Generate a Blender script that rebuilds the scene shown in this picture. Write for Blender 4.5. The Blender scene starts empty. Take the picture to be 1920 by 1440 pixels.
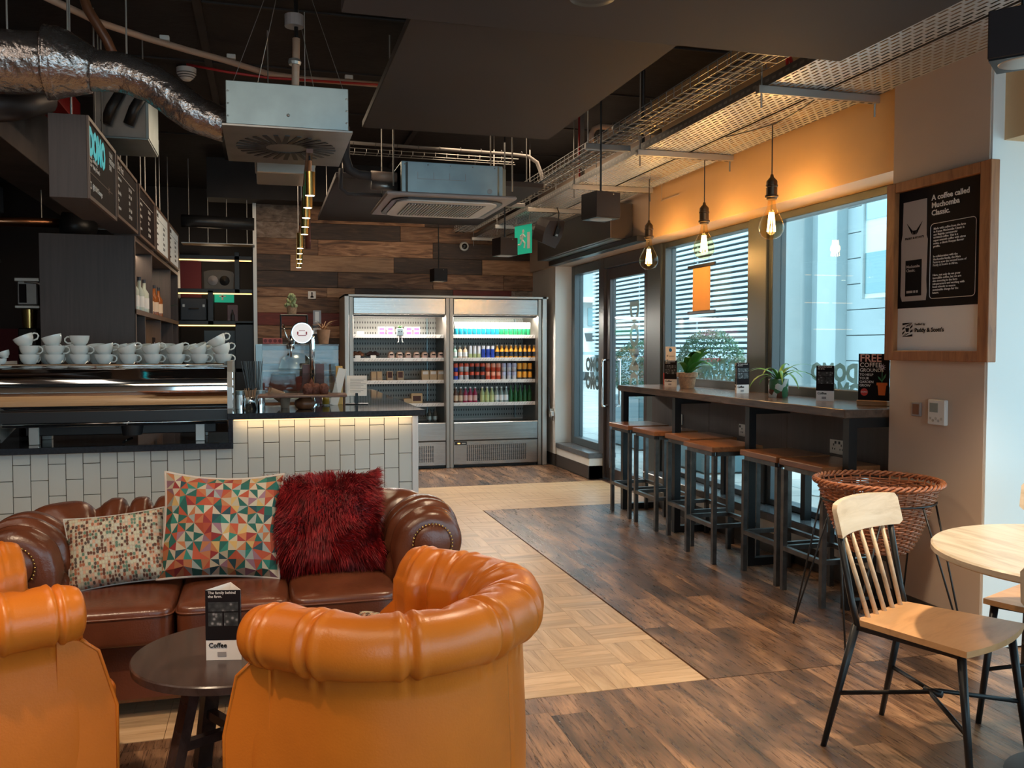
import bpy, math, random
from mathutils import Vector, Matrix, noise
R = math.radians
PI = math.pi
rnd = random.Random(7)
S = bpy.context.scene
COL = S.collection

# ---------------------------------------------------------------- camera
cam = bpy.data.objects.new('camera', bpy.data.cameras.new('camera'))
COL.objects.link(cam)
cam.location = (0, 0, 1.4)
cam.rotation_euler = (R(90 - 2.4), 0, R(-15.5))
cam.data.sensor_width = 36
cam.data.lens = 1670 / 1920 * 36
cam.data.clip_end = 200
S.camera = cam
S.view_settings.view_transform = 'Standard'
S.view_settings.look = 'None'
S.view_settings.gamma = 1
S.view_settings.exposure = 0.68
S.view_settings.use_curve_mapping = False
S.cycles.max_bounces = 6
S.cycles.diffuse_bounces = 3
S.cycles.glossy_bounces = 3
S.cycles.transmission_bounces = 5
S.cycles.transparent_max_bounces = 16
S.cycles.sample_clamp_indirect = 4
S.cycles.sample_clamp_direct = 20
S.cycles.caustics_reflective = False
S.cycles.caustics_refractive = False
S.cycles.use_denoising = True

# ---------------------------------------------------------------- sky and lamps
W = bpy.data.worlds.new('sky')
S.world = W
W.use_nodes = True
W.node_tree.nodes['Background'].inputs[0].default_value = (0.56, 0.84, 1.0, 1)
W.node_tree.nodes['Background'].inputs[1].default_value = 2.3

def lamp(name, typ, loc, energy, col, rot=(0, 0, 0), size=1.0, sizey=None, spot=None, blend=.6, parent=None):
    d = bpy.data.lights.new(name, typ)
    d.energy = energy
    d.color = col
    if typ == 'AREA':
        d.size = size
        if sizey:
            d.shape = 'RECTANGLE'
            d.size_y = sizey
    elif typ == 'SUN':
        d.angle = size
    else:
        d.shadow_soft_size = size
    if spot:
        d.spot_size = R(spot)
        d.spot_blend = blend
    o = bpy.data.objects.new(name, d)
    COL.objects.link(o)
    o.location = loc
    o.rotation_euler = rot
    if parent: o.parent = parent
    return o

WARM = (1.0, .62, .34)
WARM2 = (1.0, .76, .52)
lamp('sun', 'SUN', (20, 5, 20), 1.2, (1, .97, .9), (R(38), R(10), R(-30)), R(3))
# unseen area fill added under the ceiling for warmth; spots light the seating
lamp('ceiling_fill_light', 'AREA', (-.3, .6, 3.3), 30, WARM2, (R(14), 0, 0), 2.6, 1.0)
lamp('track_spot', 'SPOT', (.9, 1.2, 3.3), 190, WARM2, (R(28), R(12), 0), .04, spot=70)
lamp('track_spot', 'SPOT', (-1.2, 1.5, 3.3), 130, WARM2, (R(28), 0, 0), .04, spot=70)
lamp('ceiling_fill_light', 'AREA', (-2.4, 3.6, 3.35), 22, (1, .85, .7), (0, R(8), 0), 2.0, 2.0)
lamp('ceiling_fill_light', 'AREA', (.3, 8.2, 3.3), 22, WARM2, (0, 0, 0), .5, 2.2)
lamp('ceiling_fill_light', 'AREA', (2.2, 8.6, 3.3), 20, WARM2, (0, 0, 0), 1.2, 1.6)

# ---------------------------------------------------------------- mesh helpers
class G:
    def __init__(s):
        s.v = []; s.f = []; s.m = []; s.c = []; s.k = 0
    def add(s, V, F):
        b = len(s.v)
        s.v += [tuple(p) for p in V]
        for f in F:
            s.f.append(tuple(b + i for i in f)); s.m.append(s.k)
        return s
    def box(s, x0, x1, y0, y1, z0, z1, M=None):
        V = [(x0,y0,z0),(x1,y0,z0),(x1,y1,z0),(x0,y1,z0),(x0,y0,z1),(x1,y0,z1),(x1,y1,z1),(x0,y1,z1)]
        if M: V = [M @ Vector(p) for p in V]
        return s.add(V, [(3,2,1,0),(4,5,6,7),(0,1,5,4),(1,2,6,5),(2,3,7,6),(3,0,4,7)])
    def bbox(s, x0, x1, y0, y1, z0, z1, b=.005, M=None):      # box with chamfered edges
        V = []
        for X, Y, Z, o in ((x0,y0,z0,0),):
            pass
        xs = (x0, x0 + b, x1 - b, x1); ys = (y0, y0 + b, y1 - b, y1); zs = (z0, z0 + b, z1 - b, z1)
        P = {}
        def p(i, j, k):
            if (i, j, k) not in P:
                P[(i, j, k)] = len(V); V.append((xs[i], ys[j], zs[k]))
            return P[(i, j, k)]
        F = []
        F.append((p(1,1,3),p(2,1,3),p(2,2,3),p(1,2,3))); F.append((p(1,2,0),p(2,2,0),p(2,1,0),p(1,1,0)))
        F.append((p(1,0,1),p(2,0,1),p(2,0,2),p(1,0,2))); F.append((p(2,3,1),p(1,3,1),p(1,3,2),p(2,3,2)))
        F.append((p(3,1,1),p(3,2,1),p(3,2,2),p(3,1,2))); F.append((p(0,2,1),p(0,1,1),p(0,1,2),p(0,2,2)))
        for k, kk in ((3, 2), (0, 1)):
            q = [(p(1,1,k),p(2,1,k),p(2,0,kk),p(1,0,kk)), (p(2,2,k),p(1,2,k),p(1,3,kk),p(2,3,kk)),
                 (p(2,1,k),p(2,2,k),p(3,2,kk),p(3,1,kk)), (p(1,2,k),p(1,1,k),p(0,1,kk),p(0,2,kk))]
            F += [tuple(reversed(a)) for a in q] if k == 3 else q
        for i, ii, j, jj in ((1,0,1,0),(2,3,1,0),(2,3,2,3),(1,0,2,3)):
            a = (p(i,jj,1),p(ii,j,1),p(ii,j,2),p(i,jj,2))
            F.append(tuple(reversed(a)) if (i, j) in ((1,1),(2,2)) else a)
        for i, ii in ((1,0),(2,3)):
            for j, jj in ((1,0),(2,3)):
                for k, kk in ((1,0),(2,3)):
                    a = (p(i,j,kk), p(ii,j,k), p(i,jj,k))
                    if ((i == 1) ^ (j == 1) ^ (k == 1)): a = tuple(reversed(a))
                    F.append(a)
        if M: V = [M @ Vector(q) for q in V]
        return s.add(V, F)
    def ring(s, pts):
        b = len(s.v); s.v += [tuple(p) for p in pts]; return list(range(b, b + len(pts)))
    def face(s, idx):
        s.f.append(tuple(idx)); s.m.append(s.k)
    def bridge(s, a, b, closed=True):
        n = len(a)
        for i in range(n if closed else n - 1):
            j = (i + 1) % n
            s.face((a[i], a[j], b[j], b[i]))
    def tube(s, pts, r, n=8, caps=True, closed=False):
        pts = [Vector(p) for p in pts]
        N = len(pts); rs = r if isinstance(r, (list, tuple)) else [r] * N
        rings = []; up = None
        for i, p in enumerate(pts):
            if closed: t = pts[(i + 1) % N] - pts[i - 1]
            else: t = pts[min(i + 1, N - 1)] - pts[max(i - 1, 0)]
            if t.length < 1e-9: t = Vector((0, 0, 1))
            t.normalize()
            if up is None: up = Vector((0, 0, 1)) if abs(t.z) < .9 else Vector((1, 0, 0))
            u = t.cross(up)
            if u.length < 1e-6: u = t.orthogonal()
            u.normalize(); w = u.cross(t); up = w
            rings.append(s.ring([p + (u * math.cos(2*PI*k/n) + w * math.sin(2*PI*k/n)) * rs[i] for k in range(n)]))
        for i in range(N - 1): s.bridge(rings[i], rings[i + 1])
        if closed: s.bridge(rings[-1], rings[0])
        elif caps:
            s.face(list(reversed(rings[0]))); s.face(rings[-1])
        return s
    def bar(s, p0, p1, w, h=None):                           # square bar
        h = h or w
        p0 = Vector(p0); p1 = Vector(p1); t = (p1 - p0).normalized()
        up = Vector((0, 0, 1)) if abs(t.z) < .99 else Vector((0, 1, 0))
        u = t.cross(up).normalized() * w / 2; v = u.cross(t).normalized() * h / 2
        a = s.ring([p0 - u - v, p0 + u - v, p0 + u + v, p0 - u + v]); b = s.ring([p1 - u - v, p1 + u - v, p1 + u + v, p1 - u + v])
        s.bridge(a, b); s.face(list(reversed(a))); s.face(b)
        return s
    def lathe(s, prof, n=20, c=(0, 0, 0), M=None):
        rings = []
        for r, z in prof:
            P = [Vector((max(r, 1e-5) * math.cos(2*PI*k/n), max(r, 1e-5) * math.sin(2*PI*k/n), z)) for k in range(n)]
            if M: P = [M @ p for p in P]
            rings.append(s.ring([p + Vector(c) for p in P]))
        for i in range(len(rings) - 1): s.bridge(rings[i], rings[i + 1])
        if prof[0][0] > 1e-4: s.face(list(reversed(rings[0])))
        if prof[-1][0] > 1e-4: s.face(rings[-1])
        return s
    def prism(s, poly, a, b, ax='z'):
        def T(p, h): return {'z': (p[0], p[1], h), 'y': (p[0], h, p[1]), 'x': (h, p[0], p[1])}[ax]
        A = s.ring([T(p, a) for p in poly]); B = s.ring([T(p, b) for p in poly])
        s.bridge(A, B); s.face(list(reversed(A))); s.face(B)
        return s
    def surf(s, fn, nu, nv, cu=False, cv=False):
        I = [s.ring([fn(i / (nu if cu else nu - 1), j / (nv if cv else nv - 1)) for j in range(nv)]) for i in range(nu)]
        for i in range(nu if cu else nu - 1):
            s.bridge(I[i], I[(i + 1) % nu], cv)
        return s
    def sphere(s, c, r, n=10, m=6, sc=(1, 1, 1)):
        rings = []
        for i in range(m + 1):
            a = PI * i / m
            rr = max(math.sin(a), 1e-4)
            rings.append(s.ring([(c[0] + r*sc[0]*rr*math.cos(2*PI*k/n), c[1] + r*sc[1]*rr*math.sin(2*PI*k/n), c[2] - r*sc[2]*math.cos(a)) for k in range(n)]))
        for i in range(m): s.bridge(rings[i], rings[i + 1])
        return s
    def rot(s, M):
        s.v = [tuple(M @ Vector(p)) for p in s.v]; return s
    def me(s, name, mats, smooth=False, angle=None):
        m = bpy.data.meshes.new(name)
        m.from_pydata(s.v, [], s.f)
        if not isinstance(mats, (list, tuple)): mats = [mats]
        for x in mats: m.materials.append(x)
        if len(mats) > 1: m.polygons.foreach_set('material_index', s.m)
        if smooth:
            m.polygons.foreach_set('use_smooth', [True] * len(m.polygons))
            if angle: m.set_sharp_from_angle(angle=R(angle))
        m.update()
        return m
    def o(s, name, mats, parent=None, smooth=False, loc=(0, 0, 0), rot=(0, 0, 0), angle=None, fix=True):
        m = s.me(name, mats, smooth, angle)
        if fix:
            import bmesh
            bm = bmesh.new(); bm.from_mesh(m); bmesh.ops.recalc_face_normals(bm, faces=bm.faces); bm.to_mesh(m); bm.free()
        ob = bpy.data.objects.new(name, m)
        COL.objects.link(ob)
        ob.location = loc; ob.rotation_euler = rot
        if parent: ob.parent = parent
        return ob

def link(name, me, parent=None, loc=(0, 0, 0), rot=(0, 0, 0), scale=(1, 1, 1)):
    ob = bpy.data.objects.new(name, me); COL.objects.link(ob)
    ob.location = loc; ob.rotation_euler = rot; ob.scale = scale
    if parent: ob.parent = parent
    return ob
def tag(o, label, cat, group=None):
    o['label'] = label; o['category'] = cat
    if group: o['group'] = group
    return o
def thing(name, label, cat, loc=(0, 0, 0), rz=0, group=None, rot=None):
    o = bpy.data.objects.new(name, None); COL.objects.link(o)
    o.empty_display_size = .05
    o.location = loc; o.rotation_euler = rot or (0, 0, rz)
    return tag(o, label, cat, group)
def struct(o):
    o['kind'] = 'structure'; return o
def sthing(name, loc=(0, 0, 0)):
    o = bpy.data.objects.new(name, None); COL.objects.link(o); o.location = loc
    return struct(o)
def dup(root, loc, rz=None, label=None, rot=None):
    c = root.copy(); COL.objects.link(c); c.location = loc
    if rot is not None: c.rotation_euler = rot
    elif rz is not None: c.rotation_euler = (0, 0, rz)
    if label: c['label'] = label
    for ch in list(root.children):
        d = ch.copy(); COL.objects.link(d); d.parent = c
        for g in list(ch.children):
            e = g.copy(); COL.objects.link(e); e.parent = d
    return c
def text(body, size, loc, rot, mat, parent=None, name='lettering', bold=0.0, ax='LEFT', ay='CENTER', ex=.0006, sp=1.0, lsp=1.0, sx=1.0):
    c = bpy.data.curves.new(name, 'FONT')
    c.body = body; c.size = size; c.align_x = ax; c.align_y = ay
    c.extrude = ex; c.offset = bold; c.space_character = sp; c.space_line = lsp; c.resolution_u = 2
    c.materials.append(mat)
    o = bpy.data.objects.new(name, c); COL.objects.link(o)
    o.location = loc; o.rotation_euler = rot; o.scale = (sx, 1, 1)
    if parent: o.parent = parent
    return o
FX = (R(90), 0, R(90)); FmX = (R(90), 0, R(-90)); FmY = (R(90), 0, 0)

# ---------------------------------------------------------------- materials
def _bsdf(name):
    m = bpy.data.materials.new(name); m.use_nodes = True
    nt = m.node_tree
    return m, nt, nt.nodes['Principled BSDF']
def _n(nt, t, **kw):
    n = nt.nodes.new(t)
    for k, v in kw.items(): setattr(n, k, v)
    return n
def c4(c): return (c[0], c[1], c[2], 1)
def coords(nt, scale=(1, 1, 1), rnd_off=True, kind='Object'):
    tc = _n(nt, 'ShaderNodeTexCoord'); mp = _n(nt, 'ShaderNodeMapping')
    mp.inputs['Scale'].default_value = scale
    nt.links.new(tc.outputs[kind], mp.inputs['Vector'])
    if rnd_off:
        oi = _n(nt, 'ShaderNodeObjectInfo'); mu = _n(nt, 'ShaderNodeMath', operation='MULTIPLY'); mu.inputs[1].default_value = 37.0
        nt.links.new(oi.outputs['Random'], mu.inputs[0]); cb = _n(nt, 'ShaderNodeCombineXYZ')
        nt.links.new(mu.outputs[0], cb.inputs[0]); nt.links.new(mu.outputs[0], cb.inputs[1]); nt.links.new(mu.outputs[0], cb.inputs[2])
        nt.links.new(cb.outputs[0], mp.inputs['Location'])
    return mp.outputs[0]
def ramp(nt, fac, stops, interp='LINEAR'):
    r = _n(nt, 'ShaderNodeValToRGB'); cr = r.color_ramp; cr.interpolation = interp
    while len(cr.elements) > 1: cr.elements.remove(cr.elements[-1])
    cr.elements[0].position = stops[0][0]; cr.elements[0].color = c4(stops[0][1])
    for p, c in stops[1:]:
        e = cr.elements.new(p); e.color = c4(c)
    nt.links.new(fac, r.inputs[0]); return r.outputs[0]
def mix(nt, fac, a, b, mode='MIX'):
    m = _n(nt, 'ShaderNodeMix', data_type='RGBA', blend_type=mode)
    for sock, v in ((m.inputs[0], fac), (m.inputs[6], a), (m.inputs[7], b)):
        if hasattr(v, 'links'): nt.links.new(v, sock)
        elif isinstance(v, (int, float)): sock.default_value = v
        else: sock.default_value = c4(v)
    return m.outputs[2]
def mat(name, col, rough=.5, metal=0.0, emit=0.0, ecol=None, noise_=None, bump=None, coat=0.0, spec=.5, sheen=0.0, stretch=(1, 1, 1)):
    m, nt, b = _bsdf(name)
    b.inputs['Base Color'].default_value = c4(col); b.inputs['Roughness'].default_value = rough
    b.inputs['Metallic'].default_value = metal; b.inputs['Specular IOR Level'].default_value = spec
    if coat: b.inputs['Coat Weight'].default_value = coat; b.inputs['Coat Roughness'].default_value = .08
    if sheen: b.inputs['Sheen Weight'].default_value = sheen
    if emit:
        b.inputs['Emission Color'].default_value = c4(ecol or col); b.inputs['Emission Strength'].default_value = emit
    if noise_ or bump:
        v = coords(nt, stretch)
    if noise_:
        sc, amt = noise_
        n = _n(nt, 'ShaderNodeTexNoise'); n.inputs['Scale'].default_value = sc; n.inputs['Detail'].default_value = 6
        nt.links.new(v, n.inputs['Vector'])
        lo = tuple(x * (1 - amt) for x in col); hi = tuple(min(1, x * (1 + amt)) for x in col)
        nt.links.new(ramp(nt, n.outputs[0], [(.3, lo), (.7, hi)]), b.inputs['Base Color'])
    if bump:
        sc, st = bump
        n = _n(nt, 'ShaderNodeTexNoise'); n.inputs['Scale'].default_value = sc; n.inputs['Detail'].default_value = 5
        nt.links.new(v, n.inputs['Vector'])
        bu = _n(nt, 'ShaderNodeBump'); bu.inputs['Strength'].default_value = st; bu.inputs['Distance'].default_value = .01
        nt.links.new(n.outputs[0], bu.inputs['Height']); nt.links.new(bu.outputs[0], b.inputs['Normal'])
    return m
def wood(name, stops, stretch, rough=.45, scale=3.0, bump=.25, rand=.25, spec=.5, dist=1.2):
    m, nt, b = _bsdf(name)
    v = coords(nt, stretch)
    n1 = _n(nt, 'ShaderNodeTexNoise'); n1.inputs['Scale'].default_value = scale; n1.inputs['Detail'].default_value = 8
    n1.inputs['Roughness'].default_value = .62; n1.inputs['Distortion'].default_value = dist
    nt.links.new(v, n1.inputs['Vector'])
    c = ramp(nt, n1.outputs[0], stops)
    oi = _n(nt, 'ShaderNodeObjectInfo'); mr = _n(nt, 'ShaderNodeMapRange')
    mr.inputs[3].default_value = 1 - rand; mr.inputs[4].default_value = 1 + rand
    nt.links.new(oi.outputs['Random'], mr.inputs[0])
    hs = _n(nt, 'ShaderNodeHueSaturation'); nt.links.new(mr.outputs[0], hs.inputs['Value']); nt.links.new(c, hs.inputs['Color'])
    nt.links.new(hs.outputs[0], b.inputs['Base Color'])
    b.inputs['Roughness'].default_value = rough; b.inputs['Specular IOR Level'].default_value = spec
    if bump:
        n2 = _n(nt, 'ShaderNodeTexNoise'); n2.inputs['Scale'].default_value = scale * 4; n2.inputs['Detail'].default_value = 6
        nt.links.new(v, n2.inputs['Vector'])
        bu = _n(nt, 'ShaderNodeBump'); bu.inputs['Strength'].default_value = bump; bu.inputs['Distance'].default_value = .004
        nt.links.new(n2.outputs[0], bu.inputs['Height']); nt.links.new(bu.outputs[0], b.inputs['Normal'])
    return m
def glass(name, tint=(.93, .98, .98), ior=1.45, rough=0.0, refl=1.0):
    m = bpy.data.materials.new(name); m.use_nodes = True; nt = m.node_tree
    nt.nodes.clear()
    out = _n(nt, 'ShaderNodeOutputMaterial'); mx = _n(nt, 'ShaderNodeMixShader'); lw = _n(nt, 'ShaderNodeLayerWeight'); lw.inputs[0].default_value = .5
    pw = _n(nt, 'ShaderNodeMath', operation='POWER'); pw.inputs[1].default_value = 5; nt.links.new(lw.outputs['Facing'], pw.inputs[0])
    fr = _n(nt, 'ShaderNodeMath', operation='MULTIPLY_ADD'); fr.inputs[1].default_value = .9; fr.inputs[2].default_value = ((ior - 1) / (ior + 1)) ** 2; nt.links.new(pw.outputs[0], fr.inputs[0])
    tr = _n(nt, 'ShaderNodeBsdfTransparent'); tr.inputs[0].default_value = c4(tint)
    gl = _n(nt, 'ShaderNodeBsdfGlossy'); gl.inputs['Roughness'].default_value = rough; gl.inputs[0].default_value = (refl, refl, refl, 1)
    nt.links.new(fr.outputs[0], mx.inputs[0]); nt.links.new(tr.outputs[0], mx.inputs[1]); nt.links.new(gl.outputs[0], mx.inputs[2])
    nt.links.new(mx.outputs[0], out.inputs[0])
    return m
def veil(name, col, alpha):                                   # printed film: partly transparent
    m = bpy.data.materials.new(name); m.use_nodes = True; nt = m.node_tree
    b = nt.nodes['Principled BSDF']; b.inputs['Base Color'].default_value = c4(col); b.inputs['Roughness'].default_value = .6
    b.inputs['Alpha'].default_value = alpha
    return m

def streaky(name, dark, light, stretch_big, stretch_fine, rough=.3, spec=.6, rand=.2, bump=.4, along='y'):
    m, nt, b = _bsdf(name)
    v1 = coords(nt, stretch_big); v2 = coords(nt, stretch_fine)
    n1 = _n(nt, 'ShaderNodeTexNoise'); n1.inputs['Scale'].default_value = 1; n1.inputs['Detail'].default_value = 3; n1.inputs['Distortion'].default_value = .8; nt.links.new(v1, n1.inputs['Vector'])
    n2 = _n(nt, 'ShaderNodeTexNoise'); n2.inputs['Scale'].default_value = 1; n2.inputs['Detail'].default_value = 9; n2.inputs['Roughness'].default_value = .72; n2.inputs['Distortion'].default_value = 1.5; nt.links.new(v2, n2.inputs['Vector'])
    a = ramp(nt, n1.outputs[0], dark); f = ramp(nt, n2.outputs[0], light)
    c = mix(nt, 1.0, a, f, 'MULTIPLY')
    oi = _n(nt, 'ShaderNodeObjectInfo'); mr = _n(nt, 'ShaderNodeMapRange'); mr.inputs[3].default_value = 1 - rand; mr.inputs[4].default_value = 1 + rand
    nt.links.new(oi.outputs['Random'], mr.inputs[0]); hs = _n(nt, 'ShaderNodeHueSaturation'); nt.links.new(mr.outputs[0], hs.inputs['Value']); nt.links.new(c, hs.inputs['Color'])
    nt.links.new(hs.outputs[0], b.inputs['Base Color']); b.inputs['Specular IOR Level'].default_value = spec
    rr = _n(nt, 'ShaderNodeMapRange'); rr.inputs[3].default_value = rough - .08; rr.inputs[4].default_value = rough + .14; nt.links.new(n2.outputs[0], rr.inputs[0]); nt.links.new(rr.outputs[0], b.inputs['Roughness'])
    bu = _n(nt, 'ShaderNodeBump'); bu.inputs['Strength'].default_value = bump; bu.inputs['Distance'].default_value = .003
    nt.links.new(n2.outputs[0], bu.inputs['Height']); nt.links.new(bu.outputs[0], b.inputs['Normal'])
    return m
M_ = {}
M_['white_paint'] = mat('white_paint', (.78, .74, .68), .6, noise_=(3, .04))
M_['cream_paint'] = mat('cream_paint', (.76, .50, .26), .55, noise_=(2, .05))
M_['beige_paint'] = mat('beige_paint', (.60, .46, .36), .6, noise_=(2, .05))
M_['black_paint'] = mat('black_paint', (.02, .016, .016), .7, noise_=(4, .3))
M_['ceiling_paint'] = mat('ceiling_paint', (.013, .010, .010), .8, noise_=(5, .4), bump=(20, .3))
M_['raft'] = mat('raft_paint', (.034, .029, .032), .75, noise_=(1.2, .1))
M_['dark_wall'] = mat('dark_wall_paint', (.05, .035, .03), .7)
M_['red_wall'] = mat('red_wall_paint', (.16, .018, .022), .7)
M_['skirting'] = mat('skirting_vinyl', (.055, .043, .036), .45)
M_['ledge'] = mat('ledge_stone', (.10, .10, .105), .25, noise_=(30, .15))
M_['frame'] = mat('window_frame_coat', (.06, .078, .088), .38, spec=.6)
M_['doorframe'] = mat('door_frame_coat', (.05, .04, .042), .35, spec=.6)
M_['steel'] = mat('brushed_steel', (.46, .45, .43), .27, 1.0, noise_=(6, .12), bump=(30, .04), stretch=(.2, 1, 20))
M_['steelv'] = mat('brushed_steel_upright', (.38, .34, .30), .42, 1.0, noise_=(6, .1), stretch=(20, 1, .3))
M_['chrome'] = mat('chrome', (.82, .84, .85), .06, 1.0)
M_['galv'] = mat('galvanised_steel', (.30, .37, .39), .42, .75, noise_=(6, .12))
M_['galv_dark'] = mat('dull_galvanised_steel', (.30, .29, .28), .36, .8, noise_=(6, .15))
M_['alu'] = mat('aluminium', (.50, .48, .45), .45, .85)
M_['stoolmetal'] = mat('raw_steel', (.115, .108, .104), .36, .75, noise_=(14, .35))
M_['black_metal'] = mat('black_metal', (.012, .012, .013), .38, .2)
M_['black_plastic'] = mat('black_plastic', (.018, .018, .02), .4)
M_['white_plastic'] = mat('white_plastic', (.72, .70, .67), .4)
M_['grey_plastic'] = mat('grey_plastic', (.34, .31, .31), .45)
M_['brass'] = mat('brass', (.72, .47, .16), .2, 1.0)
M_['copper'] = mat('copper', (.6, .27, .14), .3, 1.0)
M_['stone'] = mat('dark_stone', (.022, .03, .042), .07, spec=.7, noise_=(60, .3))
M_['laminate'] = wood('dark_laminate', [(.2, (.055, .038, .034)), (.8, (.095, .066, .058))], (14, 14, .6), .5, 3, .05, 0, dist=.4)
M_['laminate_edge'] = mat('laminate_edge', (.16, .10, .075), .5)
M_['tile'] = mat('glazed_tile', (.62, .67, .66), .12, spec=.6, noise_=(2, .04))
M_['grout'] = mat('dark_grout', (.05, .045, .04), .9)
M_['trimwhite'] = mat('white_trim', (.72, .76, .8), .35)
M_['ceramic'] = mat('glazed_ceramic', (.72, .77, .76), .1, spec=.6, coat=.3)
M_['plank'] = wood('reclaimed_board', [(.25, (.030, .015, .009)), (.42, (.15, .068, .034)), (.58, (.33, .165, .085)), (.78, (.50, .31, .19))], (1.0, 1, 7), .6, 2.2, .5, .45, dist=1.6)
M_['plankgrey'] = wood('weathered_grey_board', [(.25, (.07, .05, .04)), (.5, (.24, .17, .13)), (.75, (.42, .33, .27))], (2.5, 1, 5), .7, 4, .6, .2, dist=.8)
M_['plankred'] = wood('red_painted_board', [(.25, (.09, .018, .012)), (.6, (.20, .030, .02)), (.85, (.28, .07, .05))], (1, 1, 8), .6, 3, .3, .15)
M_['plankdark'] = wood('charred_board', [(.25, (.015, .010, .008)), (.55, (.06, .034, .024)), (.8, (.17, .09, .055))], (1, 1, 9), .6, 3, .4, .2)
M_['planklight'] = wood('honey_board', [(.25, (.16, .075, .035)), (.5, (.42, .22, .11)), (.8, (.58, .36, .2))], (1, 1, 9), .55, 2.4, .4, .15)
M_['floordark'] = wood('dark_oak_vinyl', [(.32, (.012, .007, .005)), (.45, (.075, .036, .020)), (.56, (.19, .092, .045)), (.70, (.38, .20, .10))], (6.5, .8, 1), .3, 1.6, .35, .25, dist=2.6)
M_['floordark'] = streaky('dark_oak_vinyl_planks', [(.30, (.045, .024, .015)), (.50, (.17, .085, .045)), (.68, (.40, .215, .11))], [(.33, (.22, .20, .19)), (.46, (.75, .72, .70)), (.62, (1.35, 1.35, 1.35))], (5.5, 1.4, 1), (60, 5, 1), .26, .9, .22, .55)
M_['floorlight'] = wood('pale_oak_vinyl', [(.25, (.36, .20, .095)), (.5, (.60, .385, .21)), (.78, (.72, .51, .32))], (1.3, 10, 1), .36, 1.6, .15, .13, dist=1.2)
M_['oak'] = wood('pale_oak', [(.25, (.42, .28, .16)), (.5, (.62, .46, .30)), (.8, (.72, .57, .41))], (1.2, 8, 8), .35, 2.2, .1, 0, dist=1)
M_['oakgrey'] = wood('pale_ash_top', [(.25, (.34, .27, .19)), (.5, (.56, .47, .36)), (.8, (.68, .60, .48))], (9, 1.2, 8), .3, 2.0, .1, 0, dist=1)
M_['seatwood'] = wood('honey_plywood', [(.25, (.42, .20, .08)), (.5, (.60, .32, .14)), (.8, (.70, .40, .19))], (1.2, 6, 6), .32, 2.2, .05, 0, dist=.6)
M_['stoolwood'] = wood('orange_stained_wood', [(.25, (.17, .06, .025)), (.5, (.33, .13, .05)), (.8, (.46, .20, .08))], (8, 1.2, 8), .28, 2.2, .1, .08)
M_['framewood'] = wood('pine_frame', [(.25, (.17, .055, .018)), (.5, (.36, .135, .045)), (.8, (.48, .20, .07))], (8, 8, 1.2), .45, 3, .1, 0)
M_['barwood'] = wood('dark_bar_top', [(.25, (.07, .045, .035)), (.55, (.14, .09, .065)), (.8, (.20, .13, .095))], (9, 1.2, 9), .22, 2.4, .12, 0)
M_['walnut'] = wood('dark_stained_top', [(.25, (.025, .014, .012)), (.6, (.058, .034, .028)), (.85, (.085, .05, .04))], (9, 1, 6), .25, 2.4, .08, 0)
M_['brownwood'] = wood('brown_wood', [(.25, (.10, .035, .015)), (.7, (.24, .09, .04))], (4, 4, 2), .4, 3, .1, 0)
M_['wicker'] = mat('wicker', (.36, .12, .05), .42, noise_=(60, .45))
M_['leather_brown'] = mat('brown_leather', (.125, .037, .017), .25, noise_=(7, .22), bump=(160, .10), spec=.55)
M_['leather_tan'] = mat('tan_leather', (.60, .155, .014), .33, noise_=(5, .10), bump=(170, .07), spec=.45)
M_['seam'] = mat('dark_seam', (.05, .018, .01), .7)
M_['glass'] = glass('window_glass')
M_['clear'] = glass('clear_glass', (.9, .95, .96), 1.35)
M_['acrylic'] = glass('acrylic', (.82, .84, .84), 1.45)
M_['print_white'] = mat('print_white', (.85, .80, .76), .6)
M_['print_black'] = mat('print_black', (.012, .009, .010), .75, spec=.12)
M_['print_red'] = mat('print_red', (.6, .05, .04), .5)
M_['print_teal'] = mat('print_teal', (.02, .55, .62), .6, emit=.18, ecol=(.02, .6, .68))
M_['sign_black'] = mat('sign_face_black', (.012, .007, .008), .75, spec=.12)
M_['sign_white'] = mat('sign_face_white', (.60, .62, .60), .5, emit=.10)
M_['led_warm'] = mat('led_warm', (1, .55, .18), .5, emit=2.2, ecol=(1, .55, .18))
M_['led_white'] = mat('led_white', (1, .93, .82), .5, emit=9, ecol=(1, .93, .82))
M_['bulb_glow'] = mat('filament_glow', (1, .6, .2), .5, emit=60, ecol=(1, .62, .24))
M_['exit_green'] = mat('exit_green', (.02, .42, .25), .5, emit=.25, ecol=(.02, .5, .3))
M_['leaf'] = mat('leaf_green', (.10, .30, .05), .4, noise_=(9, .3), spec=.5)
M_['leaf_dark'] = mat('hedge_leaf', (.05, .12, .05), .5, noise_=(9, .5))
M_['leaf_pale'] = mat('pale_succulent', (.42, .46, .22), .5, noise_=(9, .2))
M_['straw'] = mat('dry_stem', (.50, .28, .14), .6)
M_['terracotta'] = mat('terracotta', (.55, .27, .14), .7, noise_=(30, .12))
M_['cork'] = mat('cork_pot', (.52, .29, .16), .7, noise_=(60, .25), bump=(90, .3))
M_['soil'] = mat('soil', (.03, .02, .015), .9)
M_['cable'] = mat('cable_grey', (.30, .27, .25), .6)
M_['red_pipe'] = mat('red_pipe', (.45, .02, .02), .45)
M_['foam_pipe'] = mat('pipe_lagging', (.055, .048, .05), .7)
M_['tan_pipe'] = mat('tan_pipe', (.50, .33, .24), .5)
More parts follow.
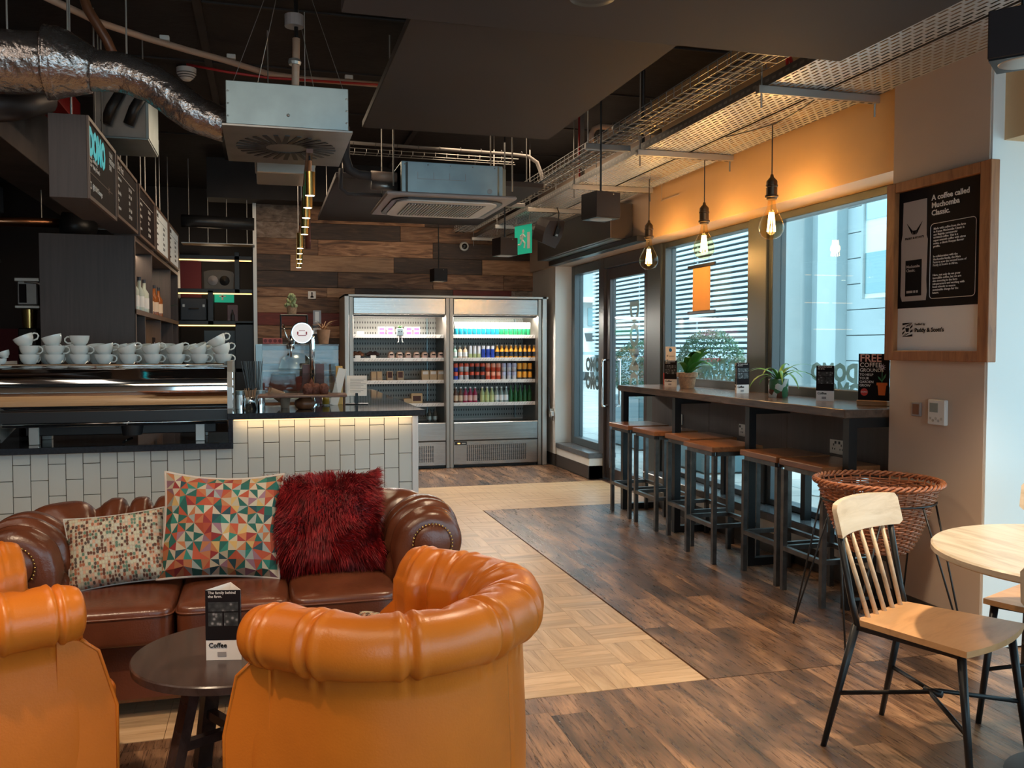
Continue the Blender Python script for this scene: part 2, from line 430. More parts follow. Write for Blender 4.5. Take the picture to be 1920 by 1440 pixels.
# ================================================================ THE ROOM
fl = struct(G().box(-7, 3.6, -3, 13.2, -.12, -.012).box(3.6, 4.35, -3, 3.4, -.12, -.012).o('floor', M_['floordark']))
pc = {}
def floor_piece(nm, x0, x1, y0, y1, m, base='floorlight'):
    if m == 'floorlight' and (y1 - y0) > (x1 - x0) * 1.5:  # grain follows the strip
        key = (round(y1 - y0, 3), round(x1 - x0, 3), m)
        if key not in pc:
            w, h = (y1 - y0) / 2 - .0005, (x1 - x0) / 2 - .0005
            pc[key] = G().prism([(-w, -h), (w, -h), (w, h), (-w, h)], -.012, 0).me(nm, M_[m])
        return link(nm, pc[key], fl, ((x0 + x1) / 2, (y0 + y1) / 2, 0), (0, 0, PI / 2))
    key = (round(x1 - x0, 3), round(y1 - y0, 3), m)
    if key not in pc:
        w, h = (x1 - x0) / 2 - .0006, (y1 - y0) / 2 - .0006
        pc[key] = G().prism([(-w, -h), (w, -h), (w, h), (-w, h)], -.012, 0).me(nm, M_[m])
    return link(nm, pc[key], fl, ((x0 + x1) / 2, (y0 + y1) / 2, 0))
# basket-weave parquet: four strips to a block
def parquet(x0, x1, y0, y1, gx=1.78, gy=3.345, real=True, bucket=None):
    B = .268
    i = 0
    x = gx
    ix = 0
    while x > x0 + .01:
        y = gy; iy = 0
        while y < y1 - .01:
            if x - B >= x0 - .05 and y >= y0 - .01 and x <= x1 + .01:
                for k in range(4):
                    if (ix + iy) % 2:
                        a = (x - B + k * B / 4, x - B + (k + 1) * B / 4, y, y + B)
                    else:
                        a = (x - B, x, y + k * B / 4, y + (k + 1) * B / 4)
                    if real: floor_piece('parquet_strip', *a, 'floorlight')
                    else: bucket.box(a[0] + .0009, a[1] - .0009, a[2] + .0009, a[3] - .0009, -.012, 0)
            y += B; iy += 1
        x -= B; ix += 1
parquet(.4, 1.78, 3.345, 6.56)
bk = G()
parquet(.4, 1.78, 6.561, 7.36, real=False, bucket=bk)
parquet(-2.6, .44, 3.345, 6.56, real=False, bucket=bk)
B = .268
for iy in range(5):                                            # the pale strip that crosses to the door
    for ix in range(18):
        x = 3.39 - ix * B; y = 7.365 + iy * B
        if x - B < -.6: continue
        for k in range(4):
            a = (x - B + k * B / 4, x - B + (k + 1) * B / 4, y, y + B) if (ix + iy) % 2 else (x - B, x, y + k * B / 4, y + (k + 1) * B / 4)
            bk.box(a[0] + .0009, a[1] - .0009, a[2] + .0009, a[3] - .0009, -.012, 0)
pf = bk.o('parquet_field', M_['floorlight'], fl); pf['kind'] = 'stuff'
# dark planks run towards the back of the room
def planks(x0, x1, y0, y1, w=.152, L=1.22):
    x = x1; i = 0
    while x > x0 + .02:
        xa = max(x0, x - w)
        y = y0 - rnd.random() * L
        while y < y1 - .01:
            a, b = max(y, y0), min(y + L, y1)
            if b - a > .02: floor_piece('floor_plank', xa, x, a, b, 'floordark')
            y += L
        x -= w; i += 1
planks(1.786, 3.31, 3.345, 7.36)
planks(-1.4, 3.31, .9, 3.34)
def planks_x(x0, x1, y0, y1, w=.152, L=1.22):
    y = y0
    while y < y1 - .02:
        x = x0 - rnd.random() * L
        while x < x1 - .01:
            a, b = max(x, x0), min(x + L, x1)
            if b - a > .02: floor_piece('floor_plank', a, b, y, min(y + w, y1), 'floordark')
            x += L
        y += w
planks(.95, 3.28, 8.71, 10.05)

struct(G().box(-7, 4.5, -3, 13.2, 3.5, 3.6).o('ceiling', M_['ceiling_paint']))
cb = G()
for i, y in enumerate((2.2, 3.4, 4.6, 5.8, 7.0, 8.2, 9.4)):      # shutter-board joints of the slab
    cb.box(-3.5, 3.2, y, y + .018, 3.488, 3.4995)
for x in (-2.2, -.4, 1.4): cb.box(x, x + .05, 1, 10.6, 3.475, 3.4995)
struct(cb.o('trim_1', M_['black_paint']))
struct(G().box(-7.1, -7, -3, 13.2, 0, 3.5).o('wall_left', M_['black_paint']))
struct(G().box(-7, -1.3, 13.1, 13.2, 0, 3.5).o('wall_rear', M_['dark_wall']))
struct(G().box(-7, -2.2, 12.2, 12.25, .0, 1.62).o('trim_2', M_['red_wall']))
struct(G().box(-7, 4.5, -3.1, -3, 0, .6).box(-7, -1.4, -3.1, -3, .6, 3.5).box(-1.4, 4.5, -3.1, -3, 3.0, 3.5).o('wall_front', M_['beige_paint']))

# back wall with its cladding of reclaimed boards
wb = struct(G().box(-.1, 3.7, 10.86, 11.0, 0, 3.5).o('wall_back', M_['black_paint']))
rows = [  # z of the lower edge, then (x0, x1, material) along the row
 (2.86, [(-.08,.42,'plankgrey'),(.42,1.9,'plank'),(1.9,3.28,'plankdark')]),
 (2.67, [(-.08,.45,'plankgrey'),(.45,1.6,'plankdark'),(1.6,3.28,'plank')]),
 (2.48, [(-.08,.62,'plank'),(.62,2.0,'plank'),(2.0,3.28,'plankdark')]),
 (2.35+.11, []),
 (2.29, [(-.08,.30,'plankdark'),(.30,1.52,'planklight'),(1.52,2.62,'plankdark'),(2.62,3.28,'planklight')]),
 (2.10, [(-.08,.85,'plankdark'),(.85,2.0,'plank'),(2.0,2.9,'plank'),(2.9,3.28,'plank')]),
 (1.985, [(-.08,.72,'plank'),(.72,1.05,'planklight'),(1.05,2.25,'plankdark'),(2.25,3.0,'plankred'),(3.0,3.28,'plankgrey')]),
 (1.80, [(-.08,.26,'planklight'),(.26,1.40,'plank'),(1.40,2.28,'plankgrey'),(2.28,3.28,'plankgrey')]),
 (1.65, [(-.08,1.1,'plankred'),(1.1,3.28,'plankred')]),
 (1.50, [(-.08,.70,'plank'),(.70,1.5,'plank')]),
 (1.36, [(-.08,.55,'plankdark'),(.55,1.5,'plankdark')]),
 (1.20, [(-.08,.45,'planklight'),(.45,1.5,'plank')]),
 (1.05, [(-.08,.9,'plankdark'),(.9,1.5,'plankred')]),
 (.88, [(-.08,.6,'plankred'),(.6,1.5,'plank')]),
 (.70, [(-.08,.9,'plank'),(.9,1.5,'plankdark')])]
rows = [r for r in rows if r[1]]
tops = [3.06] + [r[0] for r in rows[:-1]]
for (z, segs), zt in zip(rows, tops):
    for x0, x1, m in segs:
        d = .012 + rnd.random() * .012
        cx, cz = (x0 + x1) / 2, (z + zt) / 2
        w, h = (x1 - x0) / 2 - .0012, (zt - z) / 2 - .0012
        G().bbox(-w, w, -d, .0, -h, h, .002).o('wall_plank', M_[m], wb, loc=(cx, 10.859, cz))
struct(G().box(-.12, -.08, 10.80, 10.9, 0, 3.06).o('trim_3', M_['alu']))
struct(G().box(-.6, 3.3, 10.5, 10.86, 3.06, 3.5).o('trim_4', M_['black_paint']))

# right-hand wall: header over the windows, pillar, sills
struct(G().box(3.23, 3.62, 3.98, 7.18, 2.335, 3.5).o('wall_right', M_['cream_paint']))
struct(G().box(3.24, 3.62, 7.18, 10.86, 2.335, 3.5).o('wall_right', M_['beige_paint']))
struct(G().box(3.28, 3.62, 9.93, 10.86, 0, 2.335).o('wall_right', M_['white_paint']))
struct(G().box(3.17, 3.75, 3.345, 3.985, 0, 3.5).o('wall_right', M_['beige_paint']))
struct(G().box(3.162, 3.24, 3.335, 3.99, 0, .125).o('baseboard_right', M_['skirting']))
struct(G().box(3.272, 3.6, 9.92, 10.8, 0, .14).o('baseboard_right', M_['skirting']))
struct(G().box(3.24, 4.45, -3, 3.335, 2.335, 3.5).o('wall_right', M_['cream_paint']))
struct(G().box(4.18, 4.45, -3, 3.335, 0, .25).box(3.75, 4.45, 3.345, 3.6, 0, 3.5).o('wall_right', M_['white_paint']))
for y0, y1 in ((3.985, 7.40), (8.84, 9.93)):
    struct(G().box(3.30, 3.6, y0, y1, 0, .215).o('wall_right', M_['white_paint']))
    struct(G().box(3.292, 3.6, y0, y1 + (.008 if y1 > 8 else 0), 0, .135).o('baseboard_right', M_['skirting']))
    struct(G().bbox(3.285, 3.6, y0 - (.01 if y1 > 8 else 0), y1 + (.0 if y1 > 8 else .02), .215, .272, .006).o('trim_5', M_['ledge']))
# hairline access hatch in the cream header
struct(G().box(3.226, 3.229, 6.93, 6.94, 2.62, 2.9).box(3.226, 3.229, 6.6, 6.94, 2.62, 2.63).o('trim_6', M_['beige_paint']))

def window(name, y0, y1, z0=.272, z1=2.33, fr=.05, transom=1.10, x=3.47, d=.11):
    w = sthing(name, (x, y0, z0))
    def L(a, b, c, dd, e, f, nm='window_frame', m='frame'):
        G().bbox(a - x, b - x, c - y0, dd - y0, e - z0, f - z0, .004).o(nm, M_[m], w)
    L(x, x + d, y0, y0 + fr, z0, z1); L(x, x + d, y1 - fr, y1, z0, z1)
    L(x, x + d, y0 + fr, y1 - fr, z1 - fr, z1); L(x, x + d, y0 + fr, y1 - fr, z0, z0 + fr * .8)
    if transom: L(x, x + d, y0 + fr, y1 - fr, transom - .035, transom + .03, 'transom')
    zz = [z0 + fr * .8] + ([transom - .035, transom + .03] if transom else []) + [z1 - fr]
    for a, b in zip(zz[::2], zz[1::2]):
        G().box(x + .062 - x, x + .070 - x, y0 + fr - y0, y1 - fr - y0, a - z0, b - z0).o('glass_pane', M_['glass'], w)
    return w
win3 = window('window_3', 3.99, 5.66)
win2 = window('window_2', 5.90, 7.42)
win1 = window('window_1', 8.92, 9.90, transom=None, fr=.10)
win4 = window('window_4', -.6, 3.30, z0=.25, x=4.25, transom=None)
struct(G().bbox(3.45, 3.60, 5.66, 5.90, .272, 2.335, .005).o('trim_7', M_['frame']))
struct(G().bbox(3.45, 3.60, 7.42, 7.72, 0.0, 2.335, .005).o('trim_7', M_['frame']))
# the door
dr = sthing('door_1', (3.48, 7.72, 0))
def DP(nm, y0, y1, z0, z1, x0=0, x1=.07, m='doorframe'):
    return G().bbox(x0, x1, y0, y1, z0, z1, .004).o(nm, M_[m], dr)
DP('door_frame', 0, .06, 0, 2.33, -.03, .10); DP('door_frame', 1.10, 1.20, 0, 2.33, -.03, .10)
DP('door_frame', .06, 1.10, 2.22, 2.33, -.03, .10)
DP('stile', .065, .13, .01, 2.215); DP('stile', 1.0, 1.095, .01, 2.215)
DP('rail', .13, 1.0, 2.10, 2.215); DP('rail', .13, 1.0, .01, .13)
G().box(.03, .038, .13, 1.0, .13, 2.10).o('glass_pane', M_['glass'], dr)
for xx in (-.062, .132):
    s = -1 if xx < 0 else 1
    G().tube([(.035 + s*.035, 1.045, 1.26), (xx, 1.045, 1.26), (xx, 1.045, 1.235), (xx, 1.045, .80), (xx, 1.045, .775), (.035 + s*.035, 1.045, .775)], .014, 10).o('door_handle', M_['chrome'], dr, smooth=True)
# door lettering reads from the street, turned to run down the glass
vf = veil('etched_film', (.62, .66, .58), .85)
text('DOMO', .30, (.045, .45, 1.86), (R(90), R(90), R(90)), vf, dr, bold=.012, ax='LEFT')
# mirrored shop lettering along the windows
vf2 = veil('frosted_letter_film', (.30, .52, .48), .6)
for wn, ys in ((win3, (.38, .98)), (win2, (.18, .72, 1.22))):
    for y in ys:
        text('DOMO', .155, (.075, y - .22, .955), FX, vf2, wn, bold=.009)
        text('DOMO', .155, (.075, y - .38, .815 + .02), FX, vf2, wn, bold=.009)
for k in range(2):
    text('DOMO', .20, (.075, .12 + .0 * k, .92 - .2 * k), FX, mat('dark_letter_film', (.02, .05, .06), .5), win1, bold=.012, sx=.9)

# near-bay reveal and far things seen to the left
struct(G().box(3.176, 4.25, 3.334, 3.344, 0.0, 3.49).o('trim_8', mat('bright_reveal_paint', (.82, .82, .80), .5)))
struct(G().box(-3.3, -3.0, -1, 12.0, 3.0, 3.3).rot(Matrix.Identity(4)).o('trim_9', M_['raft']))
# ================================================================ WINDOW BAR, STOOLS AND WHAT STANDS ON IT
bt = thing('bar_table', 'long dark wood bar table on black steel frames along the windows', 'table', (2.95, 4.03, 0))
G().bbox(-.02, .50, 0, 3.12, 1.022, 1.07, .004).o('table_top', M_['barwood'], bt)
for y in (.02, 1.02, 2.08, 3.08):
    g = G()
    g.bar((.03, y, 0.0), (.03, y, 1.022), .05); g.bar((.44, y, 0), (.44, y, 1.022), .05)
    g.bar((.055, y, .025), (.415, y, .025), .05); g.bar((.055, y, .997), (.415, y, .997), .05)
    g.o('leg_frame', M_['black_metal'], bt)
for y0, y1 in ((.0, 1.03), (1.032, 2.08), (2.082, 3.12)):
    G().bbox(.30, .32, y0, y1, .66, 1.0, .002).o('back_panel', M_['laminate'], bt)
for k, (y, n) in enumerate(((.49, 2), (1.58, 1), (2.56, 1))):
    s = thing('power_socket', ['steel double power socket on the bar back panel nearest the pillar', 'steel power socket in the middle of the bar back panel',
               'steel power socket on the bar back panel nearest the door'][k], 'socket', (3.249, 4.03 + y, .81))
    w = .075 if n == 2 else .045
    G().bbox(-.008, 0, -w, w, -.043, .043, .002).o('plate', M_['alu'], s)
    g = G()
    for c in ((-.036, .036) if n == 2 else (0,)):
        g.box(-.0095, -.008, c - .004, c + .004, .005, .018); g.box(-.0095, -.008, c - .014, c - .008, -.018, -.008); g.box(-.0095, -.008, c + .008, c + .014, -.018, -.008)
    g.o('slot', M_['black_plastic'], s)
    g = G()
    for c in ((-.018, .018) if n == 2 else (.025,)): g.box(-.012, -.008, c - .006, c + .006, .018, .034)
    g.o('switch', M_['black_plastic'], s)

def make_stool():
    t = thing('bar_stool', 'x', 'stool', (0, 0, 0), group='backless bar stools along the window bar')
    W, D, H = .40, .34, .76
    G().bbox(-D/2 - .012, D/2 + .012, -W/2 - .006, W/2 + .006, H - .035, H, .004).o('seat', M_['stoolwood'], t)
    lm = G().bar((0, 0, 0), (0, 0, H - .062), .028).me('leg', M_['stoolmetal'])
    for sx in (-1, 1):
        for sy in (-1, 1): link('leg', lm, t, (sx * (D/2 - .014), sy * (W/2 - .014), 0))
    for z, nm in ((H - .049, 'seat_rail'), (.245, 'foot_rail')):
        for sy in (-1, 1): G().bar((-D/2 + .028, sy * (W/2 - .014), z), (D/2 - .028, sy * (W/2 - .014), z), .026).o(nm, M_['stoolmetal'], t)
        for sx in (-1, 1): G().bar((sx * (D/2 - .014), -W/2 + .028, z), (sx * (D/2 - .014), W/2 - .028, z), .026).o(nm, M_['stoolmetal'], t)
    return t
st = make_stool()
spots = [(3.00, 6.865, 0, 'nearest the door, farthest from the pillar'), (3.00, 6.36, .01, 'second from the door, seat touching the first'),
         (3.03, 5.83, 0, 'third from the door, behind the one pulled out'), (2.925, 5.315, 0, 'fourth from the door, pulled out farthest'),
         (3.03, 4.748, 0, 'fifth from the door, second from the pillar'), (3.02, 4.292, 0, 'last in the row, nearest the pillar and basket')]
for i, (x, y, r, l) in enumerate(spots):
    lab = 'orange wood and raw steel bar stool ' + l
    if i == 0: st.location = (x, y, 0); st['label'] = lab
    else: dup(st, (x, y, 0), r, lab)

# folded tent cards
def tent_card(loc, rz, label, flip=False):
    t = thing('tent_card', label, 'menu card', loc, rz, 'three-sided coffee tent cards')
    w, h = .105, .215; d = w * math.sqrt(3) / 2
    P = [(-w/2, 0), (w/2, 0), (0, d)]
    g = G()
    for i in range(3):
        a, b = P[i], P[(i + 1) % 3]
        g.add([(a[0], a[1], 0), (b[0], b[1], 0), (b[0], b[1], h), (a[0], a[1], h)], [(0, 1, 2, 3)])
    c = g.o('card', M_['print_white'], t, fix=False)
    so = c.modifiers.new('s', 'SOLIDIFY'); so.thickness = .0012
    for i in range(3):
        a, b = Vector((*P[i], 0)), Vector((*P[(i + 1) % 3], 0))
        u = (b - a).normalized(); nrm = Vector((u.y, -u.x, 0)); ang = math.atan2(u.y, u.x)
        o0 = a + nrm * .0012
        def Q(x0, x1, z0, z1, m, nm, e=.0):
            p0 = o0 + u * x0 + nrm * e; p1 = o0 + u * x1 + nrm * e
            G().add([(p0.x, p0.y, z0), (p1.x, p1.y, z0), (p1.x, p1.y, z1), (p0.x, p0.y, z1)], [(0, 1, 2, 3)]).o(nm, m, t, fix=False)
        Q(.0, w, .062, h, M_['print_black'], 'print_panel')
        rot = (R(90), 0, ang)
        if i != 1:
            for (x0, x1, z0, z1) in ((.008, .097, .150, .178), (.008, .05, .105, .146), (.055, .097, .105, .146)):
                Q(x0, x1, z0, z1, PHOTO, 'printed_photo', .0006)
            text('The family behind\nthe farm.', .0115, tuple(o0 + u * .008 + nrm * .001 + Vector((0, 0, .201))), rot, M_['print_white'], t, ay='TOP' if False else 'CENTER')
        else:
            Q(.045, .09, .08, .19, M_['print_white'], 'printed_photo', .0006)
        text('Coffee', .020, tuple(o0 + u * .008 + nrm * .001 + Vector((0, 0, .046))), rot, M_['print_black'], t, bold=.0004)
        g2 = G(); p0 = o0 + u * .01 + nrm * .0006
        Q(.034, .06, .012, .026, M_['grey_plastic'], 'print_mark', .0006)
    return t
def photo_mat():
    m, nt, b = _bsdf('printed_photo_grey')
    v = coords(nt, (30, 30, 30))
    n = _n(nt, 'ShaderNodeTexVoronoi'); n.inputs['Scale'].default_value = 2.2; nt.links.new(v, n.inputs['Vector'])
    nt.links.new(ramp(nt, n.outputs[0], [(.1, (.30, .29, .29)), (.35, (.05, .05, .05)), (.8, (.015, .015, .015))]), b.inputs['Base Color'])
    return m
PHOTO = photo_mat()
tent_card((3.22, 6.72, 1.0705), R(-42), 'black and white tent card on the bar left of the cork pot')
tent_card((3.25, 5.62, 1.0705), R(6), 'dark tent card on the bar between the two potted plants')
tent_card((3.27, 4.69, 1.0705), R(-48), 'black and white tent card on the bar near the chalkboard')
# framed notices standing by the door post
nb = thing('notice_card', 'white notice card with blue badge leaning on the post by the door', 'card', (3.40, 7.10, 1.0705), R(-62))
G().bbox(-.055, .055, 0, .004, .11, .33, .001).o('card', M_['print_white'], nb)
G().lathe([(0, 0), (.016, 0), (.016, .001)], 16, M=Matrix.Translation((0, -.001, .30)) @ Matrix.Rotation(R(90), 4, 'X')).o('badge', mat('badge_blue', (.02, .16, .45), .4), nb)
g = G()
for z in (.25, .21, .17): g.box(-.04, -.025, -.0012, 0, z - .008, z + .008); g.box(-.015, .042, -.0012, 0, z - .003, z + .001); g.box(-.015, .035, -.0012, 0, z - .009, z - .006)
g.o('print_lines', M_['grey_plastic'], nb)
rt = thing('red_tin', 'red and white card box on the bar below the notice card', 'box', (3.40, 7.10, 1.0705), R(-62))
G().bbox(-.055, .055, -.03, -.004, 0, .10, .002).o('box', M_['print_red'], rt)
g = G(); g.box(-.02, .03, -.0312, -.03, .02, .07); g.o('print', M_['print_white'], rt)

# plants
def blade(g, base, az, L, lift, droop, w, n=8, fold=.25, tw=0.0):
    d = Vector((math.cos(az), math.sin(az), 0)); s = Vector((-math.sin(az), math.cos(az), 0))
    prev = None; p = Vector(base); ang = lift
    for i in range(n + 1):
        f = i / n
        ww = w * math.sin(PI * min(.98, .12 + f * .86)) ** .8
        a = ang - droop * f
        t = d * math.cos(a) + Vector((0, 0, 1)) * math.sin(a)
        nrm = s.cross(t)
        r = g.ring([p - s * ww + nrm * ww * fold, p, p + s * ww + nrm * ww * fold])
        if prev: g.bridge(prev, r, False)
        prev = r; p = p + t * (L / n)
def potted(name, label, loc, pot, leaves):
    t = thing(name, label, 'plant', loc); pot(t); leaves(t); return t
def pot1(t):
    G().lathe([(0, 0), (.052, 0), (.056, .01), (.070, .088), (.082, .09), (.084, .125), (.075, .125), (.070, .10), (0, .10)], 28).o('pot', M_['cork'], t, smooth=True, angle=40)
    G().lathe([(.001, .108), (.072, .108)], 20).o('soil', M_['soil'], t)
def leaves1(t):
    for az, L, li, dr_, w in ((-1.2, .28, 1.2, 1.4, .028), (-1.75, .34, 1.25, 1.9, .03), (-1.45, .30, 1.0, 1.9, .028), (-2.0, .25, 1.3, 1.9, .026), (-1.0, .22, .9, 1.5, .024), (-1.6, .36, 1.05, 1.3, .03), (-2.4, .2, 1.2, 1.8, .02)):
        g = G(); blade(g, (0, 0, .10), az, L * 1.3, li, dr_ * .9, w * 1.25, 10); g.o('leaf', M_['leaf'], t, smooth=True)
potted('potted_lily', 'broad-leaved plant in a cork-coloured tapered pot on the bar', (3.22, 6.42, 1.0705), pot1, leaves1)
def pot2(t):
    m, nt, b = _bsdf('jungle_print_glaze')
    v = coords(nt, (1, 1, 1), False); n = _n(nt, 'ShaderNodeTexVoronoi'); n.inputs['Scale'].default_value = 26; nt.links.new(v, n.inputs['Vector'])
    nt.links.new(ramp(nt, n.outputs[1], [(.0, (.62, .62, .56)), (.42, (.05, .16, .07)), (.62, (.62, .62, .56)), (.75, (.14, .05, .03))], 'CONSTANT'), b.inputs['Base Color'])
    b.inputs['Roughness'].default_value = .25
    G().lathe([(0, 0), (.058, 0), (.062, .006), (.064, .12), (.058, .12), (.056, .1), (0, .1)], 28).o('pot', m, t, smooth=True, angle=40)
def leaves2(t):
    for k in range(17):
        az = k * 2.4; L = .20 + .17 * rnd.random()
        g = G(); blade(g, (0, 0, .10), az, L, 1.25 - .5 * rnd.random(), 1.7 + .6 * rnd.random(), .011, 8); g.o('leaf', M_['leaf'], t, smooth=True)
potted('potted_spider_plant', 'spider plant with arching striped leaves in a jungle-print pot', (3.22, 5.12, 1.0705), pot2, leaves2)

# chalkboard leaflet in a wooden block
cbd = thing('chalk_notice', 'black hand-drawn coffee grounds notice in a wooden block beside the pillar', 'sign', (3.27, 4.245, 1.0705), R(-62))
G().bbox(-.088, .088, -.022, .03, 0, .03, .004).o('wooden_block', M_['planklight'], cbd)
G().bbox(-.088, .088, .0, .005, .03, .29, .001).o('board', M_['print_black'], cbd)
tw, pk = M_['print_white'], mat('print_pink', (.8, .45, .40), .6)
text('FREE', .060, (-.080, -.0015, .264), FmY, pk, cbd, bold=.0008)
text('COFFEE', .036, (-.080, -.0015, .226), FmY, tw, cbd)
text('GROUNDS', .028, (-.080, -.0015, .197), FmY, tw, cbd)
text('TO HELP\nYOUR\nGARDEN\nGROW', .020, (-.080, -.0015, .142), FmY, tw, cbd)
G().prism([(.018, .13), (.078, .13), (.078, .115), (.072, .115), (.066, .06), (.030, .06), (.024, .115), (.018, .115)], -.0022, 0, 'y').o('drawn_pot', mat('print_orange', (.75, .16, .03), .5), cbd)
g = G()
for a in range(10):
    c, s_ = math.cos(a * PI / 5), math.sin(a * PI / 5)
    g.prism([(.048 + c*.004 - s_*.003, .215 + s_*.004 + c*.003), (.048 + c*.022, .215 + s_*.022), (.048 + c*.004 + s_*.003, .215 + s_*.004 - c*.003)], -.0018, 0, 'y')
g.o('drawn_flower', mat('print_lilac', (.55, .5, .65), .5), cbd)
G().prism([(.046, .13), (.049, .13), (.05, .21), (.047, .21)], -.0018, 0, 'y').prism([(.048, .135), (.066, .16), (.07, .18), (.058, .165)], -.0018, 0, 'y').prism([(.048, .135), (.030, .15), (.024, .165), (.036, .158)], -.0018, 0, 'y').o('drawn_leaf', mat('print_green', (.05, .25, .12), .5), cbd)
G().lathe([(0, 0), (.021, 0), (.021, .0012)], 20, M=Matrix.Translation((-.052, -.0005, .075)) @ Matrix.Rotation(R(90), 4, 'X')).o('red_spot', M_['print_red'], cbd)
text('DOMO', .012, (-.052, -.0022, .075), FmY, tw, cbd, ax='CENTER')

# hanging paper scroll in the second window
sc = thing('paper_scroll', 'blank orange paper scroll hanging in the window between black rods', 'scroll', (3.44, 6.62, 1.66))
G().box(-.001, .001, -.15, .15, .02, .40).o('paper', mat('orange_paper', (.80, .42, .14), .7), sc)
for z in (.40, .02): G().bbox(-.008, .008, -.235, .235, z - .014, z + .014, .003).o('rod', M_['black_plastic'], sc)
for y in (-.13, .13): G().tube([(0, y, .41), (0, y * .9, .62)], .0015, 4).o('string', M_['black_plastic'], sc)

# poster on the pillar
po = thing('wall_poster', 'large black and white coffee poster in a pine frame on the pillar', 'poster', (3.169, 3.625, 1.33))
po.scale = (1, 1.105, 1)
W_, H_ = .37, .0
z0, z1, yl, yr = 0, .905, .285, -.285
for a in ((yr - .028, yr + .03, z0, z1, 1), (yl - .03, yl + .028, z0, z1, 1)):
    G().bbox(-.05, 0, a[0], a[1], a[2] - .0, a[3], .003).o('frame_side', M_['framewood'], po)
for a in ((z0, z0 + .05), (z1 - .05, z1)):
    G().bbox(-.049, 0, yr + .03, yl - .03, a[0], a[1], .003).o('frame_rail', M_['framewood'], po)
G().box(-.02, -.014, yr + .028, yl - .028, .05, z1 - .05).o('backing_board', M_['print_white'], po)
G().box(-.0225, -.02, yr + .028, yl - .028, .265, z1 - .05).o('printed_panel', M_['print_black'], po)
xf = -.0235
def PT(b, s, y, z, m=None, bold=0, lsp=1.0, ax='LEFT'):
    text(b, s, (xf, y, z), FmX, m or M_['print_white'], po, bold=bold, lsp=lsp, ax=ax)
# bag drawn on the poster: left half of the picture = greater y
bagm = mat('print_bag', (.50, .42, .38), .6)
G().prism([(.225, .80), (.075, .80), (.073, .62), (.066, .60), (.070, .40), (.066, .34), (.072, .30), (.225, .30), (.236, .33), (.234, .45), (.236, .60), (.228, .64)], xf, -.0225, 'x').o('printed_bag', bagm, po)
def flat(poly, m, nm, e=.0005): G().prism(poly, xf - e, xf, 'x').o(nm, m, po)
flat([(.205, .505), (.10, .505), (.10, .325), (.205, .325)], M_['print_black'], 'printed_label')
flat([(.195, .352), (.155, .352), (.155, .34), (.195, .34)], bagm, 'printed_mark', .001); flat([(.15, .352), (.138, .352), (.138, .34), (.15, .34)], bagm, 'printed_mark', .001); flat([(.133, .352), (.121, .352), (.121, .34), (.133, .34)], bagm, 'printed_mark', .001)
for s_ in (-1, 1):
    for k in range(5):
        a = .15 + s_ * .012; b = .15 + s_ * (.05 - k * .006)
        flat([(a, .652 - k * .004), (b, .692 - k * .010), (b - s_ * .004, .683 - k * .010), (a, .646 - k * .004)], M_['print_black'], 'printed_wing')
flat([(.162, .652), (.138, .652), (.142, .632), (.158, .632)], M_['print_black'], 'printed_cup')
bk_ = M_['print_black']
xs = xf; xf = -.0242
PT("PADDY & SCOTT'S", .0145, .15, .615, bk_, .0002, ax='CENTER'); PT('Muchomba\nClassic.', .0195, .199, .463, bagm, .0004)
xf = xs
PT('A coffee called\nMuchomba\nClassic.', .037, .045, .757, None, .0008, 1.0)
body = ["Made with coffee from the farm\nin Kenya: Muchomba Classic is\nour flagship commercial\ntri-blend coffee. This is a\nsuper-smooth coffee with citrus\nnotes, a classic Kenyan flavour\nprofile.",
        "In collaboration with the\nMuchomba family, the Mara\nFarm is now the second home of\nPaddy & Scott's in Africa.",
        "Here, not only do we grow\nincredible coffee, but we are\nalso investing in the farm\ninfrastructure and working with\nlocal schools to ensure\nsustainable change for the\nfuture."]
for b, z in zip(body, (.60, .487, .375)): PT(b, .0145, .030, z, None, .0001, .98)
g = G()
Y0, Y1, Z0, Z1, q = .048, -.215, .305, .668, .018
P = []
for cy, cz, a0 in ((Y1 + q, Z0 + q, 180), (Y0 - q, Z0 + q, 270), (Y0 - q, Z1 - q, 0), (Y1 + q, Z1 - q, 90)):
    for k in range(5):
        a = R(a0 + k * 22.5); P.append((xf, cy + q * math.cos(a), cz + q * math.sin(a)))
g.tube(P, .0016, 4, closed=True).o('printed_border', M_['print_white'], po)
y0 = .185
for k in range(6):                                    # square of diagonal stripes around a cup
    c0 = -.066 + k * .0245
    P = []
    for u in (-.033, .033):
        for w_ in (0, .011): P.append((y0 - u, .155 + max(-.036, min(.036, u + c0 - .0 + w_))))
    P = [P[0], P[1], P[3], P[2]]
    if abs(P[0][1] - P[1][1]) + abs(P[2][1] - P[3][1]) > .004: flat(P, bk_, 'printed_stripe')
flat([(y0 + .017, .172), (y0 - .017, .172), (y0 - .017, .138), (y0 + .017, .138)], M_['print_white'], 'printed_patch', .0008)
flat([(y0 + .013, .165), (y0 - .013, .165), (y0 - .009, .145), (y0 + .009, .145)], bk_, 'printed_cup', .0012)
PT('Fuelled by', .016, .138, .182, bk_); PT("Paddy & Scott's", .029, .138, .152, bk_, .0005)

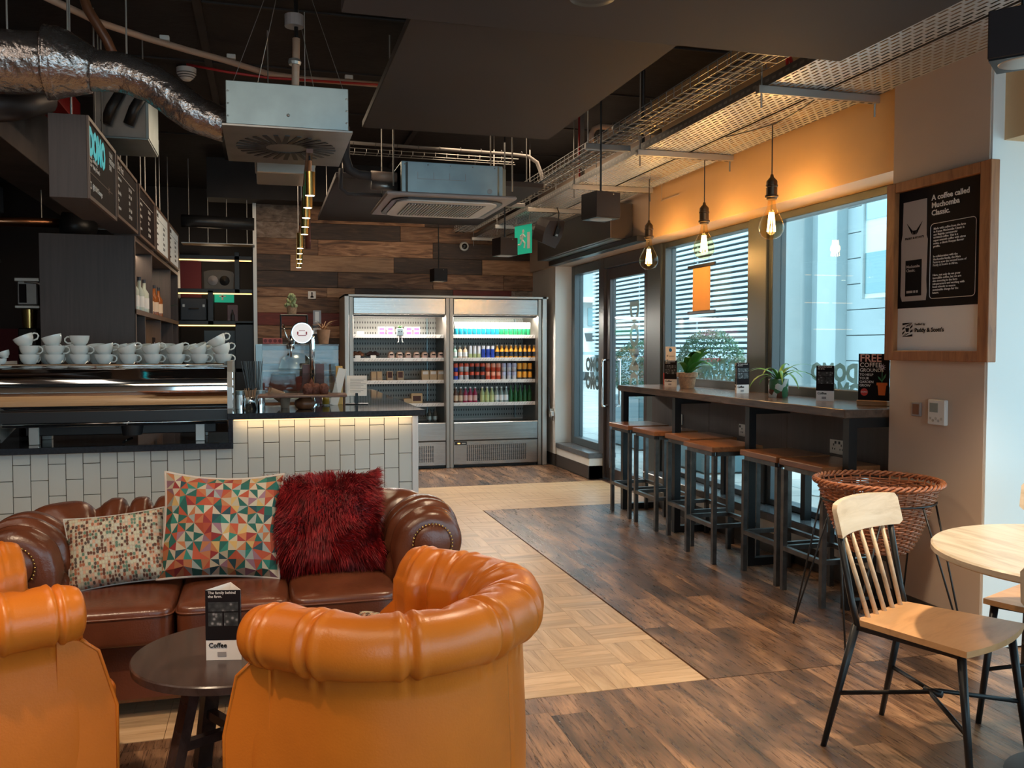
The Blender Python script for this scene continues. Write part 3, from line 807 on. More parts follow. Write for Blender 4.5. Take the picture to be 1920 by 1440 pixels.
th = thing('thermostat', 'white wall thermostat with grey display on the pillar', 'thermostat', (3.169, 3.62, 1.08))
G().bbox(-.022, 0, -.058, .058, -.062, .062, .004).o('casing', M_['white_plastic'], th)
G().box(-.0235, -.022, -.012, .042, .0, .045).o('display', mat('lcd_grey', (.22, .25, .23), .3), th)
g = G()
for a in range(5): g.lathe([(0, 0), (.007, 0), (.007, .002)], 10, M=Matrix.Translation((-.022, -.035 + .018 * a, -.03 - .01 * (a % 2))) @ Matrix.Rotation(R(-90), 4, 'Y'))
g.o('buttons', M_['alu'], th)
sw = thing('wall_plate', 'small dark square wall plate beside the thermostat', 'wall plate', (3.169, 3.775, 1.085))
G().bbox(-.01, 0, -.033, .033, -.036, .036, .003).o('plate', M_['grey_plastic'], sw); G().box(-.0115, -.01, -.022, .022, -.026, .026).o('face', M_['brownwood'], sw)

# pendant bulbs
def pendant(loc, top, label, s=1.0):
    t = thing('pendant_bulb', label, 'lamp', loc, group='filament bulb pendants over the window bar')
    G().tube([(0, 0, top - loc[2]), (0, 0, .20)], .0035, 6).o('cord', M_['black_plastic'], t)
    G().lathe([(.0, .215), (.008, .212), (.012, .195), (.030, .175), (.033, .168), (.033, .150), (.036, .146), (.036, .138), (.033, .134), (.033, .088), (.040, .084), (.040, .074), (.034, .072), (.030, .060)], 24).o('lamp_holder', mat('aged_brass', (.10, .07, .045), .4, .8), t, smooth=True, angle=35)
    pr = [(.021, .072), (.023, .05), (.027, .02), (.036, -.01), (.055, -.045), (.071, -.08), (.076, -.11), (.071, -.14), (.055, -.165), (.03, -.18), (.001, -.185)]
    G().lathe(pr, 32).o('glass_bulb', glass('amber_glass', (1, .86, .62), 1.25), t, smooth=True)
    g = G()
    for k in range(8):
        a = k * PI / 4
        g.tube([(.013*math.cos(a), .013*math.sin(a), -.02), (.024*math.cos(a+.3), .024*math.sin(a+.3), -.135)], .0028, 5)
    f = g.o('filament', M_['bulb_glow'], t)
    G().tube([(0, 0, .05), (0, 0, -.02)], .006, 6).o('glass_stem', M_['clear'], t)
    lamp('bulb_light', 'POINT', (0, 0, -.08), 9, (1, .58, .22), size=.03, parent=t)
    return t
pendant((3.0, 4.87, 2.24), 2.749, 'clear filament bulb on a black cord, largest of the three, nearest the pillar')
pendant((3.0, 5.74, 2.205), 2.749, 'clear filament bulb on a black cord, middle one of the three')
pendant((3.0, 6.68, 2.207), 2.749, 'clear filament bulb on a black cord, smallest of the three, nearest the door')
# ================================================================ SOFA AND TUB CHAIRS
def upath(hw, yf, yb, rc, step):
    """U-shaped path: right arm front -> back -> left arm front; returns points with outward normals."""
    P = []
    n = max(2, int((yb - rc - yf) / step))
    for i in range(n): P.append(((hw, yf + (yb - rc - yf) * i / n), (1, 0)))
    m = max(3, int(rc * PI / 2 / step * 1.6))
    for i in range(m):
        a = PI / 2 * i / m; P.append(((hw - rc + rc * math.cos(a), yb - rc + rc * math.sin(a)), (math.cos(a), math.sin(a))))
    n2 = max(2, int(2 * (hw - rc) / step))
    for i in range(n2): P.append(((hw - rc - 2 * (hw - rc) * i / n2, yb), (0, 1)))
    for i in range(m):
        a = PI / 2 + PI / 2 * i / m; P.append(((-hw + rc + rc * math.cos(a), yb - rc + rc * math.sin(a)), (math.cos(a), math.sin(a))))
    for i in range(n + 1): P.append(((-hw, yb - rc - (yb - rc - yf) * i / n), (-1, 0)))
    s = 0; out = []
    for i, (p, nn) in enumerate(P):
        if i: s += math.dist(p, P[i - 1][0])
        out.append((p[0], p[1], nn[0], nn[1], s))
    return out, s
def profile(dc, zc, r, zi, dw, zb, ni=16, nr=34, no=10):
    """inside face, rolled top, outside wall -> (d, z, nd, nz, kind, t)"""
    P = []
    for i in range(ni):
        f = i / ni; P.append((0, zi + (zc - .03 - zi) * f, -1, 0, 0, f))
    a0, a1 = 186, -78
    for i in range(nr + 1):
        f = i / nr; a = R(a0 + (a1 - a0) * f)
        # blend into the inside face
        d = dc + r * math.cos(a); z = zc + r * math.sin(a)
        if f < .22: d = d * (f / .22) + 0.0 * (1 - f / .22) if d < 0 else d * (f / .22) ** .6
        P.append((d, z, math.cos(a), math.sin(a), 1, f))
    zt = P[-1][1]
    for i in range(1, no + 1):
        f = i / no; P.append((dw, zt - .004 + (zb - zt) * f, 1, 0, 2, f))
    return P
def sweep(path, S_, prof, disp, dc, zc, endr=.05):
    g = G(); rings = []
    for (x, y, nx, ny, s) in path:
        e = min(s, S_ - s); k = 1.0
        if e < endr: k = math.sqrt(max(0, 1 - ((endr - e) / endr) ** 2)) * .32 + .68
        pts = []
        for (d, z, nd, nz, kind, t) in prof:
            h = disp(s, S_, kind, t, z)
            dd, zz = d + nd * h, z + nz * h
            if kind == 1: dd = dc + (dd - dc) * k; zz = zc + (zz - zc) * k
            else: dd = dc + (dd - dc) * (.25 + .75 * k) if kind == 0 else dd - (1 - k) * .03
            pts.append((x + nx * dd, y + ny * dd, zz))
        rings.append(g.ring(pts))
    for i in range(len(rings) - 1): g.bridge(rings[i], rings[i + 1], False)
    g.face(list(reversed(rings[0]))); g.face(rings[-1])
    return g
def cushion(hx, hy, hz, r=.035, crown=.02, n=18):
    """soft box centred on the origin"""
    g = G()
    def sp(a, h):
        return h * math.copysign(min(1, abs(a)) ** 1, a)
    def f(u, v):
        th = (u - .5) * 2 * PI; ph = (v - .5) * PI
        c, s_ = math.cos(ph), math.sin(ph)
        e = .22
        def pw(x): return math.copysign(abs(x) ** e, x)
        X = hx * pw(c) * pw(math.cos(th)); Y = hy * pw(c) * pw(math.sin(th)); Z = hz * pw(s_)
        Z += crown * (1 - (X / hx) ** 2) * (1 - (Y / hy) ** 2) * (1 if Z > 0 else 0)
        return (X, Y, Z)
    g.surf(f, 64, 33, cu=True)
    return g

# ---- chesterfield sofa
so = thing('chesterfield_sofa', 'brown leather chesterfield sofa with deep-buttoned rolled back and arms', 'sofa', (-.125, 3.62, 0))
HW, DC, ZC, RR = .63, .155, .585, .135
PT_, SL = upath(HW, .0, .36, .10, .0105)
PR = profile(DC, ZC, RR, .34, .20, .07, 18, 40, 12)
NB = round(SL / .098); sp = SL / NB
def dsofa(s, S_, kind, t, z):
    e = min(s, S_ - s)
    fade = min(1, max(0, (e - .05) / .06))
    if kind == 2: return 0
    u = s / sp
    pl = abs((u % 1) - .5) * 2                      # 1 on the pleat line
    if kind == 0:
        zz = (z - .34) / .11; uu = u + .5 * (round(zz) % 2)
        a = abs(((u + zz * .5) % 1) - .5) * 2; b = abs(((u - zz * .5) % 1) - .5) * 2
        h = .034 - .048 * max(a, b) ** 4
        return h * fade
    f = 1 if t < .50 else max(0, 1 - (t - .50) / .16)
    h = .028 - .050 * pl ** 4
    but = math.exp(-((t - .44) / .05) ** 2) * math.exp(-(((u % 1) - .0) ** 2 if u % 1 < .5 else ((u % 1) - 1) ** 2) / .012)
    return (h * f + .006 * (1 - f)) * fade - .026 * but * fade
sweep(PT_, SL, PR, dsofa, DC, ZC).o('tufted_shell', M_['leather_brown'], so, smooth=True)
g = G()
for k in range(1, NB):
    s0 = (k) * sp
    p = min(PT_, key=lambda q: abs(q[4] - s0))
    a = R(186 - 264 * .44)
    d = DC + (RR - .040) * math.cos(a); z = ZC + (RR - .040) * math.sin(a)
    G().sphere((p[0] + p[2] * d, p[1] + p[3] * d, z), .011, 8, 5).o('button', M_['leather_brown'], so, smooth=True)
g = G().bbox(-HW - .16, HW + .16, -.10, .50, .07, .31, .02)
g.o('seat_base', M_['leather_brown'], so)
for k, x in enumerate((-.415, 0, .415)):
    c = cushion(.205, .265, .075, crown=.018).o('seat_cushion', M_['leather_brown'], so, smooth=True, loc=(x, .085, .375))
    g = G(); pts = []
    for i in range(40):
        a = 2 * PI * i / 40
        pw = lambda v: math.copysign(abs(v) ** .22, v)
        pts.append((.2065 * pw(math.cos(a)), .2665 * pw(math.sin(a)), .042))
    g.tube(pts, .0045, 6, closed=True).o('piping', M_['leather_brown'], c, smooth=True)
for sx in (-1, 1):
    x = sx * (HW + DC)
    g = G().lathe([(0, .018), (.05, .015), (.074, .006), (.08, 0)], 28, M=Matrix.Translation((x, -.006, ZC)) @ Matrix.Rotation(R(90), 4, 'X'))
    pn = g.o('scroll_facing', M_['leather_brown'], so, smooth=True)
    G().prism([(x - .06, .10), (x + .05, .10), (x + .06, ZC - .06), (x - .07, ZC - .05)], -.018, 0, 'y').o('arm_facing', M_['leather_brown'], so)
    g = G()
    for k in range(25):
        a = R(-30 + k * 10); g.sphere((x + .083 * math.cos(a), -.012, ZC + .083 * math.sin(a)), .0046, 6, 4)
    g.o('nail_row', M_['brass'], so, smooth=True)
    for sy in (0, .42): G().lathe([(0, 0), (.03, 0), (.036, .03), (.028, .07)], 14, c=(x, sy, 0)).o('foot', M_['brownwood'], so, smooth=True, angle=40)

# ---- tub chairs
def tub_chair(label, loc, rz):
    t = thing('tub_chair', label, 'armchair', loc, rz, 'tan leather tub chairs')
    hw, dc, zc, r = .235, .118, .690, .075
    P, SLn = upath(hw, -.02, .37, .20, .0065)
    # local frame: the chair faces -y here, turned by the caller
    PF = profile(dc, zc, r, .30, .128, .05, 16, 40, 12)
    n = round(SLn / .19); sp2 = SLn / n
    n3 = round(SLn / .135); sp3 = SLn / n3
    def dd(s, S_, kind, t_, z):
        e = min(s, S_ - s); fade = min(1, max(0, (e - .03) / .05))
        q = ((s / sp3) + .5) % 1; q = (q - (1 if q > .5 else 0)) * sp3
        if kind == 0:
            u = abs(((s / sp3) % 1) - .5) * 2
            return (.030 - .045 * u ** 5) * fade
        if kind == 1:
            u = abs(((s / sp3) % 1) - .5) * 2
            f = max(0, 1 - t_ / .36)
            seam = -.0065 * math.exp(-(q / .0045) ** 2) + .0035 * math.exp(-((abs(q) - .013) / .006) ** 2)
            wob = .004 * noise.noise((s * 7, t_ * 4, 1.3))
            return (.030 - .045 * u ** 5) * f * fade + (seam * 1.6 + wob) * (1 - f)
        qq = abs(s - S_ / 2 - .03)
        return -.010 * math.exp(-(qq / .005) ** 2) + .004 * noise.noise((s * 4, z * 4, .3)) + .012 * math.sin(PI * t_) ** .7
    sweep(P, SLn, PF, dd, dc, zc, .045).o('shell', M_['leather_tan'], t, smooth=True)
    for sx in (-1, 1):
        a = sx * (hw + .005); b = sx * (hw + .138)
        poly = [(.05, .05), (-.10, .05), (-.10, .42), (-.055, .58), (-.01, .62), (.05, .64)]
        g = G(); rings = []
        for k, x in enumerate((a, a + (b - a) * .08, a + (b - a) * .92, b)):
            f = 0 if k in (1, 2) else .012
            cy = sum(p[0] for p in poly) / len(poly); cz = sum(p[1] for p in poly) / len(poly)
            rings.append(g.ring([(x, p[0] + (cy - p[0]) * f * 3, p[1] + (cz - p[1]) * f * 2) for p in poly]))
        for i in range(3): g.bridge(rings[i], rings[i + 1])
        g.face(rings[0]); g.face(rings[-1])
        fp = g.o('arm_front', M_['leather_tan'], t, smooth=True, angle=40)
        G().tube([(b, -.10, .07), (b, -.101, .42), (b, -.056, .58), (b, -.011, .62)], .0045, 6).o('piping', M_['leather_tan'], t, smooth=True)
    G().bbox(-.23, .23, -.095, .36, .06, .30, .02).o('seat_base', M_['leather_tan'], t)
    cushion(.222, .25, .06, crown=.02).o('seat_cushion', M_['leather_tan'], t, smooth=True, loc=(0, .09, .36))
    for sx in (-1, 1):
        for sy in (-.12, .38): G().lathe([(0, 0), (.018, 0), (.026, .06)], 12, c=(sx * (.22 if sy > 0 else .3), sy, 0)).o('foot', M_['brownwood'], t)
    return t
ang = math.degrees(math.atan2(.67, -.74))            # facing direction, from +x
c1 = tub_chair('tan leather tub chair with its rounded back to us, beside the dark round table', (.215, 2.53, 0), R(ang + 90))
c2 = tub_chair('tan leather tub chair cut by the picture edge, in front of the sofa', (-.65, 2.90, 0), R(25 + 90))

# ---- scatter cushions
def pillow(w, h, th, nu=40, nv=40, wob=.012, seed=0, sag=.0):
    def F(sign):
        def f(u, v):
            a, b = u * 2 - 1, v * 2 - 1
            k = 1 - .07 * (1 - a * a) * abs(b) ** 3 ; k2 = 1 - .07 * (1 - b * b) * abs(a) ** 3
            x = a * w / 2 * k2; z = b * h / 2 * k
            z -= sag * (1 - a * a) * max(0, b) ** 2
            y = (max(0, (1 - a ** 4) * (1 - b ** 4))) ** .55 * th / 2
            y += wob * noise.noise((a * 1.8 + seed, b * 1.8, 2.1)) * (1 - a * a) * (1 - b * b)
            return (x, sign * y, z)
        return f
    return F
def knit_mat():
    m, nt, b = _bsdf('woven_fleck_cloth')
    v = coords(nt, (1, 1, 1), False)
    n = _n(nt, 'ShaderNodeTexVoronoi'); n.inputs['Scale'].default_value = 1.0; n.inputs['Randomness'].default_value = .35
    mp = _n(nt, 'ShaderNodeMapping'); mp.inputs['Scale'].default_value = (100, 1, 72); nt.links.new(v, mp.inputs[0]); nt.links.new(mp.outputs[0], n.inputs['Vector'])
    sep = _n(nt, 'ShaderNodeSeparateColor'); nt.links.new(n.outputs['Color'], sep.inputs[0])
    c = ramp(nt, sep.outputs[0], [(0, (.10, .035, .02)), (.22, (.30, .10, .05)), (.36, (.45, .42, .30)), (.55, (.10, .17, .12)), (.66, (.52, .30, .20)), (.78, (.42, .40, .32)), (.9, (.07, .05, .04))], 'CONSTANT')
    f = ramp(nt, n.outputs['Distance'], [(.47, (0, 0, 0)), (.60, (1, 1, 1))])
    nt.links.new(mix(nt, f, c, (.38, .31, .23)), b.inputs['Base Color']); b.inputs['Roughness'].default_value = .9
    bu = _n(nt, 'ShaderNodeBump'); bu.inputs['Strength'].default_value = .4; bu.inputs['Distance'].default_value = .002
    nt.links.new(n.outputs['Distance'], bu.inputs['Height']); nt.links.new(bu.outputs[0], b.inputs['Normal'])
    return m
def edge_loop(F, n=40, out=1.0):
    P = []
    for i in range(n): P.append(F(1)(i / n, 0))
    for i in range(n): P.append(F(1)(1, i / n))
    for i in range(n): P.append(F(1)(1 - i / n, 1))
    for i in range(n): P.append(F(1)(0, 1 - i / n))
    return P
F = pillow(.37, .29, .13, seed=3)
p1 = thing('scatter_cushion', 'small beige woven cushion with coloured flecks at the left end of the sofa', 'cushion', (-.57, 3.78, .600), rot=(R(-22), R(-4), R(6)))
G().surf(F(-1), 40, 40).surf(F(1), 40, 40).o('cover', knit_mat(), p1, smooth=True)
G().tube(edge_loop(F), .004, 6, closed=True).o('piping', mat('grey_piping', (.45, .42, .38), .8), p1, smooth=True)

# geometric cushion: star of folded triangles, coloured face by face
pal = [(.38, .31, .21), (.44, .38, .28), (.36, .06, .025), (.22, .02, .02), (.012, .09, .07), (.02, .16, .12), (.46, .29, .10), (.38, .13, .05), (.015, .05, .06), (.25, .12, .15), (.42, .33, .24), (.26, .28, .25)]
pm = [mat('printed_triangle_%d' % i, c, .85) for i, c in enumerate(pal)]
w2, h2 = .47, .43
F2 = pillow(w2, h2, .17, seed=9, wob=.03, sag=.012)
g = G(); cell = .078
nu, nv = int(w2 / cell) + 1, int(h2 / cell) + 1
sub = 2
def fp(u, v): return F2(-1)(min(1, max(0, u)), min(1, max(0, v)))
for i in range(nu):
    for j in range(nv):
        u0, u1, v0, v1 = i / nu, (i + 1) / nu, j / nv, (j + 1) / nv
        jx = .3 * rnd.random() - .15; jy = .3 * rnd.random() - .15
        cu, cv = (u0 + u1) / 2 + jx / nu, (v0 + v1) / 2 + jy / nv
        um, vm = (u0 + u1) / 2, (v0 + v1) / 2
        ring_ = [(u0, v0), (um, v0), (u1, v0), (u1, vm), (u1, v1), (um, v1), (u0, v1), (u0, vm)]
        for k in range(8):
            g.k = (rnd.choice((0, 1, 10, 11, 2, 4, 7)) if k % 2 == 0 else rnd.choice((2, 3, 4, 5, 6, 7, 8, 9, 4, 2)))
            a, b = ring_[k], ring_[(k + 1) % 8]
            g.add([fp(cu, cv), fp(*a), fp(*b)], [(0, 1, 2)])
p2 = thing('scatter_cushion', 'large cushion printed with red, green and cream folded triangles', 'cushion', (-.175, 3.79, .672), rot=(R(-17), R(3), R(-2)))
g.o('patterned_face', pm, p2, fix=False)
G().surf(F2(1), 30, 30).o('back_cover', mat('grey_cloth', (.38, .34, .30), .9), p2, smooth=True)
G().tube(edge_loop(F2), .006, 6, closed=True).o('piping', mat('cream_piping', (.50, .42, .36), .8), p2, smooth=True)

F3 = pillow(.46, .38, .15, seed=5, wob=.02)
p3 = thing('fur_cushion', 'shaggy dark red fur cushion at the right end of the sofa', 'cushion', (.235, 3.81, .662), rot=(R(-14), R(-3), R(-5)))
red = mat('red_fur', (.21, .008, .010), .55, noise_=(25, .7), spec=.3)
G().surf(F3(-1), 30, 30).surf(F3(1), 30, 30).o('cover', red, p3, smooth=True)
g = G()
for k in range(11000):
    sg = -1 if rnd.random() < .8 else 1
    u, v = rnd.random(), rnd.random()
    if rnd.random() < .16: 
        if rnd.random() < .5: u = rnd.choice((0.01, .99))
        else: v = rnd.choice((.01, .99, .99))
    p = Vector(F3(sg)(u, v)); a, b = u * 2 - 1, v * 2 - 1
    nrm = Vector((a * .9, sg * (1.1 - .6 * max(abs(a), abs(b))), b * .9)).normalized()
    cl = noise.noise_vector((p.x * 9, p.z * 9, 3.1))
    d = (nrm * .6 + Vector(cl) * .9 + Vector((0, 0, -.15)) + Vector((rnd.uniform(-.25, .25), rnd.uniform(-.2, .2), rnd.uniform(-.25, .25)))).normalized()
    L = rnd.uniform(.030, .062); w_ = .0013
    s_ = d.cross(nrm)
    if s_.length < 1e-4: s_ = d.orthogonal()
    s_ = s_.normalized() * w_
    q = p + d * L * .55 + nrm * .004; e = p + d * L + Vector((0, 0, -L * .25))
    g.add([p - s_, p + s_, q + s_, q - s_, e], [(0, 1, 2, 3), (3, 2, 4)])
fu = g.o('fur', red, p3, fix=False); fu['kind'] = 'stuff'
# cushion lying in the near chair
F4 = pillow(.34, .28, .11, seed=4)
p4 = thing('scatter_cushion', 'pale fleck cushion lying inside the near tan tub chair', 'cushion', (.35, 2.66, .475), rot=(R(-62), R(4), R(-35)))
G().surf(F4(-1), 20, 20).surf(F4(1), 20, 20).o('cover', knit_mat(), p4, smooth=True)

# ---- dark round coffee table
ct = thing('coffee_table', 'low round dark wood coffee table between the tub chairs and sofa', 'table', (-.10, 2.885, 0))
G().lathe([(0, .418), (.285, .418), (.304, .424), (.306, .446), (.302, .45), (0, .45)], 56).o('table_top', M_['walnut'], ct, smooth=True, angle=30)
for k in range(4):
    a = R(30 + 90 * k)
    G().bar((.13 * math.cos(a), .13 * math.sin(a), .42), (.235 * math.cos(a), .235 * math.sin(a), .0), .05, .032).o('leg', M_['walnut'], ct)
for a in (30, 120): G().bar((-.17 * math.cos(R(a)), -.17 * math.sin(R(a)), .20), (.17 * math.cos(R(a)), .17 * math.sin(R(a)), .20), .028).o('stretcher', M_['walnut'], ct)
tent_card((-.13, 2.80, .4505), R(-12), 'black and white tent card on the dark round coffee table')

# ================================================================ RIGHT FOREGROUND
rt_ = thing('round_table', 'pale oak round pedestal table at the right edge', 'table', (2.515, 2.19, 0))
G().lathe([(0, .722), (.462, .722), (.47, .728), (.47, .744), (.464, .75), (0, .75)], 64).o('table_top', M_['oakgrey'], rt_, smooth=True, angle=30)
G().lathe([(0, 0), (.24, 0), (.24, .008), (.03, .025), (.03, .722), (.12, .722)], 32).o('pedestal', M_['black_metal'], rt_, smooth=True, angle=30)

def make_chair(label, loc, rz, seat='seatwood'):
    """faces +y"""
    t = thing('dining_chair', label, 'chair', loc, rz, 'plywood and black metal cafe chairs')
    # seat: trapezoid with a bowed front
    P = [(-.17, -.19), (.17, -.19)]
    for i in range(9):
        a = -1 + 2 * i / 8; P.append((-a * .222, .20 + .03 * (1 - a * a)))
    G().prism(P, .445, .465).o('seat', M_[seat], t)
    bl = M_['black_metal']
    for sx in (-1, 1):
        G().tube([(sx * .19, .17, .445), (sx * .222, .225, 0)], [.0145, .010], 10).o('leg', bl, t, smooth=True)
        G().tube([(sx * .168, -.19, .445), (sx * .205, -.285, 0)], [.0145, .010], 10).o('leg', bl, t, smooth=True)
        G().tube([(sx * .168, -.18, .43), (sx * .172, -.205, .52), (sx * .178, -.262, .80)], .0115, 10).o('back_post', bl, t, smooth=True)
    g = G()
    for a, b in (((-.17, -.18), (.17, -.18)), ((-.2, .17), (.2, .17)), ((-.17, -.18), (-.2, .17)), ((.17, -.18), (.2, .17))): g.bar((*a, .437), (*b, .437), .014)
    g.o('seat_frame', bl, t)
    g = G()
    for sx in (-1, 1):
        g.tube([(sx * .207, .20, .20), (sx * .03, .01, .225), (sx * .008, -.01, .225), (sx * .19, -.235, .20)], .008, 8)
    g.tube([(0, -.03, .225), (0, .03, .225)], .013, 8)
    g.o('stretcher', bl, t, smooth=True)
    # curved top rail
    g = G(); rings = []
    nU = 18
    for i in range(nU + 1):
        u = -1 + 2 * i / nU
        u = math.copysign(abs(u) ** .55, u)
        u = max(-1, min(1, u * 1.0)); x = u * .215; y = -.285 + .045 * u * u
        e = max(0, abs(u) - .86) / .14
        e = max(0, abs(u) - .95) / .05; zt = .862 - .016 * e * e - .008 * u * u; zb = .742 + .014 * e * e
        tilt = .022
        rings.append(g.ring([(x, y + .009 + tilt * .5, zb), (x, y + .009 - tilt * .5, zt), (x, y - .009 - tilt * .5, zt), (x, y - .009 + tilt * .5, zb)]))
    for i in range(nU): g.bridge(rings[i], rings[i + 1])
    g.face(rings[0]); g.face(rings[-1])
    g.o('backrest', M_['oak'], t, smooth=True, angle=40)
    for k in range(5):
        u = (k - 2) / 2
        G().tube([(u * .115, -.175, .462), (u * .135, -.272 + .012 * u * u, .742)], [.0085, .0075], 8).o('spindle', M_['oak'], t, smooth=True)
    return t
A = R(-65.4)                             # facing direction of the nearest chair
make_chair('pale plywood spindle-back chair facing the round table, nearest chair in full view', (2.18, 2.495, 0), A - PI / 2)
make_chair('plywood chair tucked behind the round table by the white reveal, grey-lit seat', (2.85, 2.60, 0), R(120.5), 'seatwood')
make_chair('plywood chair cut off by the right picture edge, in front of the round table', (2.15, 1.77, 0), R(-53), 'seatwood')

# wicker basket on a wire stand
wb_ = thing('wicker_basket', 'wide wicker basket on a black hairpin wire stand beside the pillar', 'basket', (2.79, 3.58, -.0))
prof_r = lambda z: .135 + (.272 - .135) * ((z - .44) / (.765 - .44)) ** .8
NS = 36
g = G()
rows_ = 34
for j in range(rows_):
    z = .445 + (.75 - .445) * j / rows_
    P = []
    for k in range(NS * 2):
        a = 2 * PI * k / (NS * 2)
        rr = prof_r(z) + .0065 * (1 if (k // 2 + j) % 2 else -1) * (1 if k % 2 == 0 else 0)
        P.append((rr * math.cos(a), rr * math.sin(a), z + .002 * math.sin(a * 5 + j)))
    g.tube(P, .0048, 5, closed=True)
ws = g.o('woven_wall', M_['wicker'], wb_, smooth=True); ws['kind'] = 'stuff'
g = G()
for k in range(NS):
    a = 2 * PI * k / NS
    g.tube([(prof_r(z) * math.cos(a), prof_r(z) * math.sin(a), z) for z in (.44, .5, .6, .7, .76)], .0045, 5)
g.o('stakes', M_['wicker'], wb_, smooth=True)
g = G()
for q in range(3):                                    # plaited border
    P = []
    for k in range(120):
        a = 2 * PI * k / 120; ph = a * 18 + q * 2 * PI / 3
        P.append(((.28 + .011 * math.cos(ph)) * math.cos(a), (.28 + .011 * math.cos(ph)) * math.sin(a), .765 + .010 * math.sin(ph)))
    g.tube(P, .0062, 6, closed=True)
g.o('plaited_rim', M_['wicker'], wb_, smooth=True)
G().lathe([(0, .44), (.133, .44), (.137, .45), (0, .45)], 30).o('basket_floor', M_['wicker'], wb_, smooth=True)
g = G()
for k in range(4):
    a = R(-145 + 90 * k); da = R(24)
    for s_ in (-1, 1):
        g.tube([(.40 * math.cos(a), .40 * math.sin(a), .004), (.252 * math.cos(a + s_ * da), .252 * math.sin(a + s_ * da), .68)], .0045, 6)
    g.sphere((.40 * math.cos(a), .40 * math.sin(a), .006), .006, 6, 4)
P = [(.256 * math.cos(2*PI*k/40), .256 * math.sin(2*PI*k/40), .68) for k in range(40)]
g.tube(P, .0045, 6, closed=True)
g.o('wire_stand', M_['black_metal'], wb_, smooth=True)
# ================================================================ SERVICE COUNTER
ctr = thing('service_counter', 'L-shaped service counter clad in white upright tiles with dark stone top', 'counter', (0, 6.12, 0))
M0 = M_
G().box(-2.6, -.215, .012, .70, 0, .735).box(-.215, .985, .012, .70, 0, .925).box(.40, .985, .70, 2.95, 0, .925).o('carcass', M0['grout'], ctr)
G().bbox(-.24, 1.06, -.07, .70, .925, .965, .003).bbox(.33, 1.06, .70, 3.0, .925, .965, .003).o('counter_top', M0['stone'], ctr)
G().bbox(-2.6, -.215, -.07, .72, .735, .775, .003).o('lower_counter_top', M0['stone'], ctr)
G().bbox(-.235, -.205, -.068, .70, .735, .93, .002).o('upstand', M0['stone'], ctr)
G().bbox(.978, 1.02, -.006, 2.96, 0, .925, .002).o('corner_trim', M0['trimwhite'], ctr)
G().box(-.20, .97, -.045, -.025, .917, .9245).o('led_strip', mat('counter_led', (1, .6, .25), .5, emit=1.6, ecol=(1, .6, .25)), ctr)
lamp('counter_led', 'AREA', (.39, 6.12 - .04, .915), .55, (1, .6, .26), (R(20), 0, 0), 1.15, .02)
tc = {}
def tile(x, z0, z1, w=.1):
    if z1 - z0 < .012: return
    k = (round(w, 3), round(z1 - z0, 3))
    if k not in tc:
        a, h = w / 2 - .0020, (z1 - z0) / 2 - .0020
        tc[k] = G().bbox(-a, a, 0, .0125, -h, h, .0016).me('tile', M_['tile'])
    link('tile', tc[k], ctr, (x + w / 2, 0, (z0 + z1) / 2), (R(rnd.uniform(-.15, .15)), 0, R(rnd.uniform(-.15, .15))))
for i in range(-24, 12):
    x = -.215 + .1 * i; top = .925 if i >= 0 else .735
    w = .1 if x + .1 < .98 else .978 - x
    if w < .02: continue
    off = (.0 if i % 2 else .1) + .006 * i * 0
    z = .925 - .062 + .0 - off - .8
    while z < top:
        a, b = max(z, 0), min(z + .2, top)
        tile(x, a, b, w); z += .2

# ---- coffee machine
cm = thing('coffee_machine', 'long polished chrome espresso machine on the lower counter', 'coffee machine', (-.92, 6.14, .775))
prof = [(.10, .115), (.055, .115), (.045, .135), (.035, .145), (.03, .215), (.016, .222), (-.004, .245), (-.020, .27), (-.031, .30), (-.036, .33), (-.036, .36), (-.031, .39), (-.022, .415), (-.012, .43), (-.010, .432), (.004, .455), (.022, .478), (.045, .497), (.06, .505), (.46, .505), (.50, .45), (.50, .115)]
g = G()
def fr(k):
    return [(0, 0)]
g.prism([(a, b) for a, b in prof], -.68, .68, 'x')
g.o('body', M_['chrome'], cm, smooth=True, angle=38)
G().box(-.679, .679, .024, .034, .145, .212).o('black_band', M_['black_plastic'], cm)
g = G()
for z, y in ((.135, .028), (.428, -.006), (.505, .04)): g.tube([(-.68, y, z), (.68, y, z)], .004, 6)
g.o('trim_rod', M_['chrome'], cm, smooth=True)
for sx in (-1, 1):
    g = G().prism([(.09, .02), (.0, .10), (-.03, .22), (-.035, .36), (.0, .46), (.04, .53), (.50, .53), (.52, .1)], sx * .68, sx * .712, 'x')
    sp_ = g.o('side_panel', M_['alu'], cm, smooth=False)
    g = G()
    for k in range(6): g.box(sx * .712, sx * .716, .0 + .0, .06, .17 + k * .05, .205 + k * .05)
    g.o('vent', M_['chrome'], cm)
for sx in (-.5, .5):
    for y in (.10, .45): G().bbox(sx - .03, sx + .03, y, y + .05, 0, .116, .003).o('foot', M_['alu'], cm)
G().bbox(-.55, .6, .12, .48, .055, .115, .004).o('drip_tray', M_['black_metal'], cm)
G().lathe([(0, .05), (.06, .05), (.07, .115), (0, .115)], 18, c=(.08, .12, 0)).o('group_head', M_['black_plastic'], cm, smooth=True, angle=40)
G().tube([(.08, .10, .03), (.05, .03, .02), (.04, .0, .012)], .008, 6).o('portafilter', M_['chrome'], cm)
G().prism([(.0, .40), (-.018, .385), (0, .352), (.018, .385)], -.018, -.012, 'y').o('badge', M_['chrome'], cm)
g = G()
for x0, x1 in ((-.66, .66),):
    g.tube([(x0, .03, .512), (x1, .03, .512)], .004, 6); g.tube([(x0, .48, .53), (x1, .48, .53)], .004, 6)
g.o('cup_rail', M_['chrome'], cm)

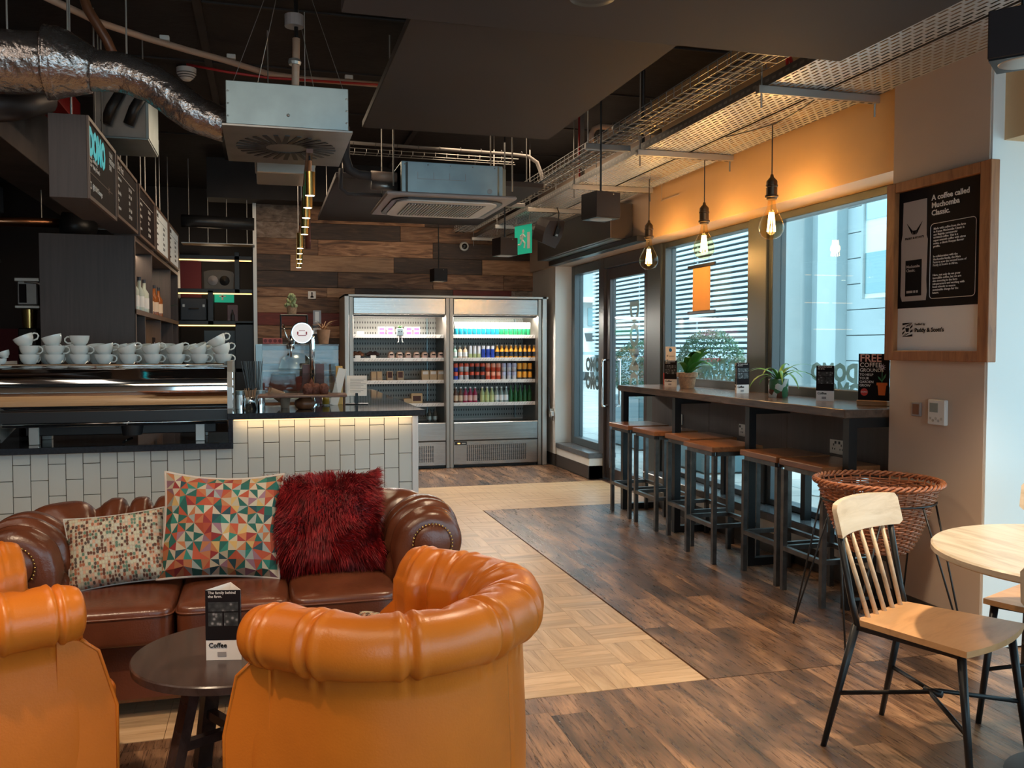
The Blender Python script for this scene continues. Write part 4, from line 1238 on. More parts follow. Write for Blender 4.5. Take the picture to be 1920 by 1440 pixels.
def cup_mesh(r, h):
    g = G().lathe([(0, 0), (r*.48, 0), (r*.5, .004), (r*.54, .008), (r*.80, h*.35), (r*.95, h*.7), (r, h), (r - .004, h), (r*.9, h*.68), (r*.74, h*.35), (r*.46, .012), (0, .012)], 28)
    m1 = g.me('bowl', M_['ceramic'], True, 50)
    hx = r * .9
    g = G().tube([(hx, 0, h*.86), (hx + .018, 0, h*.88), (hx + .032, 0, h*.72), (hx + .033, 0, h*.5), (hx + .018, 0, h*.30), (hx - .006, 0, h*.30)], [.0058, .005, .0048, .0048, .005, .0058], 8)
    m2 = g.me('handle', M_['ceramic'], True)
    return m1, m2
cm1 = cup_mesh(.060, .070); cm2 = cup_mesh(.035, .045)
def cup(x, y, z, hand, tilt=0, taz=0, label='', m=cm1, grp='white cups stacked on the coffee machine', plug=None):
    q = Matrix.Rotation(R(taz), 3, 'Z') @ Matrix.Rotation(R(tilt), 3, 'Y') @ Matrix.Rotation(R(hand - taz), 3, 'Z')
    t = thing('coffee_cup', label, 'cup', (x, y, z), group=grp, rot=q.to_euler())
    link('bowl', m[0], t); link('handle', m[1], t)
ordn = ['first', 'second', 'third', 'fourth', 'fifth', 'sixth', 'seventh', 'eighth', 'ninth', 'tenth']
ztop = .775 + .506
xs_ = [-1.44, -1.285, -1.125, -.97, -.815, -.65, -.49, -.325, -.175 - .1]
xs_ = [-1.435 + .1455 * k for k in range(9)]
for k, x in enumerate(xs_):
    cup(x - .0, 6.25, ztop, rnd.choice((-10, 5, -25)) if k > 2 else 60, 0, 0, 'white cup standing in the bottom row, %s from the left, front of the machine top' % ordn[k])
t2 = [(0, -20, 0), (0, 0, 0), (0, -10, 0), (-14, 10, 0), (-22, 0, 20), (-18, -5, 0), (-20, 5, 10), (-26, 0, 30), (-20, 10, 0)]
for k, x in enumerate(xs_):
    tl, hd, az = t2[k]
    cup(x + (.01 if tl else .0), 6.25, ztop + (.056 if tl == 0 else .062), hd, tl, az, 'white cup resting in the second layer, %s from the left, front of the machine top' % ordn[k])
for x, tl, hd, k in ((xs_[0] - .01, -24, -5, 0), (xs_[1] - .0, -16, 70, 1), (xs_[2] + .0, 0, 178, 2), (xs_[8] - .01, -30, 10, 3)):
    cup(x, 6.25, ztop + .120, hd, tl, 0, ['white cup tilted on top of the first stack at the left', 'white cup on top of the second stack from the left, handle forward', 'white cup with dark emblem and handle to the left on top of the third stack', 'white cup tilted on top of the last stack at the right end'][k])
G().prism([(-.02, .035), (-.012, .042), (-.004, .037), (.004, .043), (.012, .038), (.02, .046), (.012, .033), (0, .034), (-.01, .031)], -.0586, -.0550, 'y')
for k in range(8):
    cup(xs_[k] + .07, 6.44, ztop, 20 - 15 * (k % 3), 0, 0, 'white cup in the bottom rear row, %s from the left, behind the front cups' % ordn[k])
    cup(xs_[k] + .07, 6.44, ztop + .060, 10, -14, 40 * (k % 3), 'white cup in the upper rear row, %s from the left, behind the front cups' % ordn[k])
cup(-1.595, 6.23, ztop, 180, 0, 0, 'tiny espresso cup at the far left end, lower one', cm2, 'espresso cups on the machine')
cup(-1.57, 6.25, ztop + .046, 90, -20, 0, 'tiny espresso cup at the far left end, upper tilted one', cm2, 'espresso cups on the machine')

# ---- things on the counter top, z = .965
Z = .9655
# glass display case
dc_ = thing('display_case', 'glass display case with grey end panel behind the cake stand', 'display case', (0, 7.15, Z))
G().bbox(-.07, .56, 0, .5, 0, .03, .003).o('base', M_['alu'], dc_)
G().bbox(-.07, -.02, 0, .5, .03, .455, .003).o('end_panel', M_['galv'], dc_)
for a in ((-.02, .56, 0, .006, .03, .44), (.554, .56, .006, .5, .03, .44), (-.02, .56, .494, .5, .03, .44)): G().box(*a).o('glass_panel', M_['clear'], dc_)
G().bbox(-.07, .565, -.002, .502, .44, .455, .002).o('top_panel', M_['clear'], dc_)
G().box(-.018, .552, .02, .48, .235, .241).o('glass_shelf', M_['clear'], dc_)
bw = thing('steel_bowl', 'upturned brushed steel bowl inside the glass display case', 'bowl', (.24, 7.38, Z + .245))
G().lathe([(.0, .14), (.06, .135), (.115, .09), (.135, .02), (.135, 0), (.13, 0)], 32).o('bowl', M_['steel'], bw, smooth=True)
# plants, shelf and cards on top of the case
sb = thing('pot_shelf', 'small black open box shelf behind the beer tap', 'shelf', (.21, 7.42, Z + .456))
G().bbox(-.09, .13, 0, .14, 0, .012).bbox(-.09, -.078, 0, .14, 0, .24).bbox(.118, .13, 0, .14, 0, .24).bbox(-.09, .13, 0, .14, .228, .24).bbox(-.09, .13, 0, .14, .12, .13).o('shelf_frame', M_['black_metal'], sb)
def pot_s(t):
    G().lathe([(0, 0), (.035, 0), (.04, .055), (.036, .055), (.03, .045), (0, .045)], 18).o('pot', M_['cork'], t, smooth=True, angle=40)
def lv_s(t):
    g = G()
    for k in range(60):
        a = k * 2.4; h = .06 + .10 * rnd.random(); r = .055 * (1 - (h - .06) / .14) * rnd.uniform(.4, 1.2)
        g.sphere((r * math.cos(a), r * math.sin(a), h), .011, 6, 4, (1, 1, 1.3))
    g.o('foliage', M_['leaf_pale'], t, smooth=True)['kind'] = 'stuff'
potted('potted_succulent', 'pale bushy succulent in a small pot on the black box shelf', (.215, 7.49, Z + .698), pot_s, lv_s)
def pot_t(t): G().lathe([(0, 0), (.038, 0), (.054, .115), (.048, .115), (.04, .1), (0, .1)], 20).o('pot', M_['terracotta'], t, smooth=True, angle=40)
def lv_t(t):
    for k in range(22):
        g = G(); blade(g, (0, 0, .095), k * 2.4, .10 + .07 * rnd.random(), 1.35 - .6 * rnd.random(), 1.3, .004, 6); g.o('leaf', M_['straw'], t)
potted('potted_dry_plant', 'dried spiky plant in a tall terracotta pot right of the beer tap', (.455, 7.30, Z + .456), pot_t, lv_t)
bx = thing('snack_box', 'red box with dark ovals on top of the display case', 'box', (.06, 7.35, Z + .456))
G().bbox(-.075, .075, -.04, .04, 0, .045, .002).o('box', mat('red_box', (.62, .12, .10), .5), bx)
g = G()
for k in range(4): g.lathe([(0, 0), (.014, 0), (.014, .001)], 12, M=Matrix.Translation((-.055 + .037 * k, -.04, .024)) @ Matrix.Rotation(R(90), 4, 'X'))
g.o('print', mat('box_spots', (.22, .02, .02), .5), bx)
for k, (z, w, h, l) in enumerate(((Z + .70, .032, .055, 'upper'), (Z + .62, .034, .022, 'lower'))):
    s = thing('info_card', l + ' card standing behind the beer tap against the boards', 'card', (.415, 7.46, z - .12))
    G().bbox(-w, w, 0, .006, .04, .04 + 2 * h, .001).o('card', M_['grey_plastic' if k == 0 else 'print_white'], s)
    G().box(-w * .5, w * .5, -.001, 0, .055, .03 + 2 * h).o('print', M_['print_white' if k == 0 else 'grey_plastic'], s)
s = thing('card_stand', 'black block carrying the info cards on the display case', 'stand', (.415, 7.52, Z + .456))
G().bbox(-.036, .036, -.02, .03, 0, .16, .003).o('block', M_['black_plastic'], s)

# beer tap with round lens
bt_ = thing('beer_tap', 'chrome beer font with round white lens badge', 'beer tap', (.265, 6.78, Z))
G().tube([(.075, 0, 0), (.075, 0, .44), (.072, 0, .50), (.045, 0, .56), (0, 0, .585), (-.045, 0, .56), (-.07, 0, .51), (-.073, 0, .46), (-.073, -.02, .42)], .021, 12).o('column', M_['chrome'], bt_, smooth=True)
G().lathe([(0, 0), (.078, 0), (.082, .008), (.082, .03), (.075, .036)], 40, M=Matrix.Translation((0, -.02, .535)) @ Matrix.Rotation(R(90), 4, 'X')).o('lens_rim', M_['chrome'], bt_, smooth=True, angle=40)
G().lathe([(0, .0362), (.07, .0362), (.07, .037), (0, .038)], 40, M=Matrix.Translation((0, -.02, .535)) @ Matrix.Rotation(R(90), 4, 'X')).o('lens', mat('lens_white', (.85, .82, .84), .3, emit=.25), bt_)
g = G().box(-.03, .03, -.0605, -.059, .515, .52).box(-.022, .022, -.0605, -.059, .55, .554).box(-.036, -.026, -.0605, -.059, .522, .545).box(.026, .036, -.0605, -.059, .522, .545)
g.o('badge_print', mat('print_maroon', (.35, .03, .05), .5), bt_)
G().tube([(-.075, -.02, .47), (-.11, -.05, .50), (-.135, -.06, .60)], [.006, .008, .005], 8).o('tap_handle', M_['chrome'], bt_, smooth=True)
G().tube([(-.075, -.03, .46), (-.08, -.06, .44), (-.08, -.065, .36)], .008, 8).o('spout', M_['chrome'], bt_, smooth=True)
G().lathe([(0, 0), (.05, 0), (.05, .012), (.025, .02)], 20, c=(.075, 0, 0)).o('base_flange', M_['chrome'], bt_)

# cake stand with acrylic cover
cs = thing('cake_stand', 'dark wood cake stand with two-part clear cover and cakes', 'cake stand', (.265, 6.36, Z), R(-3))
G().lathe([(0, 0), (.045, 0), (.06, .01), (.072, .035), (.066, .062), (.04, .075), (.035, .088)], 32).o('foot', M_['brownwood'], cs, smooth=True)
G().bbox(-.31, .285, -.15, .16, .088, .104, .003).o('board', M_['brownwood'], cs)
for x0, x1, m in ((-.245, -.045, 1), (-.035, .225, 1)):
    g = G()
    a = g.ring([(x0, -.12, .104), (x1, -.12, .104), (x1, .13, .104), (x0, .13, .104)])
    b = g.ring([(x0 + .025, -.10, .245), (x1 - .02, -.10, .245), (x1 - .02, .11, .245), (x0 + .025, .11, .245)])
    g.bridge(a, b); g.face(b)
    g.o('cover', M_['acrylic'], cs)
    P = lambda z, e: [(x0 + e, -.12 + e * .8, z), (x1 - e * .8, -.12 + e * .8, z), (x1 - e * .8, .13 - e * .8, z), (x0 + e, .13 - e * .8, z)]
    G().tube(P(.245, .024), .0035, 6, closed=True).o('cover_edge', M_['acrylic'], cs)
cake = mat('cake_crumb', (.26, .09, .06), .8, noise_=(60, .5), bump=(60, .8))
for k, (x, y, r, z) in enumerate(((.02, .0, .035, .0), (.075, .02, .04, 0), (.13, -.01, .034, 0), (.05, .05, .03, .04))):
    s = thing('cake', ['leftmost small brown cake', 'largest brown cake', 'rightmost small brown cake', 'small brown cake at the rear'][k] + ' under the clear cover', 'cake', (.265 + x, 6.36 + y, Z + .1045))
    G().lathe([(0, 0), (r * .8, 0), (r, .03), (r * 1.05, .045), (r * .6, .07), (0, .075 + z)], 16).o('cake', cake, s, smooth=True)
# jars, sticks, straws
def jar(x, y, label):
    t = thing('steel_canister', label, 'canister', (x, y, Z), group='steel canisters on the counter')
    G().lathe([(0, 0), (.034, 0), (.034, .098), (0, .098)], 24).o('body', M_['chrome'], t, smooth=True, angle=40)
    G().lathe([(0, .098), (.037, .098), (.037, .128), (0, .128)], 24).o('lid', M_['galv'], t, smooth=True, angle=40)
jar(-.165, 6.50, 'steel canister with grey lid beside the coffee machine')
jar(-.035, 6.52, 'steel canister with grey lid right of the wooden stirrers')
sc_ = thing('stirrer_cup', 'steel cup full of wooden stirrers between two canisters', 'cup', (-.10, 6.44, Z))
G().lathe([(0, 0), (.04, 0), (.034, .06), (.036, .085), (.033, .085), (.03, .06), (0, .01)], 22).o('cup', M_['chrome'], sc_, smooth=True)
g = G()
for k in range(16):
    a = k * 2.4; r = .012 + .012 * rnd.random()
    g.bar((r * math.cos(a), r * math.sin(a), .02), (r * 2.1 * math.cos(a), r * 2.1 * math.sin(a), .13 + .02 * rnd.random()), .006, .002)
g.o('stirrer', mat('stirrer_wood', (.45, .28, .17), .6), sc_)['kind'] = 'stuff'
sw_ = thing('straw_holder', 'bundle of long black straws in a dark holder beside the machine', 'straws', (-.085, 6.66, Z))
G().lathe([(0, 0), (.04, 0), (.04, .14), (.036, .14), (.036, .02), (0, .02)], 18).o('holder', M_['black_plastic'], sw_)
for k in range(22):
    a = k * 2.4; r = .006 + .024 * math.sqrt(k / 22)
    x, y = r * math.cos(a), r * math.sin(a)
    G().tube([(x, y, .02), (x * 1.7 + (.0), y, .15), (x * 2.6 - .01, y, .33)], .0032, 5).o('straw', M_['black_plastic'], sw_)
pcup = mat('paper_cup', (.48, .30, .20), .6)
for k, (x, y, rt, l) in enumerate(((.065, 6.62, (0, R(118), R(20)), 'brown paper cup lying on its side behind the cake stand'), (.135, 6.52, (0, 0, 0), 'brown ribbed paper cup standing behind the cake stand foot'))):
    t = thing('paper_cup', l, 'cup', (x, y, Z + (.055 if k == 0 else 0)) if k else (.03, 6.66, Z + .115), rot=rt)
    G().lathe([(0, 0), (.028, 0), (.041, .10), (.038, .10), (.027, .006), (0, .006)], 24).o('cup', pcup, t, smooth=True, angle=40)
    G().tube([(.041*math.cos(2*PI*q/24), .041*math.sin(2*PI*q/24), .10) for q in range(24)], .003, 5, closed=True).o('rim', M_['print_white'], t)
t = thing('juice_glass', 'glass of orange drink behind the cake stand', 'glass', (.43, 6.70, Z))
G().lathe([(0, 0), (.028, 0), (.034, .12), (.031, .12), (.026, .008), (0, .008)], 20).o('glass', M_['clear'], t, smooth=True)
G().lathe([(0, .01), (.026, .01), (.030, .10), (0, .10)], 20).o('drink', mat('orange_drink', (.8, .38, .04), .3), t, smooth=True)
# sauce rack
t = thing('condiment_rack', 'dark condiment racks with cards behind the cake stand', 'rack', (.33, 6.86, Z))
G().bbox(-.06, .0, 0, .05, 0, .30, .002).bbox(.03, .10, 0, .05, 0, .305, .002).o('rack', mat('dark_red_plastic', (.10, .03, .025), .4), t)
t = thing('card_box', 'tilted white and orange cards behind the cake stand', 'cards', (.49, 6.74, Z))
G().bbox(-.03, .03, 0, .02, 0, .28, .001, Matrix.Rotation(R(14), 4, 'Y')).o('cards', M_['print_white'], t)
G().bbox(.02, .07, .03, .05, 0, .29, .001).o('orange_card', mat('orange_card', (.7, .42, .12), .6), t)
# paper menu on an easel
pm_ = thing('paper_menu', 'tilted white paper menu stand on the counter', 'menu', (.66, 6.75, Z), R(-8))
Mx = Matrix.Rotation(R(-24), 4, 'X')
G().bbox(-.075, .075, 0, .004, .07, .235, .001, Mx).o('paper', M_['print_white'], pm_)
g = G()
for k in range(9): g.box(-.05, .03 + .02 * (k % 3), -.0015, -.0005, .10 + k * .013, .103 + k * .013, Mx)
g.o('print_lines', M_['grey_plastic'], pm_)
G().bbox(-.085, .085, .0, .09, 0, .006, .002).bbox(-.01, .01, .02, .03, 0, .085, .002).o('stand', M_['black_metal'], pm_)

# ================================================================ OPEN FRIDGES
FR = thing('fridge_surround', 'pale metal surround framing the two open fridges', 'frame', (0, 10.04, 0))
for a in ((.855, .905, -.01, .7, 0, 1.985), (3.155, 3.21, -.01, .7, 0, 1.985), (.855, 3.23, -.01, .7, 1.957, 1.985)): G().bbox(*a, .004).o('frame_panel', M_['alu'], FR)
def fridge(x0, x1, label):
    t = thing('open_fridge', label, 'fridge', (x0, 10.05, 0)); w = x1 - x0; D = .70
    S1, S2 = M_['steel'], M_['steelv']
    for a in ((0, .042), (w - .042, w)): G().bbox(a[0], a[1], 0, D, .0, 1.955, .003).o('side_panel', S2, t)
    G().bbox(.042, w - .042, .0, .12, 1.765, 1.955, .01).o('header_panel', S1, t)
    G().box(.042, w - .042, .12, D, 1.765, 1.955).box(.042, w - .042, D - .04, D, .50, 1.765).o('liner', M_['white_plastic'], t)
    G().box(.042, w - .042, .125, .15, 1.742, 1.764).o('blind_cassette', M_['black_plastic'], t)
    G().box(.06, w - .06, .16, .185, 1.748, 1.763).o('light_tube', M_['led_white'], t)
    # perforated back
    m, nt, b = _bsdf('perforated_sheet')
    v = coords(nt, (1, 1, 1), False); mp = _n(nt, 'ShaderNodeMapping'); mp.inputs['Scale'].default_value = (33, 0, 16); nt.links.new(v, mp.inputs[0])
    vo = _n(nt, 'ShaderNodeTexVoronoi'); vo.inputs['Scale'].default_value = 1; vo.inputs['Randomness'].default_value = 0; nt.links.new(mp.outputs[0], vo.inputs['Vector'])
    nt.links.new(ramp(nt, vo.outputs['Distance'], [(.20, (.05, .05, .05)), (.26, (.46, .47, .44))]), b.inputs['Base Color']); b.inputs['Roughness'].default_value = .45
    G().box(.042, w - .042, D - .06, D - .045, .52, 1.74).o('back_sheet', m, t)
    G().box(w - .16, w - .145, D - .09, D - .06, .52, 1.74).o('upright_rail', M_['galv'], t)
    for z in (1.50, 1.232, .976, .708):
        s = G().bbox(.045, w - .045, .12, D - .06, z + .022, z + .034, .002).o('shelf', M_['white_plastic'], t)
        G().box(.045, w - .045, .112, .12, z, z + .040).o('price_rail', M_['print_white'], s)
        g = G(); n = int(w / .035)
        for k in range(n):
            if rnd.random() < .72 and (z < 1.4 or k > n * .8 or k < 2):
                x = .06 + k * (w - .12) / n
                g.prism([(x, z + .008), (x + .004, z + .008), (x + .022, z + .032), (x + .018, z + .032)], .1105, .112, 'y')
        g.o('price_mark', M_['grey_plastic'], s)['kind'] = 'stuff'
    G().bbox(.042, w - .042, 0, .06, .315, .525, .008).o('lower_panel', S1, t)
    G().bbox(.042, w - .042, .06, D, .02, .50, .004).o('plinth_body', M_['galv_dark'], t)
    G().bbox(.042, w - .042, .012, .06, .03, .31, .006).o('grille_panel', S1, t)
    g = G(); gx0, gx1 = (.20, w - .18) if w > 1.0 else (.1, w - .2)
    nx, nz = 30, 13
    for i in range(nx):
        for j in range(nz):
            x = gx0 + (gx1 - gx0) * i / nx; z = .075 + .19 * j / nz
            g.box(x, x + (gx1 - gx0) / nx * .62, .0095, .0125, z, z + .0085)
    g.o('grille', M_['black_plastic'], t)
    G().box(.05, w - .05, .05, .3, 0, .03).o('kick_plate', M_['black_plastic'], t)
    lamp('fridge_light', 'AREA', (x0 + w / 2, 10.05 + .075, 1.755), 12, (1, .93, .82), (R(-10), 0, 0), w - .15, .06)
    lamp('fridge_back_light', 'AREA', (x0 + w / 2, 10.05 + .22, 1.745), 6, (1, .93, .82), (R(-14), 0, 0), w - .15, .04)
    return t
f1 = fridge(.91, 2.044, 'open steel fridge with wrapped food, left of the pair')
f2 = fridge(2.046, 3.15, 'open steel fridge with drinks in rows, right of the pair')
G().bbox(.055, .20, .006, .012, .262, .30, .001).o('control_panel', M_['black_plastic'], f2)
G().box(.09, .12, .0045, .006, .275, .288).o('digits', mat('orange_digits', (1, .35, .1), .5, emit=2), f2)
G().box(.14, .185, .0045, .006, .275, .286).o('button_row', M_['alu'], f2)
# drinks
def can_mesh(c1, c2, r=.026, h=.13, split=.5, top='alu', neck=None):
    g = G()
    g.k = 0; g.lathe([(0, 0), (r * .85, 0), (r, .006), (r, h * split)], 14)
    g2 = G()
    return g
lib = {}
def drink(kind, x, z, y, label, grp, spec):
    if kind not in lib:
        parts = []
        for nm, prof_, m in spec: parts.append((nm, G().lathe(prof_, 14).me(nm, m, True, 40)))
        lib[kind] = parts
    t = thing(kind, label, 'drink', (x, y, z), group=grp)
    for nm, me in lib[kind]: link(nm, me, t)
def pm2(n, c, r=.35, metal=0): return mat('drink_' + n, c, r, metal)
cyan, grn, wht, blu, org, blk = pm2('cyan', (.02, .42, .60)), pm2('green', (.03, .40, .16)), pm2('white', (.86, .88, .88)), pm2('blue', (.02, .06, .42)), pm2('orange', (.80, .34, .03)), pm2('black', (.02, .02, .03))
redm, slv, brn, pink, lime, mag, dgr, cream = pm2('red', (.55, .07, .03)), pm2('silver', (.62, .62, .66), .3, .4), pm2('brown', (.12, .04, .02)), pm2('pink', (.75, .45, .42)), pm2('lime', (.42, .48, .22)), pm2('magenta', (.30, .01, .06), .15), pm2('darkgreen', (.01, .10, .02), .12), pm2('cream', (.75, .55, .38))
def can(body, band, r=.024, h=.125, a=.45): return [('body', [(0, 0), (r*.85, 0), (r, .005), (r, h*a)], body), ('upper_body', [(r, h*a), (r, h - .008), (r*.86, h)], band), ('lid', [(r*.86, h), (r*.8, h-.002), (0, h-.002)], slv)]
Yf = 10.05 + .15
zz = [1.50 + .0345, 1.232 + .0345, .976 + .0345, .708 + .0345]
x0 = 2.15
for k in range(17):
    c = cyan if k < 10 else grn
    nm = 'white and turquoise' if k < 10 else 'white and green'
    drink('water_carton' if k < 10 else 'water_can', x0 + .055 * k, zz[0], Yf, nm + ' drink carton on the top fridge shelf, %s from the left' % ordn[k if k < 10 else k - 10], nm + ' cartons on the top fridge shelf', can(c, wht, .0255, .152, .50))
x = 2.135
def row(kind, n, dx, z, label, grp, spec, y=Yf):
    global x
    for k in range(n): drink(kind, x, z, y, label + (', %s from the left of %d' % (ordn[k], n) if n > 1 else ''), grp, spec); x += dx
def bottle(body, lab, cap, r=.026, h=.16, nk=.011): return [('body', [(0, 0), (r*.9, 0), (r, .006), (r, h*.55), (r*.8, h*.66), (nk, h*.78), (nk, h*.92)], body), ('label', [(r+.0006, h*.14), (r+.0006, h*.48)], lab), ('cap', [(nk+.002, h*.92), (nk+.002, h), (0, h)], cap)]
row('smoothie_bottle', 1, .062, zz[1], 'single pale green bottle at the left end of the second shelf', 'pale bottle on the second shelf', bottle(pm2('mint', (.35, .55, .45)), wht, wht, .028, .145))
row('shake_bottle', 2, .062, zz[1], 'peach-coloured bottle on the second fridge shelf', 'peach-coloured bottles on the second shelf', bottle(cream, wht, wht, .028, .145))
row('slim_can', 3, .052, zz[1], 'slim pale green can on the second fridge shelf', 'slim pale green cans on the second shelf', can(lime, slv, .022, .145, .35))
row('energy_can', 3, .056, zz[1], 'blue and silver slim can on the second fridge shelf', 'blue and silver cans on the second shelf', can(blu, slv, .024, .145, .72))
row('juice_bottle', 9, .057, zz[1], 'orange juice bottle, dark label, second shelf', 'orange juice bottles on the second shelf', bottle(org, blk, cream, .025, .155, .013))
for lay in (0, 1):
    x = 2.145; z = zz[2] + lay * .098; w_ = ('lower', 'upper')[lay]
    for n, kind, lab, sp_ in ((1, 'blue_can', 'blue soda can', can(blu, redm, .0285, .096, .5)), (2, 'silver_can', 'silver and red soda can', can(slv, redm, .0285, .096, .6)), (3, 'black_can', 'black and red soda can', can(blk, redm, .0285, .096, .6)),
                              (3, 'red_can', 'red fruit soda can', can(redm, pm2('coral', (.75, .3, .2)), .0285, .096, .5)), (3, 'grey_can', 'silver-grey soda can', can(slv, pm2('violet', (.4, .4, .55)), .0285, .096, .5)), (3, 'orange_can', 'orange and black soda can', can(blk, org, .0285, .096, .25))):
        row(kind, n, .0645, z, '%s, %s layer, third fridge shelf' % (lab, w_), '%ss in the %s layer on the third shelf' % (lab, w_), sp_)
x = 2.145
bt2 = lambda b, l: bottle(b, l, wht, .027, .185, .011)
row('cola_bottle', 2, .058, zz[3], 'dark cordial bottle with cream label on the lowest shelf', 'dark cordial bottles on the lowest shelf', bt2(brn, cream))
row('berry_bottle', 3, .058, zz[3], 'magenta cordial bottle with pink label on the lowest shelf', 'magenta cordial bottles on the lowest shelf', bt2(mag, pink))
x += .03
row('lime_bottle', 3, .058, zz[3], 'yellow-green cordial bottle on the lowest shelf', 'yellow-green cordial bottles on the lowest shelf', bt2(lime, pm2('paleyellow', (.6, .65, .3))))
row('clear_bottle', 3, .058, zz[3], 'clear cordial bottle with pale label on the lowest shelf', 'clear cordial bottles on the lowest shelf', bt2(pm2('greyglass', (.25, .32, .30), .15), wht))
row('water_bottle', 5, .058, zz[3], 'dark green sparkling water bottle on the lowest shelf', 'dark green water bottles on the lowest shelf', bottle(dgr, dgr, dgr, .025, .20, .010))
# food in the left fridge
def pack(x, z, w, h, m, label, grp, win=None, nm='food_pack', d=.09, tilt=0):
    t = thing(nm, label, 'food pack', (x, Yf, z), group=grp, rot=(R(tilt), 0, 0))
    G().bbox(-w/2, w/2, 0, d, 0, h, .003).o('carton', m, t)
    if win: G().box(-w*.36, w*.36, -.0015, 0, h*win[1], h*win[2]).o('window', win[0], t)
    return t
pkm = pm2('palepink', (.80, .52, .56)); kraft = pm2('kraft', (.42, .28, .17)); dark = pm2('cookie', (.07, .025, .02), .7); tanm = pm2('tanfood', (.50, .33, .17))
k = 0
for lay in (0, 1):
    for j, xx in enumerate((1.29, 1.385, 1.60, 1.69)):
        pack(xx, zz[0] + lay * .047, .078, .045, pkm, 'pink cardboard box in the %s layer, %s from the left, top food shelf' % (('lower', 'upper')[lay], ordn[j]), 'pink boxes on the top food shelf', (pm2('magentaside', (.45, .08, .25)), .2, .8))
tp = thing('shelf_planter', 'tiny grey face-shaped planter with green sprig hanging on the top food shelf', 'planter', (1.492, Yf - .045, zz[0] - .01))
G().bbox(-.038, .038, 0, .06, 0, .085, .006).o('planter', M_['galv'], tp); g = G()
for q in range(7): blade(g, (0, .03, .08), q * .9, .05, 1.2, 1.0, .01, 4)
g.o('sprig', M_['leaf'], tp)
G().box(-.022, -.006, -.002, 0, .045, .053).box(.008, .022, -.002, 0, .045, .053).o('face_mark', M_['black_plastic'], tp)
G().tube([(-.02, .0, 0), (-.02, -.004, -.07), (-.035, -.02, -.075)], .004, 5).tube([(.02, .0, 0), (.02, -.004, -.07), (.035, -.02, -.075)], .004, 5).o('leg', M_['print_white'], tp)
pack(1.045, zz[0], .075, .035, M_['print_white'], 'small white label card on the top food shelf', 'label card', nm='label_card', d=.02)
for j, xx in enumerate((1.015, 1.19)):
    t = thing('muffin_tray', ['brown cookies in a tray at the left end of the second food shelf', 'black cookies in a tray, second on the second food shelf'][j], 'food tray', (xx, Yf, zz[1]))
    G().bbox(-.075, .075, .01, .1, 0, .02, .002).o('tray', M_['black_plastic'], t)
    for q in range(5): G().sphere((-.05 + .025 * q, .05, .045 + .015 * (q % 2)), .03, 8, 5, (1, 1, .8)).o('cookie', mat('cookie_%d%d' % (j, q), (.20, .07, .03) if j == 0 else (.05, .02, .018), .8, bump=(60, .8)), t, smooth=True)
    G().box(-.03, .03, -.002, 0, .0, .035).o('label', M_['print_white'], t)
for j in range(7):
    t = thing('domed_pot', 'clear domed dessert pot on the second food shelf, %s from the left' % ordn[j], 'dessert pot', (1.395 + .098 * j - (.0 if j < 6 else .01), Yf + .03, zz[1]), group='domed dessert pots on the second food shelf')
    G().lathe([(0, 0), (.036, 0), (.04, .03), (0, .03)], 16).o('pot', pm2('potpink', (.62, .42, .36)), t, smooth=True, angle=40)
    G().lathe([(.041, .03), (.036, .06), (.02, .078), (0, .08)], 16).o('dome', pm2('domebeige', (.55, .38, .30), .2), t, smooth=True)
    G().box(-.02, .02, -.043, -.037, .035, .05).o('print', M_['print_black'], t)
for j, (xx, w) in enumerate(((1.195, .062), (1.262, .062), (1.38, .07), (1.50, .075))):
    pack(xx, zz[2], w, .11, kraft, 'kraft sandwich carton with clear window, %s from the left on the third food shelf' % ordn[j], 'kraft sandwich cartons on the third shelf', (tanm if j < 2 else dark, .3, .9), tilt=-8)
for j in range(3):
    pack(1.79 + .092 * j, zz[2], .086, .115, tanm, 'pale sandwich pack with dark print, %s from the left on the third food shelf' % ordn[j], 'pale sandwich packs on the third shelf', (M_['print_white'], .6, .9))
pack(1.50, zz[3], .08, .05, pm2('blacklab', (.03, .02, .02)), 'small black packet on the lowest food shelf', 'packets', nm='black_packet', d=.05)
pack(1.58, zz[3], .09, .06, tanm, 'yellow crumpled packet on the lowest food shelf', 'packets', nm='yellow_packet', d=.05)
pack(1.69, zz[3], .13, .12, tanm, 'large golden packet with dark square on the lowest food shelf', 'packets', (dark, .25, .75), nm='golden_packet', tilt=-8)
for j in range(2):
    t = thing('mini_bottle', 'small dark bottle at the bottom of the food fridge, %s one' % ('left', 'right')[j], 'bottle', (1.845 + .065 * j, Yf + .05, .53))
    G().lathe([(0, 0), (.03, 0), (.03, .09), (.012, .12), (.012, .15), (0, .15)], 14).o('bottle', pm2('mini', (.05, .06, .06), .2), t, smooth=True, angle=50)
    G().lathe([(.0305, .02), (.0305, .06)], 14).o('label', M_['galv'], t)

